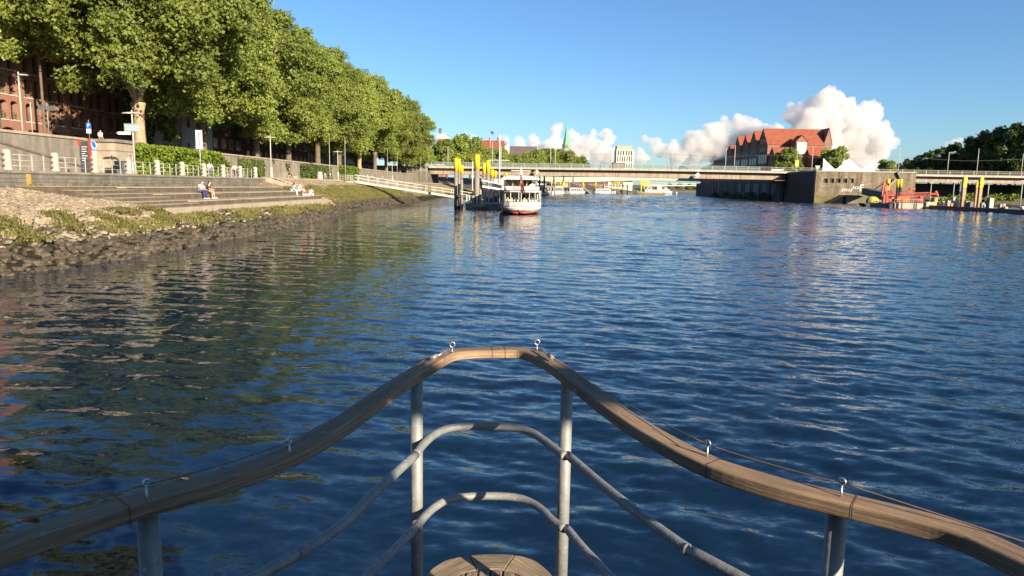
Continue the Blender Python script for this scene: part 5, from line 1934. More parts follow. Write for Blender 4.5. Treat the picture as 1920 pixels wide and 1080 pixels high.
def car(x, y, z, col, label):
    t = thing('parked_car' if False else 'passing_car', label, 'car', (x, y, z), 'cars on the bridge')
    m = mat('car_paint_%d' % int(x+200), col, rough=0.3, var=0.02)
    w_ = 0.88
    prof = [(-2.2, 0.35), (-2.25, 0.75), (-1.5, 0.9), (1.35, 0.92), (2.1, 0.8), (2.2, 0.4)]
    MB().prism([(x+a, y-w_, z+b) for a, b in prof], (0, 2*w_, 0)).build('body', m, t, bevel=0.06, recalc=True)
    cab = [(-1.9, 0.9), (-1.2, 1.45), (0.4, 1.47), (1.2, 0.92)]
    MB().prism([(x+a, y-w_*0.9, z+b) for a, b in cab], (0, 2*w_*0.9, 0)).build('glasshouse', M_GLASS, t, bevel=0.05, recalc=True)
    MB().prism([(x-1.15, y-w_*0.86, z+1.46), (x+0.4, y-w_*0.86, z+1.475), (x+0.4, y-w_*0.86, z+1.52), (x-1.15, y-w_*0.86, z+1.505)], (0, 2*w_*0.86, 0)).build('roof', m, t, recalc=True)
    for a in (-1.4, 1.4):
        for s in (-1, 1):
            MB().cyl((x+a, y+s*w_-s*0.1, z+0.33), (x+a, y+s*w_+s*0.06, z+0.33), 0.33, n=14).build('wheel', M_BLACK, t)


bridge()


def far_bridges():
    t = thing('arch_bridge', 'pale green arched steel bridge seen beneath the road bridge', 'bridge', (60, 480, 5))
    Y = 480.0
    m = MB()
    n = 40
    xa, xb = P2(1012, Y), P2(1328, Y)
    pts = []
    for k in range(n+1):
        px = 1012+(1328-1012)*k/n
        # haunched girder: deep at the pier near the moored boats, shallow mid-stream
        u = (px-1057)/150.0
        low = 341.5-5.5*(1-math.exp(-(u*u)*1.3)) if px > 1057 else 341.5-2.5*min(1, (1057-px)/45.0)
        low += max(0, px-1200)*0.034
        top = 331.0+max(0, px-1140)*0.020
        a, b_ = aty(px, top, Y), aty(px, low, Y)
        pts.append((a, b_))
    rings = [[(a.x, Y, a.z), (a.x, Y+12, a.z), (a.x, Y+12, b_.z), (a.x, Y, b_.z)] for a, b_ in pts]
    MB().loft(rings, closed=True, smooth=False).build('girder', M_BRIDGE2, t, recalc=True)
    px = aty(1060, 341, Y)
    MB().box(px.x-2.0, px.x+2.0, Y+1, Y+11, -2, px.z+0.3).build('pier', M_CONC2, t)
    MB().loft([[(a.x, Y-0.9, a.z+0.003), (a.x, Y+13, a.z+0.003), (a.x, Y+13, a.z+0.45), (a.x, Y-0.9, a.z+0.45)] for a, b_ in pts], closed=True, smooth=False).build('deck_edge', M_BRIDGE2, t, recalc=True)
    t = thing('far_bridge', 'cream flat bridge, farthest of the three seen under the road bridge', 'bridge', (170, 760, 5))
    Y = 760.0
    a, b_ = aty(1205, 345, Y), aty(1345, 346, Y)
    rings = []
    for k in range(21):
        px = 1205+140*k/20
        lo = 349.2-1.6*math.exp(-((px-1290)/40.0)**2)+0.01*(px-1205)
        p, q = aty(px, 346.3+0.008*(px-1205), Y), aty(px, lo, Y)
        rings.append([(p.x, Y, p.z), (p.x, Y+12, p.z), (p.x, Y+12, q.z), (p.x, Y, q.z)])
    MB().loft(rings, closed=True, smooth=False).build('girder', M_CREAM, t, recalc=True)
    MB().box(a.x, b_.x, Y-0.2, Y, a.z+1.0, a.z+1.7).build('railing', M_LIGHTSTEEL, t)
    q = aty(1237, 349, Y)
    MB().box(q.x-2.5, q.x+2.5, Y+1, Y+11, -1, q.z+0.5).build('pier', M_CREAM, t)


def P2(px, Y):
    return (px-987.0)/1340*Y


far_bridges()
# ------------------------------------------------------------------ right bank
def right_bank():
    g = MB()
    g.box(136.5, 420, 306, 480, -3, 8.0)
    g.box(102.4, 137, 309, 404, -3, 7.9)
    g.box(111.5, 137, 404.2, 479, -3, 7.85)
    o = g.build('island_ground', M_ASPH)
    tag(o, 'raised ground of the far bank behind the quay', None, None, 'structure')
    o = MB().add([(136, 290, -2), (420, 290, -2), (420, 307, 8.1), (136, 307, 8.1)], [(0, 1, 2, 3)]).build('bank_slope', mat('dark_slope', (0.085, 0.075, 0.055), var=0.4, scale=0.6))
    tag(o, 'dark stone slope under the land span of the bridge', None, None, 'structure')
    o = MB().add([(-600, 1399, 3.2), (1800, 1399, 3.2), (6000, 9000, 3.2), (-6000, 9000, 3.2)], [(0, 1, 2, 3)]).build('distant_land', mat('far_land', (0.05, 0.06, 0.03)))
    tag(o, 'flat land reaching to the horizon', None, None, 'structure')
    t = thing('bastion', 'tall sandy stone quay bastion with a row of five square windows', 'bastion', (119, 270, 0))
    X0, X1, Y = 102.0, 137.0, 258.0
    ops = []
    for px in (1548, 1560, 1572, 1584.6, 1597):
        p = aty(px, 339, Y)
        ops.append((p.x-0.72-X0, p.x+0.72-X0, p.z-0.75+2, p.z+0.75+2))
    m = MB()
    M_BAST = brick('bastion_stone', (0.265, 0.21, 0.142), (0.185, 0.148, 0.10), (0.12, 0.095, 0.07), (1.5, 0.42), 0.03, 0.65, 0.4)
    wall_open(m, (X0, Y, -2), (1, 0, 0), (0, -1, 0), X1-X0, 13.0, ops, 0.9)
    m.box(X0, X1, Y+0.9, 288, -2, 10.99)
    m.add([(X0, Y, -2), (X0, Y+0.9, -2), (X0, Y+0.9, 11), (X0, Y, 11)], [(0, 3, 2, 1)])
    m.add([(X1, Y, -2), (X1, Y+0.9, -2), (X1, Y+0.9, 11), (X1, Y, 11)], [(0, 1, 2, 3)])
    m.add([(X0, Y, 11), (X1, Y, 11), (X1, Y+0.9, 11), (X0, Y+0.9, 11)], [(0, 1, 2, 3)])
    m.build('masonry', M_BAST, t)
    MB().box(X0-0.28, X0-0.004, Y+0.25, 288, -2, 10.98).build('shade_facing', mat('shade_dark_concrete', (0.042, 0.040, 0.038), var=0.35, scale=0.5, stain=0.4), t)  # thin sheet over the west face, shade put into its dark colour
    MB().box(X0-0.1, X1+0.1, Y-0.12, 288, 11.003, 11.35).build('coping', M_CONC2, t)
    MB().box(X0-0.02, X1, Y-0.03, Y-0.004, -1, 2.6).build('tide_stain', mat('algae_stain', (0.11, 0.095, 0.03), var=0.5, scale=0.5), t)
    for i, (a, b, c, d) in enumerate(ops):
        window(t, (X0+a, Y, -2+c), (1, 0, 0), (0, -1, 0), b-a, d-c, 0.09, M_STEEL, M_GLASSB if i == 4 else M_GLASS, 0, 0.75)
    p = aty(1578, 356.5, Y-0.03)
    text(t, 'graffiti_letters', 'SWAF', p.x, p.y, p.z, 1.5, M_SIGNW, ax='LEFT', ext=0.01)
    p = aty(1598.5, 352, Y-0.03)
    text(t, 'graffiti_letters', 'ALK', p.x, p.y, p.z, 1.45, M_SIGNW, ax='LEFT', ext=0.01)
    p = aty(1615.5, 353, Y-0.035)
    text(t, 'graffiti_letters', 'E', p.x, p.y, p.z, 3.3, M_SIGNW, ext=0.01)
    # stair climbing the bastion face and rubble patches of pale paint
    s = MB()
    for k in range(12):
        q = aty(1648+k*2.6, 362-k*2.4, Y)
        s.box(q.x-0.3, q.x+0.45, Y-1.0, Y-0.035, q.z-0.7, q.z)
    s.build('wall_stair', M_CONC2, t)
    a, b = aty(1640, 357, Y-1), aty(1664, 341, Y-1)
    MB().bar(a, b, 0.16, 0.3).build('stair_rail', M_STEEL, t)
    a, b = aty(1683, 322, Y-0.6), aty(1690, 337, Y-0.6)
    MB().bar(a, b, 0.5, 0.7).build('chute', M_STEEL, t)
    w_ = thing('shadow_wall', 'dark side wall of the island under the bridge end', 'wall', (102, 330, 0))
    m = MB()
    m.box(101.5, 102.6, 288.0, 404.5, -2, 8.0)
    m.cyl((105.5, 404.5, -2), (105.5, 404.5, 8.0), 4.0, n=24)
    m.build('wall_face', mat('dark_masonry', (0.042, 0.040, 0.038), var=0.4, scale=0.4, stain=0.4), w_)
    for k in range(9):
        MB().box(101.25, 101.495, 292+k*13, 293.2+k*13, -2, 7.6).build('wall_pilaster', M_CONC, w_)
    for k in range(5):
        MB().box(101.42, 101.496, 296+k*12, 302+k*12, 3.2, 6.9).build('pale_shutter', mat('pale_shutter_%d' % k, (0.13, 0.14, 0.155), var=0.2), w_)
    def fn(rng, n):
        y = rng.uniform(300, 395, n)
        h = 1.6+1.2*np.sin(y*0.31)+0.8*np.sin(y*1.1)
        return np.stack([101.4-rng.uniform(0, 1.6, n), y, rng.uniform(0, 1, n)*np.clip(h, 0.3, 4)], 1), np.tile([[-1, -.3, .5]], (n, 1))
    o = leaves('bank_shrubs', 3500, fn, M_LEAF2, 97, (0.2, 0.5))
    tag(o, 'low dark bushes along the foot of the island wall', None, None, 'stuff')
    # water gauge board
    p0, p1 = aty(1496, 349, 287), aty(1496, 374, 287)
    t = thing('water_gauge', 'tall black and white water gauge board on the dark wall corner', 'gauge', (p0.x, 287, 0))
    MB().box(p0.x-0.55, p0.x+0.55, 287, 287.2, p1.z, p0.z).build('black_board', M_BLACK, t)
    n = 5
    for k in range(n):
        z = p1.z+(p0.z-p1.z)*(k+0.25)/n
        MB().box(p0.x-0.5, p0.x+0.5, 286.95, 286.995, z, z+0.6).build('white_mark', M_SIGNW, t)
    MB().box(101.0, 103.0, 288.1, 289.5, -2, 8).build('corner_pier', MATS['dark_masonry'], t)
    # white folded crown sculpture
    t = thing('zigzag_screen', 'white folded zigzag screen with three sharp points on the bastion', 'screen', (114, 262, 11.35))
    P = [(105.4, 11.3), (123.8, 11.3), (123.9, 16.1), (119.0, 11.75), (114.5, 15.8), (109.9, 11.7), (105.4, 15.7)]
    for nm, tri in (('left_panel', [P[0], (109.85, 11.3), P[5], P[6]]), ('middle_panel', [(109.87, 11.3), (118.95, 11.3), P[3], P[4], P[5]]), ('right_panel', [(118.97, 11.3), P[1], P[2], P[3]])):
        MB().prism([(x, 261, z) for x, z in tri], (0, 0.25, 0)).build('white_panel', mat('screen_white', (0.75, 0.74, 0.72), var=0.02), t, recalc=True)


right_bank()


def warehouses():
    t0 = dict(fm=M_FRAMEG, gm=M_GLASSB)
    # the big gabled warehouse
    simple_house('warehouse', 'big brick warehouse with a huge red tiled roof beyond the bridge', 112, 138.2, 342.6, 357, 8, 25.6, 33.0, 'x', M_TBRICK, M_ROOF,
                 [('-x', 2.0, 11.2, 2.6, 4.2, 4, 3.1, 2, 5.4), ('-x', 3.4, 22.3, 1.2, 1.9, 3, 3.2, 2, 4.2 if False else 3.9), ('-x', 6.3, 30.2, 1.1, 1.7, 1, 1, 1, 1), ('-y', 6.4, 21.5, 1.9, 2.3, 1, 1, 1, 1), ('-y', 8.9, 21.5, 1.4, 2.3, 1, 1, 1, 1)], 'warehouse', 0.3, **t0)
    for i, (yc, rz, ez) in enumerate([(363.8, 33.0, 25.4), (377.4, 32.0, 24.6), (391.2, 32.2, 24.6)]):
        simple_house('warehouse', ['gabled dark brick warehouse, next behind the biggest one', 'gabled warehouse second behind the biggest, with pale window bands', 'gabled warehouse third behind the biggest, stepped parapet'][i], 112, 138, yc-6.7, yc+6.7, 8, ez, rz, 'x', M_TBRICK, M_ROOF,
                     [('-x', 1.2, 11.0, 3.0, 3.6, 3, 3.8, 2, 5.2), ('-x', 3.4, 21.8, 1.2, 1.8, 3, 2.7, 1, 3), ('-x', 6.1, 28.0, 1.0, 1.6, 1, 1, 1, 1)], 'warehouse', 0.3, **t0)
    simple_house('warehouse', 'lower dark house with a red roof after the gabled warehouses', 112, 134, 398.2, 414, 8, 23, 28.3, 'x', M_TBRICK, M_ROOF, [('-x', 1.2, 10.5, 1.4, 2.4, 5, 2.9, 4, 3.2)], 'house', 0.3, **t0)
    simple_house('warehouse', 'dark terrace house with dormer front near the end of the island row', 112, 134, 414.2, 440, 8, 21, 25.5, 'y', M_TBRICK, M_DROOF, [('-x', 1.2, 10.5, 1.4, 2.4, 8, 3.0, 3, 3.4)], 'house', 0.3, **t0)
    simple_house('warehouse', 'farthest small red-brown house of the island row', 112, 130, 440.2, 470, 8, 17.5, 21, 'y', M_TBRICK, M_ROOF, [('-x', 1.4, 10.5, 1.4, 2.4, 9, 3.1, 2, 3.4)], 'house', 0.3, **t0)
    # end wing, sign tower and red-roofed annexes on the bridge side
    t = simple_house('gable_wing', 'narrow brick wing with a steep gable at the end of the big warehouse', 138.3, 142.0, 343.2, 356, 8, 26.3, 33.2, 'y', M_TBRICK, M_ROOF,
                     [('-y', 0.35, 19.6, 0.6, 2.1, 3, 1.15, 2, 5.0), ('-y', 1.5, 29.5, 0.7, 1.6, 1, 1, 1, 1)], 'wing', 0.2, **t0)
    t = simple_house('sign_tower', 'brick stair tower with a gable and big white sign panel on the warehouse', 122.5, 127.7, 335.5, 342.4, 8, 26.4, 29.2, 'y', M_TBRICK, M_ROOF, [('-y', 1.9, 15.4, 1.4, 3.4, 1, 1, 1, 1)], 'tower', 0.25, **t0)
    MB().box(123.0, 127.2, 335.2, 335.45, 20.9, 26.0).build('sign_panel', M_SIGNW, t)
    for k in range(3):
        MB().box(123.4, 126.8, 335.15, 335.195, 24.7-k*1.45, 25.15-k*1.45).build('sign_text_line', mat('faded_lettering', (0.55, 0.5, 0.46)), t)
    simple_house('annex', 'low annex with a red roof left of the sign tower', 112.4, 122.3, 331, 342.4, 8, 18.2, 23.6, 'x', M_TBRICK, M_ROOF, [('-y', 1.2, 11.5, 1.5, 3.4, 2, 2.2, 1, 1), ('-x', 2, 11, 2, 3, 2, 4, 1, 1)], 'annex', 0.3, **t0)
    simple_house('annex', 'low annex with a red roof right of the sign tower', 127.9, 136.5, 330, 342.4, 8, 18.4, 23.8, 'x', M_TBRICK, M_ROOF, [('-y', 3.5, 10.0, 2.0, 3.0, 1, 1, 1, 1)], 'annex', 0.3, **t0)
    # street things by the bridge end
    for i, (px, pt, pb) in enumerate([(1494.5, 301, 312), (1583, 302, 310)]):
        q = aty(px, pt, 310)
        z = aty(px, pb, 310).z
        t = thing('yellow_banner', ['yellow banner on a post before the warehouse tree', 'pale yellow board behind the zigzag screen'][i], 'banner', (q.x, 310, 8))
        MB().cyl((q.x, 310, 8), (q.x, 310, q.z+3), 0.1, n=8).build('post', M_LIGHTSTEEL, t)
        MB().box(q.x-0.7, q.x+0.7, 309.75, 309.85, z, q.z).build('cloth_panel', mat('banner_yellow_%d' % i, (0.75, 0.66, 0.10 if i == 0 else 0.3)), t)
    q = aty(1533, 315, 300)
    t = thing('warning_sign', 'small white triangular road sign at the bridge end', 'sign', (q.x, 300, 8))
    MB().prism([(q.x-1.0, 300, q.z+0.9), (q.x+1.0, 300, q.z+0.9), (q.x, 300, q.z-0.9)], (0, 0.1, 0)).build('triangle', M_SIGNW, t, recalc=True)
    MB().cyl((q.x, 300.06, 11), (q.x, 300.06, q.z-0.2), 0.08, n=8).build('post', M_STEEL, t)


warehouses()


def more_trees():
    G = 'trees beyond the bridge'
    for i, (px, top, Y, key, wid, lab) in enumerate([
        (1480, 279, 326, 'round0', 1.0, 'sunlit bushy tree before the warehouse sign tower'),
        (1567, 277, 322, 'round0', 1.0, 'bushy tree right of the big warehouse, over the zigzag screen'),
        (1545, 298, 326, 'round1', 0.9, 'low dark tree tucked between the annex and the bushy tree'),
        (1664, 301, 335, 'round0', 1.15, 'small round tree at the right foot of the zigzag screen'),
    ]):
        q = aty(px, top, Y)
        s = (q.z-8)/10.4
        tree(key, 'bank_tree', lab, 'tree', (q.x, Y, 8), i*1.3, s*wid, s, G)
    # dark wooded rise on the right
    row = [(1700, 302, 392), (1722, 296, 380), (1746, 288, 368), (1770, 282, 357), (1796, 274, 346), (1822, 264, 337), (1848, 254, 330), (1876, 247, 322), (1904, 241, 316), (1932, 236, 312), (1960, 230, 310), (1990, 226, 310)]
    for i, (px, top, Y) in enumerate(row):
        q = aty(px, top, Y+14)
        s = (q.z-8)/10.6
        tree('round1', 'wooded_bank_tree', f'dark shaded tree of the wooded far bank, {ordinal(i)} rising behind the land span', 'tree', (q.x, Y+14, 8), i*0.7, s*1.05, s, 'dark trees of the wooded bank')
    for i in range(11):
        px = 1692+i*27
        Y = 352-i*3
        q = aty(px, 318-i*1.2, Y)
        s = max(0.7, (q.z-8)/11.5)
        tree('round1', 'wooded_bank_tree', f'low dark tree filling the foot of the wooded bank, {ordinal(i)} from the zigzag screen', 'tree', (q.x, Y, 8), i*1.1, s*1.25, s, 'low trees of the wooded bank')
    # left bank beyond the bridge
    left = [(838, 264, 335), (860, 255, 340), (882, 260, 345), (903, 277, 350), (918, 282, 355), (934, 279, 360), (950, 287, 365), (968, 294, 380), (984, 289, 400), (1003, 283, 405), (1022, 280, 410), (1040, 281, 415), (1058, 282, 420), (1076, 291, 425)]
    for i, (px, top, Y) in enumerate(left):
        q = aty(px, top, Y)
        s = (q.z-8)/10.4
        tree('round0', 'park_tree', f'rounded green tree beyond the bridge, {ordinal(i)} counted from the plane tree row', 'tree', (q.x, Y, 8), i*0.9, s*(1.0 if i < 3 else 1.1), s, 'park trees on the far left bank')
    # far shore under the bridges
    for i in range(16):
        px = 1040+i*19
        Y = 640+i*18
        if px > 1170 and px < 1240:
            continue
        tree('round1', 'shore_tree', f'tiny shaded tree on the far shore under the bridges, {ordinal(i)} in line', 'tree', (P2(px, Y), Y, 3), i, 0.75, 0.75, 'shore trees under the bridges')
    for i, (px, Y) in enumerate([(1268, 800), (1285, 830), (1300, 850), (1316, 860), (1330, 870)]):
        tree('round0', 'shore_tree', f'sunlit tree on the far shore below the cream bridge, {ordinal(i)} from the buoy', 'tree', (P2(px, Y), Y, 2), i, 1.1, 0.6, 'shore trees below the cream bridge')


more_trees()


def left_far():
    # land behind the bridge on the left, following the bend of the river
    edge = [(-38, 312), (-27, 330), (-12, 362), (10, 415), (40, 500), (85, 620), (150, 820), (330, 1250), (420, 1420)]
    m = MB()
    vs = []
    for (x, y) in edge:
        vs.append([(x, y, -2), (x-2.5, y+1, 2.6), (x-14, y+4, 3.4), (x-30, y+7, 8), (x-400, y+10, 8)])
    m.loft(vs, smooth=False, cap=False)
    o = m.build('far_bank', mat('far_bank_soil', (0.085, 0.068, 0.048), var=0.4, scale=0.12), recalc=True)
    tag(o, 'far left bank curving away behind the bridge', None, None, 'structure')

    def at2(px, py, Y):
        return aty(px, py, Y)
    a, b = at2(892, 281, 440), at2(944, 263, 440)
    simple_house('red_roof_house', 'house with a long red roof and brick gable above the park trees', a.x, b.x, 440, 456, 8, a.z, b.z, 'x', M_TBRICK, M_ROOF, [('-y', 3, a.z-4, 1.4, 2.4, 4, 3.4, 1, 1)], 'house')
    for k in range(3):
        x = a.x+3+k*5.0
        t = thing('chimney', f'brick chimney on the long red roof, {ordinal(k)} from the gable', 'chimney', (x, 447, b.z), 'chimneys of the red roof')
        MB().box(x-0.6, x+0.6, 446.6, 447.6, b.z-2, b.z+1.5).build('stack', M_BRICK, t)
        MB().box(x-0.75, x+0.75, 446.45, 447.75, b.z+1.503, b.z+1.8).build('cap', M_CONC, t)
    a, b = at2(956, 291, 465), at2(1003, 274, 465)
    simple_house('grey_roof_house', 'long house with a dark grey roof beside the white turret', a.x, b.x+1, 465, 482, 8, a.z, b.z, 'x', M_WHITEW, M_DROOF, [('-y', 2, a.z-3.5, 1.2, 2.0, 5, 3.0, 1, 1)], 'house')
    a, b = at2(945, 285, 460), at2(955, 271, 460)
    t = thing('white_turret', 'white corner turret between the red and grey roofs', 'turret', ((a.x+b.x)/2, 460, 8))
    MB().box(a.x, b.x, 460, 464, 8, b.z-0.5).build('shaft', M_WHITEW, t)
    MB().lathe([(2.4, 0), (2.0, 0.8), (0.2, 2.0)], ((a.x+b.x)/2, 462, b.z-0.497), 12).build('cap', M_SIGNG, t)
    a, b = at2(819, 262, 430), at2(837, 252, 430)
    simple_house('white_block', 'white flat-topped block showing past the end of the plane tree row', a.x, b.x, 430, 445, 8, b.z, 0, 'x', M_WHITEW, M_WHITEW, [], 'house')
    t = thing('chimney', 'dark square chimney on the white flat-topped block', 'chimney', (a.x+1.6, 433, b.z))
    MB().box(a.x+0.9, a.x+2.3, 432, 434, b.z+0.352, b.z+3.2).build('stack', M_STEEL, t)
    MB().box(a.x+0.8, a.x+2.4, 431.9, 434.1, b.z+3.203, b.z+3.5).build('cap', M_BLACK, t)
    a, b = at2(822, 268, 425), at2(840, 262, 425)
    simple_house('red_roof_house', 'low red roof just under the white flat-topped block', a.x, b.x, 418, 428, 8, a.z-1, b.z, 'x', M_TBRICK, M_ROOF, [], 'house')
    # flag
    a, b = at2(919.5, 244, 380), at2(919.5, 300, 380)
    t = thing('flagpole', 'tall flagpole with a small dark blue flag above the red roofs', 'flagpole', (a.x, 380, 8))
    MB().tube([(a.x, 380, 8), (a.x, 380, a.z)], [0.16, 0.09], 8).build('pole', M_LIGHTSTEEL, t)
    MB().ball((a.x, 380, a.z), 0.16, n=8, m=6).build('finial', M_BRIGHT, t)
    fl = thing('flag', 'small dark blue flag fluttering over the red roofs', 'flag', (a.x+0.2, 380, a.z-1.2))
    vs = [(a.x+0.12+0.33*i, 380+0.15*math.sin(i*1.2), a.z-0.2-0.12*i-1.4*j) for i in range(6) for j in (0, 1)]
    ob = MB().add(vs, [(2*i, 2*i+1, 2*i+3, 2*i+2) for i in range(5)], True).build('blue_cloth', mat('flag_blue', (0.06, 0.10, 0.22)), fl)
    ob.modifiers.new('thickness', 'SOLIDIFY').thickness = 0.02
    # church
    Y = 700
    ap, bs = at2(1063.5, 229, Y), at2(1062, 283, Y)
    t = thing('church', 'church with a tall green copper spire rising over the park trees', 'church', (bs.x, Y, 8))
    hw = 5.0
    MB().box(bs.x-hw*0.86, bs.x+hw*0.86, Y-hw*0.86, Y+hw*0.86, 8, bs.z-0.5).build('tower', M_TBRICK, t)
    zb = bs.z-0.5
    for k in range(4):
        a = k*PI/2
        c, s = round(math.cos(a)), round(math.sin(a))
        cx, cy = bs.x+c*hw*0.86, Y+s*hw*0.86
        MB().prism([(cx-s*hw*0.86, cy+c*hw*0.86, zb+0.002), (cx+s*hw*0.86, cy-c*hw*0.86, zb+0.002), (cx, cy, zb+6.5)], (-c*1.2, -s*1.2, 0)).build('gable', M_TBRICK, t, recalc=True)
    ring0 = [(bs.x+hw*q*math.cos(PI/8+k*PI/4), Y+hw*q*math.sin(PI/8+k*PI/4), zb+0.6+0.0*k) for q in (1.02,) for k in range(8)]
    ring1 = [(bs.x+hw*0.70*math.cos(PI/8+k*PI/4), Y+hw*0.70*math.sin(PI/8+k*PI/4), zb+9) for k in range(8)]
    ring2 = [(bs.x+0.1*math.cos(PI/8+k*PI/4), Y+0.1*math.sin(PI/8+k*PI/4), ap.z-1.5) for k in range(8)]
    MB().loft([ring0, ring1, ring2], closed=True, smooth=False).build('spire', M_COPPER, t, recalc=True)
    MB().cyl((bs.x, Y, ap.z-2), (bs.x, Y, ap.z+2.5), 0.18, n=6).build('finial', M_COPPER, t)
    MB().box(bs.x-1.0, bs.x+1.0, Y-0.1, Y+0.1, ap.z+0.9, ap.z+1.25).build('cross_bar', M_COPPER, t)
    # white office tower
    Y = 820
    a, b = at2(1155, 313, Y), at2(1189, 280, Y)
    t = thing('office_tower', 'pale office tower with tall slit windows far beyond the bridge', 'tower', ((a.x+b.x)/2, Y, 8))
    wall = mat('pale_stone_tower', (0.58, 0.55, 0.45), var=0.05, scale=0.3)
    m = MB()
    ops = []
    W, Hh = b.x-a.x, b.z-8
    pxm = 1340.0/Y
    zt = b.z
    for k in range(7):
        u = 1.2+k*3.0
        ops.append((u, u+1.5, Hh-1-9.5/pxm*1.0, Hh-1.6))
    for k in range(8):
        u = 1.0+k*2.62
        ops.append((u, u+1.25, Hh-22.0/pxm-0.5, Hh-12.5/pxm))
        ops.append((u, u+1.25, Hh-33.0/pxm-0.5, Hh-25/pxm))
    ops = [(p, q, r, s_) for (p, q, r, s_) in ops if q < W-0.4]
    wall_open(m, (a.x, Y, 8), (1, 0, 0), (0, -1, 0), W, Hh, ops, 1.2)
    m.box(a.x+0.01, b.x-0.01, Y+1.21, Y+20, 8, zt-0.01)
    m.add([(a.x, Y, 8), (a.x, Y+1.2, 8), (a.x, Y+1.2, zt), (a.x, Y, zt)], [(0, 3, 2, 1)])
    m.add([(b.x, Y, 8), (b.x, Y+1.2, 8), (b.x, Y+1.2, zt), (b.x, Y, zt)], [(0, 1, 2, 3)])
    m.add([(a.x, Y, zt), (b.x, Y, zt), (b.x, Y+1.2, zt), (a.x, Y+1.2, zt)], [(0, 1, 2, 3)])
    m.build('wall', wall, t)
    for (p, q, r, s_) in ops:
        MB().box(a.x+p, a.x+q, Y+0.9, Y+1.2, 8+r, 8+s_).build('slit_window', M_GLASS, t)
    top = at2(1154, 273, Y)
    MB().box(a.x+0.4, b.x-2.5, Y+1, Y+18, zt+0.003, top.z).build('roof_storey', mat('tan_cladding', (0.42, 0.31, 0.19), var=0.1), t)
    a, b = at2(1078, 312, 560), at2(1106, 306, 560)
    simple_house('brown_house', 'low brown flat house showing over the bridge railing', a.x, b.x, 560, 575, 8, b.z, 0, 'x', M_DBRICK, M_DROOF, [], 'house')
    a, b = at2(1150, 314, 600), at2(1170, 306, 600)
    simple_house('brown_house', 'low tan flat house at the foot of the office tower', a.x, b.x, 600, 612, 8, b.z, 0, 'x', M_TBRICK, M_CONC, [], 'house')
    # quay houses seen under the bridge
    for i, (p0, p1, py, Y, wm) in enumerate([(1012, 1050, 337, 520, M_TBRICK), (1072, 1098, 339, 560, M_BRICK), (1100, 1140, 341, 600, M_TBRICK), (1140, 1186, 338, 640, M_CREAM)]):
        a, b = at2(p0, 352, Y), at2(p1, py, Y)
        simple_house('quay_house', f'small {["brown", "reddish", "tan", "cream"][i]} quay house glimpsed under the bridge behind the far boats', a.x, b.x, Y, Y+10, 3, b.z-1.5, b.z+0.5, 'x', wm, M_DROOF, [('-y', 1.0, 5, 1.4, 2, max(1, int((b.x-a.x)/3.2)), 3.0, 1, 1)], 'house')


left_far()


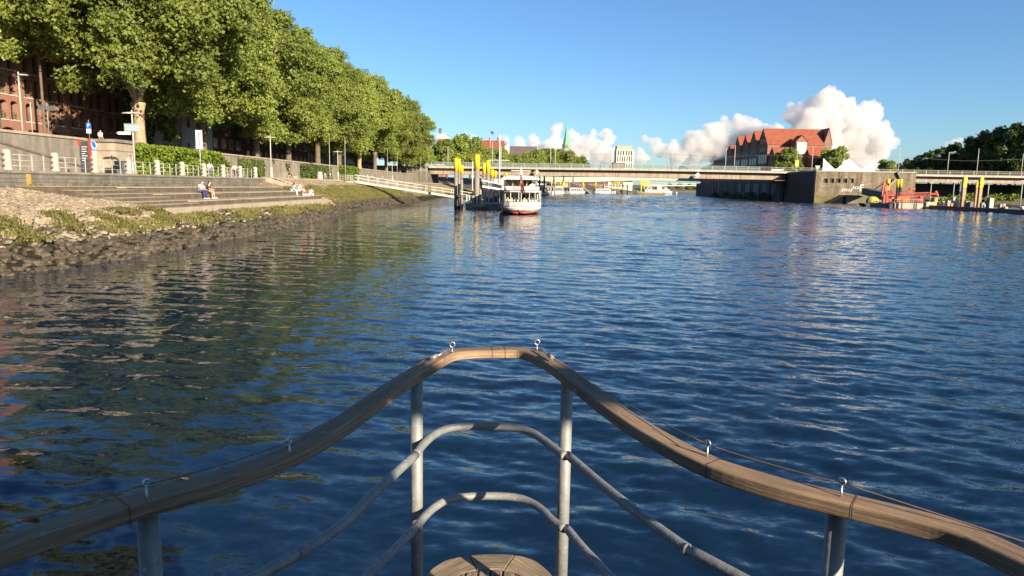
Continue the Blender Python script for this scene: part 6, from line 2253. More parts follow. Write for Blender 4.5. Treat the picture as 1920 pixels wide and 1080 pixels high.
# ------------------------------------------------------------------ dredger and pontoon on the right
def dredger():
    Y = 190.0

    def A(u, v, dy=0.0):
        return aty(1640+u*0.0677, 325+v*0.0677, Y+dy)
    t = thing('crane_barge', 'red dredging crane lying on a pale grey barge before the bastion', 'barge', (A(900, 980).x, Y, 0))
    a, b = A(560, 815), A(1340, 985)
    hullm = mat('barge_grey', (0.40, 0.345, 0.265), var=0.15, scale=0.6, stain=0.35)
    MB().box(a.x, b.x, Y, Y+9, -0.6, a.z).build('pale_hull', hullm, t, bevel=0.1)
    for u in (1105, 1165):
        q = A(u, 830)
        MB().box(q.x-0.12, q.x+0.12, Y-0.14, Y-0.004, -0.3, q.z).build('fender_strip', M_STEEL, t)
    c = A(330, 830)
    MB().box(c.x, a.x-0.02, Y+0.4, Y+9, -0.6, a.z-0.25).build('dark_hull', M_NAVY, t)
    c, d = A(1345, 830), A(1500, 980)
    MB().box(b.x+0.02, d.x, Y+0.5, Y+8, -0.6, c.z).build('coupling', M_NAVY, t)
    c, d = A(1505, 790), A(1705, 960)
    MB().box(d.x-2.8, d.x, Y-0.2, Y+6, -0.6, c.z).build('end_float', hullm, t, bevel=0.25)
    q = A(1670, 860)
    MB().box(q.x-0.25, q.x+0.25, Y-0.26, Y-0.205, 0.3, 1.6).build('yellow_mark', M_YELLOW, t)
    # gantry legs
    for u in (265, 345):
        p, q = A(u, 575, 1.0), A(u, 830, 1.0)
        MB().box(p.x-0.28, p.x+0.28, Y+0.7, Y+1.3, q.z, p.z).build('gantry_leg', M_RED, t)
    ap = A(255, 265, 1.2)
    for (u, v) in ((205, 640), (330, 590), (570, 570)):
        MB().bar(ap, A(u, v, 1.0 if u < 400 else 2.5), 0.32, 0.32).build('a_frame_leg', M_RED, t)
    for (u0, v0, u1, v1) in ((300, 480, 470, 590), (360, 480, 360, 600), (370, 600, 560, 600), (470, 500, 540, 600)):
        MB().bar(A(u0, v0, 1.4), A(u1, v1, 1.4), 0.24, 0.24).build('brace', M_RED, t)
    a, b = A(300, 350, 1.6), A(400, 480, 1.6)
    MB().box(a.x, b.x, Y+1.2, Y+2.2, b.z, a.z).build('winch_head', M_ORANGE, t, bevel=0.1)
    a, b = A(690, 640), A(870, 800)
    MB().box(a.x, b.x, Y+1, Y+4.5, b.z, a.z).build('engine_house', mat('crane_orange', (0.72, 0.12, 0.03), var=0.1), t, bevel=0.12)
    MB().box(a.x+0.5, b.x-0.4, Y+0.96, Y+0.995, b.z+0.2, b.z+0.7).build('louvre', M_STEEL, t)
    a, b = A(890, 650), A(1040, 800)
    r = (a.z-b.z)*0.5
    MB().prism([(a.x, Y+1.2, b.z), (b.x, Y+1.2, b.z), (b.x, Y+1.2, a.z-0.2), (b.x-0.35, Y+1.2, a.z), (a.x+0.35, Y+1.2, a.z), (a.x, Y+1.2, a.z-0.3)], (0, 3, 0)).build('drum_house', MATS['crane_orange'], t, recalc=True)
    for (u0, u1, v0, v1, mm) in ((440, 540, 700, 790, M_RED), (530, 600, 660, 700, M_ORANGE), (1060, 1330, 680, 800, mat('dark_red_paint', (0.22, 0.03, 0.025), var=0.3)), (1330, 1400, 640, 800, M_RED), (1185, 1215, 710, 800, M_RED)):
        a, b = A(u0, v0), A(u1, v1)
        MB().box(a.x, b.x, Y+1.1, Y+2.6, b.z, a.z).build('machinery', mm, t, bevel=0.06)
    # lattice boom
    p0, p1 = A(700, 600, 2), A(1700, 565, 2)
    w0 = 0.42
    for dy in (-0.45, 0.45):
        for dz in (-0.45, 0.45):
            MB().bar(p0+Vector((0, dy, dz)), A(1510, 575, 2)+Vector((0, dy, dz)), 0.13, 0.13).build('boom_chord', M_RED, t)
    lt = MB()
    p2 = A(1510, 575, 2)
    n = 22
    for k in range(n):
        f, g = k/n, (k+1)/n
        q0, q1 = p0.lerp(p2, f), p0.lerp(p2, g)
        s = 1 if k % 2 else -1
        for dy in (-0.45, 0.45):
            lt.bar(q0+Vector((0, dy, -0.45*s)), q1+Vector((0, dy, 0.45*s)), 0.09, 0.09)
    lt.build('boom_lattice', M_RED, t)
    MB().bar(p2, p1, 0.55, 0.5).build('boom_tip', mat('boom_dark_red', (0.30, 0.04, 0.03), var=0.2), t)
    MB().bar(A(1685, 490, 2), A(1740, 610, 2), 0.55, 0.5).build('sheave_head', M_RED, t)
    MB().bar(A(1740, 610, 2), A(1790, 720, 2), 0.3, 0.3).build('grab_rope', M_STEEL, t)
    a = A(1690, 740, 2)
    MB().box(a.x-0.5, a.x+0.5, Y+1.7, Y+2.4, a.z-0.7, a.z+0.7).build('grab', M_RUSTPILE, t, bevel=0.15)
    MB().bar(A(690, 545, 2.5), A(1090, 430, 2.5), 0.4, 0.4).build('jib', MATS['boom_dark_red'], t)
    q = A(1045, 430, 2.4)
    MB().box(q.x-0.8, q.x+0.7, Y+2.2, Y+2.8, q.z-0.2, q.z+0.25).build('jib_end', M_RED, t)
    rl = MB()
    a, b = A(560, 790), A(1340, 790)
    for k in range(13):
        x = lerp(a.x, b.x, k/12)
        rl.box(x-0.03, x+0.03, Y+0.1, Y+0.16, a.z-0.4, a.z+0.7)
    rl.box(a.x, b.x, Y+0.1, Y+0.16, a.z+0.66, a.z+0.72)
    rl.build('deck_railing', M_LIGHTSTEEL, t)
    G = 'yellow-topped piles of the crane barge'
    pile(1666, 336, 351, 6.2, 204, 'yellow-topped black pile behind the red crane frame', M_BLACK, G)
    pile(1684.2, 336, 351.5, 4.4, 203, 'left one of two adjoining yellow-topped black piles on the barge', M_BLACK, G)
    pile(1689.6, 336, 351.5, 4.8, 201, 'right one of two adjoining yellow-topped black piles on the barge', M_BLACK, G)
    lamp3((1743, 380), (1746, 343), 192, 'thin lamp post on the crane barge before the bridge opening')
    # gangway truss and the tarpaulin-covered workboat
    t = thing('dark_gangway', 'dark enclosed gangway leading from the bastion down to the barge', 'gangway', aty(1624, 358, 250))
    a, b = aty(1622, 359, 252), aty(1664, 369, 206)
    MB().bar(a, b, 2.2, 2.0).build('truss_side', mat('dark_truss', (0.05, 0.052, 0.058), var=0.3), t)
    MB().bar(a+Vector((0, 0, 1.2)), b+Vector((0, 0, 1.2)), 2.4, 0.12).build('handrail', M_STEEL, t)
    t = thing('boat_ramp', 'sloping stone ramp at the foot of the bastion', 'ramp', (112, 250, 0))
    a, b = aty(1592, 366, 250), aty(1640, 384, 246)
    MB().prism([(a.x, 252, -1), (b.x+3, 252, -1), (b.x+3, 252, 2.0), (b.x-3, 252, a.z), (a.x, 252, a.z)], (0, 6, 0)).build('ramp_wall', mat('ramp_stone', (0.12, 0.105, 0.06), var=0.4, scale=0.5), t, recalc=True)
    MB().prism([(a.x-7, 253, -1), (a.x, 253, -1), (a.x, 253, a.z-0.1)], (0, 4, 0)).build('shadow_wedge', M_BLACK, t, recalc=True)  # black wedge in place of the gangway's shadow triangle
    p = aty(1632, 388, 203)
    t = thing('workboat', 'black workboat under a domed olive-yellow tarpaulin beside the crane barge', 'boat', (p.x, 203, 0))
    a, b = aty(1617, 380, 203), aty(1660, 388, 203)
    MB().prism([(a.x, 202, 1.0), (a.x+0.6, 202, -0.4), (b.x, 202, -0.4), (b.x, 202, 0.9)], (0, 3.2, 0)).build('hull', M_NAVY, t, recalc=True)
    c = aty(1638, 373, 203)
    MB().ball((c.x, 203.6, 1.6), 1.75, 1.4, 1.35, 14, 10).build('tarpaulin', mat('olive_tarpaulin', (0.42, 0.34, 0.06), var=0.2, scale=1.5), t)
    for k in range(5):
        MB().box(c.x-1.7+k*0.8, c.x-1.62+k*0.8, 202.1, 202.2, 0.95, 1.8).build('stanchion', M_LIGHTSTEEL, t)


def lamp3(pb, pt, Y, label):
    a, b = aty(*pb, Y), aty(*pt, Y)
    t = thing('dock_lamp', label, 'lamp', (a.x, Y, a.z), 'lamp posts on the dark pontoon')
    MB().tube([a, (a.x, Y, b.z)], [0.13, 0.08], 8).build('post', M_LIGHTSTEEL, t)
    MB().box(a.x-0.5, a.x+0.5, Y-0.12, Y+0.12, b.z, b.z+0.14).build('lamp_head', M_LIGHTSTEEL, t)
    return t


def right_pontoon():
    t = thing('dark_pontoon', 'long black floating pontoon on the right with deck fittings', 'pontoon', (108, 160, 0))
    MB().box(104.4, 112.5, 100, 189, -0.6, 0.72).build('float', M_BLACK, t, bevel=0.08)
    MB().box(104.3, 112.6, 100, 189.1, 0.723, 0.95).build('deck', M_CONC, t)

    def B(u, v, Y):
        return aty(1760+u/12.0, 325+v/12.0, Y)
    for (u0, u1, v0, v1, Y, mm, nm) in ((100, 140, 630, 700, 184, M_WHITE, 'winch'), (165, 190, 640, 690, 183, M_WHITE, 'bitt'), (205, 270, 610, 700, 182, M_CONC2, 'locker'), (380, 455, 610, 690, 178, M_WHITE, 'winch'), (330, 370, 530, 620, 179, M_WHITE, 'vent_cowl'), (620, 700, 620, 690, 174, M_CONC2, 'locker'), (700, 790, 640, 720, 173, M_STEEL, 'frame'), (975, 1030, 660, 750, 168, M_CONC2, 'winch'), (1040, 1075, 660, 720, 167, M_WHITE, 'buoy_ball'), (1120, 1165, 555, 760, 165, M_STEEL, 'cabinet'), (1160, 1230, 555, 770, 164.5, mat('pale_cabinet', (0.5, 0.45, 0.33)), 'cabinet'), (1385, 1430, 690, 790, 160, M_CONC2, 'bollard_post'), (1455, 1505, 680, 790, 160, M_CONC2, 'bollard_post'), (1505, 1525, 745, 795, 159, M_WHITE, 'bitt'), (1540, 1560, 755, 800, 159, M_WHITE, 'bitt'), (1890, 1930, 700, 760, 152, M_WHITE, 'buoy_ball')):
        a, b = B(u0, v0, Y), B(u1, v1, Y)
        if nm in ('buoy_ball',):
            MB().ball((a.x, Y, 1.35), 0.4, n=10, m=8).build(nm, mm, t)
        else:
            MB().box(a.x, b.x, Y, Y+0.8, 0.953, max(1.2, a.z)).build(nm, mm, t, bevel=0.08)
    a = B(330, 620, 178.5)
    MB().box(a.x-0.8, a.x+0.6, 178, 178.4, 0.96, 1.75).build('orange_raft', M_ORANGE, t, bevel=0.12)
    for (pb, pt, Y, lab) in (((1786.5, 373), (1788.5, 341), 181, 'dock lamp standing left of the tall rusty piles'), ((1851, 375), (1855, 340.5), 168, 'dock lamp between the tall rusty piles and the pale cabinet'), ((1912, 389), (1917, 339.5), 156, 'dock lamp nearest the end of the dark pontoon')):
        lamp3(pb, pt, Y, lab)
    G = 'yellow-headed rusty guide piles on the dark pontoon'
    for (px, pt, py_, pw, Y, lab) in ((1809.5, 331.5, 351.7, 6.0, 177, 'thick rusty guide pile with a long yellow head, nearer the crane barge'), (1832.5, 342, 351.7, 3.6, 172, 'thin rusty guide pile with a short yellow head'), (1840.5, 332, 351.7, 5.6, 170, 'thick rusty guide pile with a long yellow head, beside the thin one')):
        pile(px, pt, py_, pw, Y, lab, M_RUSTPILE, G, True)
    p0, p1 = aty(1803, 340, 179), aty(1803, 359, 179)
    t = thing('notice_board', 'tall dark blue notice board beside the first rusty guide pile', 'sign', (p0.x, 179, 1))
    MB().box(p0.x-0.3, p0.x+0.3, 178.9, 179.1, p1.z, p0.z).build('board', mat('slate_blue', (0.12, 0.13, 0.2)), t)
    MB().cyl((p0.x, 179.2, 0.9), (p0.x, 179.2, p0.z), 0.08, n=8).build('post', M_STEEL, t)
    # shrubs on the dark slope behind
    def fn(rng, n):
        k = rng.randint(0, 9, n)
        cx = np.array([178, 186, 189, 196, 200, 203, 208, 172, 165])[k]
        cz = np.array([3.0, 2.4, 2.8, 3.4, 6.0, 6.4, 3.0, 2.0, 1.6])[k]
        q = rng.normal(0, 1, (n, 3))
        return np.stack([cx+q[:, 0]*1.4, 292+(cz)*1.2+q[:, 1]*0.6-1.2, cz+q[:, 2]*0.6], 1), np.tile([[0, -1, .5]], (n, 1))
    o = leaves('slope_shrubs', 2200, fn, M_IVY, 99, (0.2, 0.5))
    tag(o, 'scrubby plants on the dark slope under the bridge', None, None, 'stuff')


dredger()
right_pontoon()


# ------------------------------------------------------------------ clouds
def clouds():
    import bmesh
    bm = bmesh.new()
    bmesh.ops.create_icosphere(bm, subdivisions=3, radius=1.0)
    V0 = np.array([x.co[:] for x in bm.verts])
    F0 = np.array([[x.index for x in q.verts] for q in bm.faces])
    bm.free()
    cm, ct, cb = base('cloud_vapour')
    ct.nodes.remove(cb)
    pv = N(ct, 'ShaderNodeVolumePrincipled')
    pv.inputs['Color'].default_value = (0.87, 0.845, 0.835, 1)
    pv.inputs['Density'].default_value = 0.017
    pv.inputs['Anisotropy'].default_value = 0.0
    ct.links.new(pv.outputs[0], ct.nodes['Material Output'].inputs['Volume'])
    banks = [
        ('towering cumulus cloud behind the big red roof', 4200, [(1500, 215, 26), (1538, 197, 28), (1561, 180, 13), (1546, 184, 12), (1580, 205, 28), (1612, 216, 24), (1640, 213, 24), (1650, 242, 15), (1600, 240, 36), (1550, 240, 40), (1510, 245, 34), (1640, 268, 30), (1590, 285, 45), (1482, 222, 12), (1650, 290, 16), (1540, 290, 40), (1630, 300, 30)]),
        ('long bank of cumulus left of the warehouses', 4600, [(1300, 262, 18), (1330, 250, 18), (1362, 236, 17), (1385, 230, 18), (1410, 237, 15), (1350, 275, 36), (1400, 270, 38), (1310, 282, 28), (1440, 262, 28), (1288, 268, 13), (1262, 276, 13), (1225, 268, 13), (1208, 261, 9), (1240, 282, 18), (1270, 292, 22), (1200, 296, 16)]),
        ('pinkish cumulus around the church spire and office tower', 5200, [(948, 262, 9), (975, 268, 12), (1000, 264, 12), (1042, 246, 13), (1050, 237, 8), (1072, 258, 16), (1100, 268, 20), (1136, 252, 13), (1143, 262, 13), (1125, 285, 24), (1080, 288, 28), (1010, 282, 20), (1178, 298, 15), (1150, 294, 20), (1112, 250, 8), (1040, 275, 22), (975, 285, 16)]),
        ('small stray cloud above the wooded bank', 4800, [(1800, 264, 8), (1786, 268, 7), (1815, 263, 6), (1774, 270, 5)]),
        ('small faint cloud over the park trees', 5600, [(872, 252, 5), (884, 256, 6), (893, 258, 5)]),
    ]
    for bi, (lab, Y, circ) in enumerate(banks):
        rng = np.random.RandomState(70+bi)
        sp = []
        for (px, py, r) in circ:
            c = np.array(aty(px, py, Y)[:])
            R_ = r*Y/1340.0
            c[1] += rng.uniform(-0.5, 0.5)*R_
            sp.append((c, R_*0.86))
            for k in range(9):
                d = rng.normal(0, 1, 3)
                d[1] -= 0.5
                d[2] += 0.35
                d /= np.linalg.norm(d)
                r2 = R_*rng.uniform(0.28, 0.5)
                c2 = c+d*R_*0.72
                sp.append((c2, r2))
                for j in range(9):
                    e = rng.normal(0, 1, 3)+d*0.9
                    e /= np.linalg.norm(e)
                    r3 = r2*rng.uniform(0.18, 0.45)
                    sp.append((c2+e*r2*0.92, r3))
        n = len(sp)
        C = np.array([s[0] for s in sp])
        R_ = np.array([s[1] for s in sp])
        ph = rng.uniform(0, 9, n)[:, None]
        x, y, z = V0[None, :, 0], V0[None, :, 1], V0[None, :, 2]
        disp = 1+0.10*np.sin(5*x+ph)*np.sin(6*y+2*ph)+0.09*np.sin(9*z+ph*3)*np.sin(8*x+ph)+0.06*np.sin(17*y+ph)*np.sin(15*z+2*ph)+0.05*np.sin(23*x+ph)*np.sin(21*z)
        VV = V0[None]*disp[..., None]*R_[:, None, None]
        VV[..., 2] *= 0.9
        VV = VV+C[:, None, :]
        FF = (F0[None]+(np.arange(n)*len(V0))[:, None, None]).reshape(-1, 3)
        o = np_mesh('cumulus_clouds', VV.reshape(-1, 3), FF, cm, True)
        rm = o.modifiers.new('single_skin', 'REMESH')
        rm.mode = 'VOXEL'
        rm.voxel_size = 5.5
        tag(o, lab, None, None, 'stuff')


clouds()
# ------------------------------------------------------------------ people
def skin_mesh(name, joints, edges, mat_, parent, sub=1):
    keys = list(joints)
    me = bpy.data.meshes.new(name)
    me.from_pydata([joints[k][:3] for k in keys], [(keys.index(a), keys.index(b)) for a, b in edges], [])
    me.materials.append(mat_)
    o = bpy.data.objects.new(name, me)
    _link(o, parent, (0, 0, 0))
    sk = o.modifiers.new('skin', 'SKIN')
    sk.use_smooth_shade = True
    if not me.skin_vertices:
        return o
    for i, k in enumerate(keys):
        r = joints[k][3]
        me.skin_vertices[0].data[i].radius = (r, r) if not isinstance(r, tuple) else r
    me.skin_vertices[0].data[0].use_root = True
    sb = o.modifiers.new('smooth', 'SUBSURF')
    sb.levels = sub
    sb.render_levels = sub
    return o


def person(label, loc, rz, pose, shirt, pants, hair, group=None, shorts=False, longhair=False, shoe=(0.7, 0.7, 0.7), s=1.0):
    """Faces local +X. 'stand', 'walk' or 'sit' (origin at the seat edge, feet on the next step down)."""
    t = thing('person', label, 'person', loc, group, rz)
    t.scale = (s, s, s)
    J = {}
    if pose == 'sit':
        pz = 0.10
        J['pelvis'] = (-0.10, 0, pz, (0.15, 0.12))
        J['spine'] = (-0.05, 0, pz+0.22, (0.14, 0.11))
        J['chest'] = (0.03, 0, pz+0.42, (0.15, 0.115))
        J['neck'] = (0.11, 0, pz+0.56, 0.055)
        J['head'] = (0.15, 0, pz+0.68, (0.085, 0.10))
        J['crown'] = (0.17, 0, pz+0.80, 0.07)
        J['nose'] = (0.27, 0, pz+0.67, 0.018)
        for sgn, q in ((1, 'l'), (-1, 'r')):
            J['hip'+q] = (-0.05, sgn*0.10, pz, 0.095)
            J['knee'+q] = (0.38, sgn*0.13, pz+0.06, 0.065)
            J['ankle'+q] = (0.36+0.1*(sgn > 0), sgn*0.13, -0.40, 0.042)
            J['toe'+q] = (0.56+0.1*(sgn > 0), sgn*0.15, -0.44, 0.035)
            J['sh'+q] = (0.05, sgn*0.20, pz+0.47, 0.062)
            J['el'+q] = (0.16, sgn*0.25, pz+0.22, 0.044)
            J['wr'+q] = (0.36, sgn*0.14, pz+0.17, 0.030)
            J['palm'+q] = (0.43, sgn*0.11, pz+0.16, 0.030)
    else:
        wk = 0.28 if pose == 'walk' else 0.04
        J['pelvis'] = (0, 0, 0.94, (0.15, 0.11))
        J['spine'] = (0.01, 0, 1.14, (0.135, 0.10))
        J['chest'] = (0.02, 0, 1.33, (0.16, 0.11))
        J['neck'] = (0.03, 0, 1.49, 0.055)
        J['head'] = (0.05, 0, 1.60, (0.085, 0.10))
        J['crown'] = (0.05, 0, 1.70, 0.07)
        J['nose'] = (0.16, 0, 1.59, 0.018)
        for sgn, q in ((1, 'l'), (-1, 'r')):
            J['hip'+q] = (0, sgn*0.09, 0.90, 0.09)
            J['knee'+q] = (sgn*wk*0.6+0.04, sgn*0.10, 0.49, 0.062)
            J['ankle'+q] = (sgn*wk-0.03, sgn*0.10, 0.08, 0.042)
            J['toe'+q] = (sgn*wk+0.16, sgn*0.11, 0.035, 0.034)
            J['sh'+q] = (0.02, sgn*0.20, 1.41, 0.062)
            J['el'+q] = (-sgn*wk*0.5-0.02, sgn*0.25, 1.13, 0.044)
            J['wr'+q] = (-sgn*wk*0.6+0.1, sgn*0.24, 0.92, 0.030)
            J['palm'+q] = (-sgn*wk*0.6+0.13, sgn*0.24, 0.84, 0.030)
    E = [('pelvis', 'spine'), ('spine', 'chest'), ('chest', 'neck'), ('neck', 'head'), ('head', 'crown'), ('head', 'nose')]
    for q in 'lr':
        E += [('pelvis', 'hip'+q), ('hip'+q, 'knee'+q), ('knee'+q, 'ankle'+q), ('ankle'+q, 'toe'+q), ('chest', 'sh'+q), ('sh'+q, 'el'+q), ('el'+q, 'wr'+q), ('wr'+q, 'palm'+q)]
        b = Vector(J['palm'+q][:3])
        d = (b-Vector(J['wr'+q][:3])).normalized()
        side = Vector((0, 1, 0)) if abs(d.y) < 0.8 else Vector((1, 0, 0))
        for f in range(5):
            off = side*(0.018*(f-1.5)) if f < 4 else side*0.045
            L = [0.07, 0.085, 0.08, 0.06, 0.04][f]
            tip = b+off+d*L+Vector((0.012, 0, -0.006))
            J['f%d%s' % (f, q)] = (*tip, 0.009)
            E.append(('palm'+q, 'f%d%s' % (f, q)))
    body = skin_mesh('body', J, E, M_SKIN, t)

    def sub(keys, grow, edges):
        return {k: (*J[k][:3], tuple(x+grow for x in J[k][3]) if isinstance(J[k][3], tuple) else J[k][3]+grow) for k in keys}, edges
    ks = ['chest', 'spine', 'pelvis', 'shl', 'shr', 'ell', 'elr']
    j, e = sub(ks, 0.022, [('chest', 'spine'), ('spine', 'pelvis'), ('chest', 'shl'), ('chest', 'shr'), ('shl', 'ell'), ('shr', 'elr')])
    skin_mesh('shirt', j, e, cloth(shirt), t)
    if shorts:
        ks = ['pelvis', 'hipl', 'hipr', 'midl', 'midr']
        for q in 'lr':
            h, k = Vector(J['hip'+q][:3]), Vector(J['knee'+q][:3])
            J['mid'+q] = (*h.lerp(k, 0.6), 0.075)
        j, e = sub(ks, 0.024, [('pelvis', 'hipl'), ('pelvis', 'hipr'), ('hipl', 'midl'), ('hipr', 'midr')])
        skin_mesh('shorts', j, e, cloth(pants), t)
    else:
        ks = ['pelvis', 'hipl', 'hipr', 'kneel', 'kneer', 'anklel', 'ankler']
        j, e = sub(ks, 0.02, [('pelvis', 'hipl'), ('pelvis', 'hipr'), ('hipl', 'kneel'), ('hipr', 'kneer'), ('kneel', 'anklel'), ('kneer', 'ankler')])
        skin_mesh('trousers', j, e, cloth(pants), t)
    for q in 'lr':
        a, b = Vector(J['ankle'+q][:3]), Vector(J['toe'+q][:3])
        jj = {'a': (*(a+Vector((-0.04, 0, -0.03))), 0.05), 'b': (*(a.lerp(b, 0.5)+Vector((0, 0, -0.01))), 0.052), 'c': (*(b+Vector((0.05, 0, 0))), 0.042)}
        skin_mesh('shoe', jj, [('a', 'b'), ('b', 'c')], cloth(shoe), t)
    hd, cr = Vector(J['head'][:3]), Vector(J['crown'][:3])
    jj = {'a': (*(cr+Vector((-0.015, 0, 0.01))), 0.098), 'b': (*(hd+Vector((-0.06, 0, 0.03))), (0.095, 0.085))}
    ee = [('a', 'b')]
    if longhair:
        jj['c'] = (*(hd+Vector((-0.12, 0, -0.16))), (0.09, 0.06))
        jj['d'] = (*(hd+Vector((-0.14, 0, -0.34))), (0.07, 0.04))
        ee += [('b', 'c'), ('c', 'd')]
    skin_mesh('hair', jj, ee, cloth(hair), t)
    return t


def people():
    BR, DK, RD = (0.10, 0.04, 0.02), (0.02, 0.015, 0.012), (0.20, 0.07, 0.03)
    person('person in a white top and blue trousers bent forward on the steps', (-28.28, 61.9, 2.96), -0.15, 'sit', (0.62, 0.57, 0.54), (0.025, 0.04, 0.13), RD, 'couple on the steps', s=1.12)
    person('person in a dark top with bare legs and white shoes on the steps', (-28.22, 63.2, 2.96), 0.1, 'sit', (0.035, 0.025, 0.022), (0.03, 0.03, 0.035), DK, 'couple on the steps', True, True, s=1.1)
    G = 'four friends at the far end of the steps'
    person('person in a bright blue top with long dark hair sitting on the steps', (-28.35, 87.0, 2.96), 1.2, 'sit', (0.10, 0.38, 0.55), (0.5, 0.5, 0.55), DK, G, False, True, s=1.12)
    person('person in a pale pink top with short hair beside the blue top', (-28.3, 89.0, 2.96), 0.5, 'sit', (0.72, 0.55, 0.52), (0.6, 0.52, 0.42), BR, G, s=1.1)
    person('person in a dark red top crouched on the lower step', (-26.2, 84.2, 2.48), 2.2, 'sit', (0.38, 0.05, 0.06), (0.55, 0.56, 0.58), RD, G, s=1.1)
    person('person in a white top with dark hair, back turned, on the lower step', (-26.0, 86.0, 2.48), 1.4, 'sit', (0.78, 0.75, 0.70), (0.65, 0.63, 0.6), DK, G, False, True, s=1.12)
    person('person in an olive shirt and dark shorts walking at the wall buttress', (-39.0, 118.0, PZ), -2.4, 'walk', (0.18, 0.15, 0.08), (0.03, 0.03, 0.03), BR, None, True, s=1.06)
    person('person in cream top and white trousers behind the bollard by the lamp', (-36.9, 66.6, PZ), 2.9, 'walk', (0.74, 0.66, 0.54), (0.75, 0.72, 0.68), BR, s=1.05)
    person('dark-haired person in white looking over the street wall', (-46.1, 77.6, STREET), -0.4, 'stand', (0.75, 0.7, 0.62), (0.1, 0.1, 0.12), DK, None, False, True, s=1.0)
    person('person in white shirt on the promenade behind the poster sign', (-37.4, 84.5, PZ), -1.4, 'walk', (0.78, 0.75, 0.7), (0.08, 0.09, 0.12), BR)
    person('person in white with black trousers near the last bollards', (-37.5, 92.0, PZ), 1.5, 'walk', (0.8, 0.78, 0.74), (0.02, 0.02, 0.025), DK)
    person('person in blue clothes pausing under the hanging ivy', (-42.2, 150, PZ), -0.8, 'stand', (0.10, 0.14, 0.35), (0.14, 0.2, 0.42), DK)
    person('person in pale blue standing close to the hanging ivy', (-42.0, 153, PZ), 0.6, 'stand', (0.40, 0.48, 0.6), (0.1, 0.14, 0.3), BR)
    for i, (x, y, c, l) in enumerate([(-38.2, 172, (0.78, 0.74, 0.7), 'person in white on the promenade past the gangway head'), (-38.8, 180, (0.6, 0.3, 0.26), 'person in salmon red on the promenade past the gangway'), (-37.8, 188, (0.2, 0.2, 0.23), 'person in dark grey on the promenade past the gangway'), (-38.5, 205, (0.7, 0.62, 0.5), 'person in beige far along the promenade')]):
        person(l, (x, y, PZ), 1.3*i, 'walk', c, (0.08, 0.08, 0.1), BR)
    for i, (px, c, l) in enumerate([(871, (0.75, 0.6, 0.55), 'person in a pale top on the bridge above the landing stage'), (1126, (0.05, 0.06, 0.08), 'dark-clad person crossing the middle of the bridge'), (1106, (0.12, 0.11, 0.1), 'person in dark clothes walking ahead on the bridge'), (1012, (0.75, 0.7, 0.66), 'person in white on the bridge above the excursion ship'), (1331, (0.06, 0.06, 0.08), 'person in black on the bridge near the warehouses')]):
        q = aty(px, 312, 286.2)
        person(l, (q.x, 286.2, 11.45), 0.2+2.9*(i % 2), 'walk', c, (0.05, 0.05, 0.07), DK)
    q = aty(876.5, 350, 150)
    person('person in a white cap-like hair and dark coat waiting on the landing stage', (-8.9, 126.2, 0.9), -1.2, 'stand', (0.06, 0.06, 0.07), (0.05, 0.05, 0.06), (0.6, 0.58, 0.55), s=1.05)


people()


# ------------------------------------------------------------------ own ship
def catmull(pts, n=6):
    P = [pts[0]*2-pts[1]]+pts+[pts[-1]*2-pts[-2]]
    out = []
    for i in range(1, len(P)-2):
        for k in range(n):
            u = k/n
            a, b, c, d = P[i-1], P[i], P[i+1], P[i+2]
            out.append(0.5*((2*b)+(c-a)*u+(2*a-5*b+4*c-d)*u*u+(3*b-a-3*c+d)*u**3))
    out.append(P[-2])
    return out


def sweep(name, pts, sec, mat_, parent):
    """Sweep a closed cross-section (side, up) along a level path; UV = (length, girth)."""
    n, k = len(pts), len(sec)
    V, F, UVs = [], [], []
    L = 0.0
    per = [0.0]
    for i in range(k):
        a, b = sec[i], sec[(i+1) % k]
        per.append(per[-1]+math.hypot(b[0]-a[0], b[1]-a[1]))
    lens = []
    for i in range(n):
        d = (pts[min(n-1, i+1)]-pts[max(0, i-1)]).normalized()
        s = Vector((d.y, -d.x, 0)).normalized()
        u = s.cross(d)
        if i:
            L += (pts[i]-pts[i-1]).length
        lens.append(L)
        for (a, b) in sec:
            V.append(pts[i]+s*a+u*b)
    for i in range(n-1):
        for j in range(k):
            j2 = (j+1) % k
            F.append((i*k+j, i*k+j2, (i+1)*k+j2, (i+1)*k+j))
            UVs.append(((lens[i], per[j]), (lens[i], per[j+1]), (lens[i+1], per[j+1]), (lens[i+1], per[j])))
    mb = MB()
    mb.add(V, F, False)
    o = mb.build(name, mat_, parent)
    uv = o.data.uv_layers.new(name='UVMap')
    for p, q in zip(o.data.polygons, UVs):
        for li, c in zip(p.loop_indices, q):
            uv.data[li].uv = c
    return o


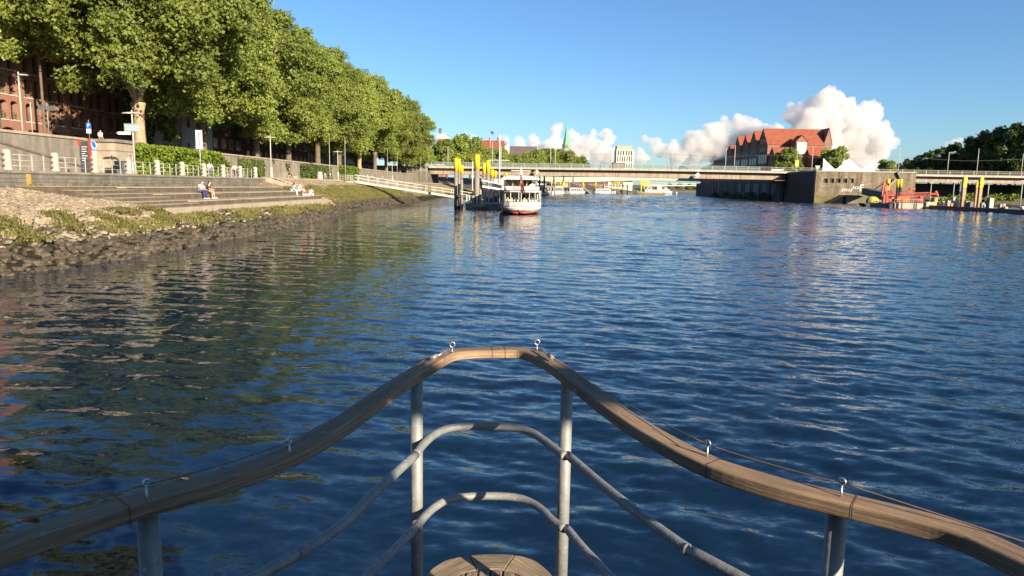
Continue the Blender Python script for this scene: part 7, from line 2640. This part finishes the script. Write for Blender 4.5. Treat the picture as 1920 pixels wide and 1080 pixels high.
def own_ship():
    t = thing('ship_bow', 'bow of the viewing ship with weathered wooden handrail on grey steel posts', 'ship', (0, 0, 0))
    ZR = 3.385
    pix = [(0, 1036), (145, 985), (280, 943), (420, 903), (540, 857), (640, 799), (715, 745), (780, 702), (835, 670), (872, 663), (925, 661), (983, 663), (1030, 682), (1088, 724), (1160, 779), (1240, 829), (1330, 875), (1450, 914), (1575, 945), (1700, 976), (1800, 1006), (1905, 1052)]
    pts = [atz(px, py, ZR) for px, py in pix]
    l = [pts[0]+(pts[0]-pts[1]).normalized()*d for d in (1.6, 0.8, 0.35)]
    for q, k in zip(l, (0.5, 0.25, 0.1)):
        q.y -= k*0.6
    r = [pts[-1]+(pts[-1]-pts[-2]).normalized()*d for d in (0.4, 0.9, 1.7)]
    for q, k in zip(r, (0.1, 0.25, 0.5)):
        q.y -= k*0.6
    path = catmull(l+pts+r, 6)
    sec = []
    hw, hh, rd = 0.0295, 0.0165, 0.006
    for (sx, sy, a0) in ((1, 1, 0), (-1, 1, 90), (-1, -1, 180), (1, -1, 270)):
        for k in range(4):
            a = math.radians(a0+k*30)
            sec.append((sx*(hw-rd)+rd*math.cos(a), sy*(hh-rd)+rd*math.sin(a)))
    rail = sweep('handrail', path, sec, M_RAILWOOD, t)
    # scarf joints across the rail
    for (px, py) in ((922, 661), (946, 661), (822, 678), (232, 958), (1602, 952), (1338, 879)):
        q = atz(px, py, ZR)
        i = min(range(1, len(path)-1), key=lambda k: (path[k]-q).length)
        d = (path[i+1]-path[i-1]).normalized()
        q = Vector((path[i].x, path[i].y, ZR))+d*(q-path[i]).dot(d)
        s = Vector((d.y, -d.x, 0))
        o = sweep('scarf_joint', [q-d*0.0009, q+d*0.0009], [(a*1.012+0.0008*(1 if a > 0 else -1), b*1.03+0.0006*(1 if b > 0 else -1)) for a, b in sec], mat('joint_line', (0.05, 0.035, 0.025)) if 'joint_line' not in MATS else MATS['joint_line'], t)
    # posts
    zb = 2.42
    for (px, py) in ((781, 722), (1063, 722), (277, 965), (1570, 958)):
        q = atz(px, py, ZR-0.035)
        MB().cyl((q.x, q.y, zb), (q.x, q.y, ZR-0.012), 0.0205, n=24).build('post', M_GALV, t)

    def bar(name, pl, z, r, ext=None):
        p = [atz(px, py, z) for px, py in pl]
        if ext:
            p.append(p[-1]+(p[-1]-p[-2]).normalized()*ext)
        MB().tube(catmull(p, 6), r, 16).build(name, M_GALV, t)
    bar('side_bar', [(779, 853), (715, 912), (640, 985), (560, 1038), (480, 1082)], 3.165, 0.0135, 1.5)
    bar('side_bar', [(1064, 853), (1130, 910), (1200, 965), (1290, 1030), (1390, 1084)], 3.165, 0.0135, 1.5)
    bar('side_bar', [(779, 990), (735, 1035), (688, 1082)], 2.93, 0.0135, 1.2)
    bar('side_bar', [(1062, 990), (1095, 1030), (1144, 1082)], 2.93, 0.0135, 1.2)
    bar('front_loop', [(779, 853), (795, 832), (818, 813), (848, 802), (905, 799), (962, 801), (995, 810), (1020, 826), (1038, 840), (1060, 856)], 3.165, 0.0135)
    bar('front_loop', [(779, 992), (795, 970), (818, 949), (848, 935), (905, 930), (962, 932), (993, 941), (1016, 956), (1034, 974), (1058, 992)], 2.93, 0.0135)
    # eye bolts and guy wire
    eyes = [(275, 934), (543, 850), (848, 661), (1007, 656), (1326, 855), (1577, 930)]
    tops = []
    for i, (px, py) in enumerate(eyes):
        q = atz(px, py, ZR+0.018)
        sc = 0.0065 if i not in (2, 3) else 0.009
        hs = 0.024 if i not in (2, 3) else 0.02
        e = MB().tube([(q.x, q.y, ZR), (q.x, q.y, ZR+0.018+hs)], 0.0022, 8)
        fy = 0.35 if i in (0, 1, 4, 5) else 1.0
        a0 = Vector((fy, 0.5*(1 if px < 900 else -1)*(1-fy)*2+0.12, 0)).normalized()
        e.tube([Vector((q.x, q.y, ZR+0.018+hs+sc))+a0*sc*math.cos(2*PI*k/20)+Vector((0, 0, sc*math.sin(2*PI*k/20))) for k in range(21)], 0.0021, 8, caps=False)
        e.build('eye_bolt', M_BRIGHT, t)
        tops.append(Vector((q.x, q.y, ZR+0.045)))
    wm = mat('rusty_wire', (0.16, 0.10, 0.07), rough=0.7, var=0.3, scale=60)

    def wire(a, b, sag=0.0):
        MB().tube([a.lerp(b, k/12)+Vector((0, 0, -sag*4*(k/12)*(1-k/12))) for k in range(13)], 0.0014, 6).build('guy_wire', wm, t)
    lend = atz(0, 990, ZR+0.05)
    wire(lend+(lend-tops[0])*1.5, tops[0])
    wire(tops[0], tops[1], 0.006)
    tl = atz(810, 672, ZR+0.03)
    wire(tops[1], tl, 0.01)
    tr = atz(1036, 672, ZR+0.03)
    wire(tr, tops[4], 0.012)
    wire(tops[4], tops[5], 0.004)
    rend = atz(1880, 1003, ZR+0.02)
    wire(tops[5], rend+(rend-tops[5])*0.4, 0.0)
    for (a, b) in ((tops[2], tl), (tops[3], tr)):
        d = (b-a)
        MB().tube([a+d*0.25-Vector((0, 0, 0.006)), a+d*0.72-Vector((0, 0, 0.004))], 0.0042, 8).build('turnbuckle', M_BRIGHT, t)
        MB().tube([a+d*0.78, b], [0.008, 0.007], 8).build('shackle', M_GALV, t)
    # bow cap: ring of curved planks round straight deck planks
    z = 2.50
    outl = [atz(px, py, z) for px, py in ((797, 1082), (812, 1064), (845, 1047), (905, 1038.5), (965, 1040), (1002, 1050), (1028, 1070), (1040, 1084))]
    outl = catmull(outl, 5)
    c0 = (outl[0]+outl[-1])/2
    back = [Vector((outl[-1].x+0.12, 1.5, z)), Vector((outl[0].x-0.12, 1.5, z))]

    def slab(poly, th, name, m, ang):
        mb = MB().prism([(p.x, p.y, z-th) for p in poly], (0, 0, th))
        o = mb.build(name, m, t, recalc=True, bevel=0.004)
        uv = o.data.uv_layers.new(name='UVMap')
        for lo in o.data.loops:
            v = o.data.vertices[lo.vertex_index].co
            ca, sa = math.cos(ang), math.sin(ang)
            uv.data[lo.index].uv = (v.x*ca+v.y*sa, -v.x*sa+v.y*ca+v.z)
        return o
    n = len(outl)
    inn = [p.lerp(Vector((c0.x, c0.y-0.10, z)), 0.42) for p in outl]
    cuts = [0, int(n*0.37), int(n*0.56), n-1]
    for a, b in zip(cuts, cuts[1:]):
        o = [p for p in outl[a:b+1]]
        i_ = [p for p in inn[a:b+1]]
        poly = o+i_[::-1]
        cen = sum(poly, Vector((0, 0, 0)))/len(poly)
        poly = [cen+(p-cen)*0.985 for p in poly]
        d = o[-1]-o[0]
        slab(poly, 0.05, 'cap_plank', M_CAPWOOD, math.atan2(d.y, d.x))
    x0, x1 = min(p.x for p in inn), max(p.x for p in inn)
    for k in range(6):
        xa, xb = lerp(x0, x1, k/6)+0.003, lerp(x0, x1, (k+1)/6)-0.003
        top = []
        for xx in (xa, (xa+xb)/2, xb):
            yy = max([lerp(p.y, q.y, (xx-p.x)/(q.x-p.x)) for p, q in zip(inn, inn[1:]) if p.x <= xx <= q.x and q.x > p.x] or [c0.y])
            top.append(Vector((xx, yy-0.006, z)))
        slab([Vector((xa, 1.5, z)), Vector((xb, 1.5, z))]+top[::-1], 0.054, 'deck_plank', M_CAPWOOD, PI/2)
    # hull, then unseen blocks added behind the viewer to shade parts of the rail
    st = [(2.66, 0.12), (2.55, 0.30), (2.3, 0.46), (1.8, 0.62), (1.3, 0.80), (0.5, 1.25), (-0.6, 2.1), (-2.0, 2.75), (-5, 2.9), (-12, 2.9), (-22, 2.3)]
    rings = []
    for (y, b) in st:
        fl = 1.2 if y > 0 else 0.3
        rings.append([(-b, y, 2.43), (-b*0.8, y-fl*0.5, 1.2), (-b*0.5, y-fl, -0.8), (b*0.5, y-fl, -0.8), (b*0.8, y-fl*0.5, 1.2), (b, y, 2.43)])
    MB().loft(rings, closed=True).build('hull', M_NAVY, t, recalc=True)
    MB().box(-2.2, 2.62, -7.5, -1.5, 2.44, 5.75).build('wheelhouse', M_WHITE, t, bevel=0.04)  # added out of view, sized to shade the left rail
    for k in range(5):
        MB().box(-2.0+k*0.92, -2.0+k*0.92+0.72, -1.497, -1.46, 3.6, 4.6).build('wheelhouse_window', M_GLASS, t)  # windows of the added, unseen wheelhouse
    MB().box(2.622, 2.96, -7.0, -1.5, 2.6, 4.78).build('shadow_caster_panel', M_CANVAS, t)  # added out of view to shade the end of the right rail
    MB().box(2.622, 3.55, -1.62, -1.5, 5.20, 5.36).build('shadow_caster_bar', M_STEEL, t)  # added out of view to cast the small shadow patches on the rail


own_ship()
print('OBJECTS', len(bpy.data.objects))
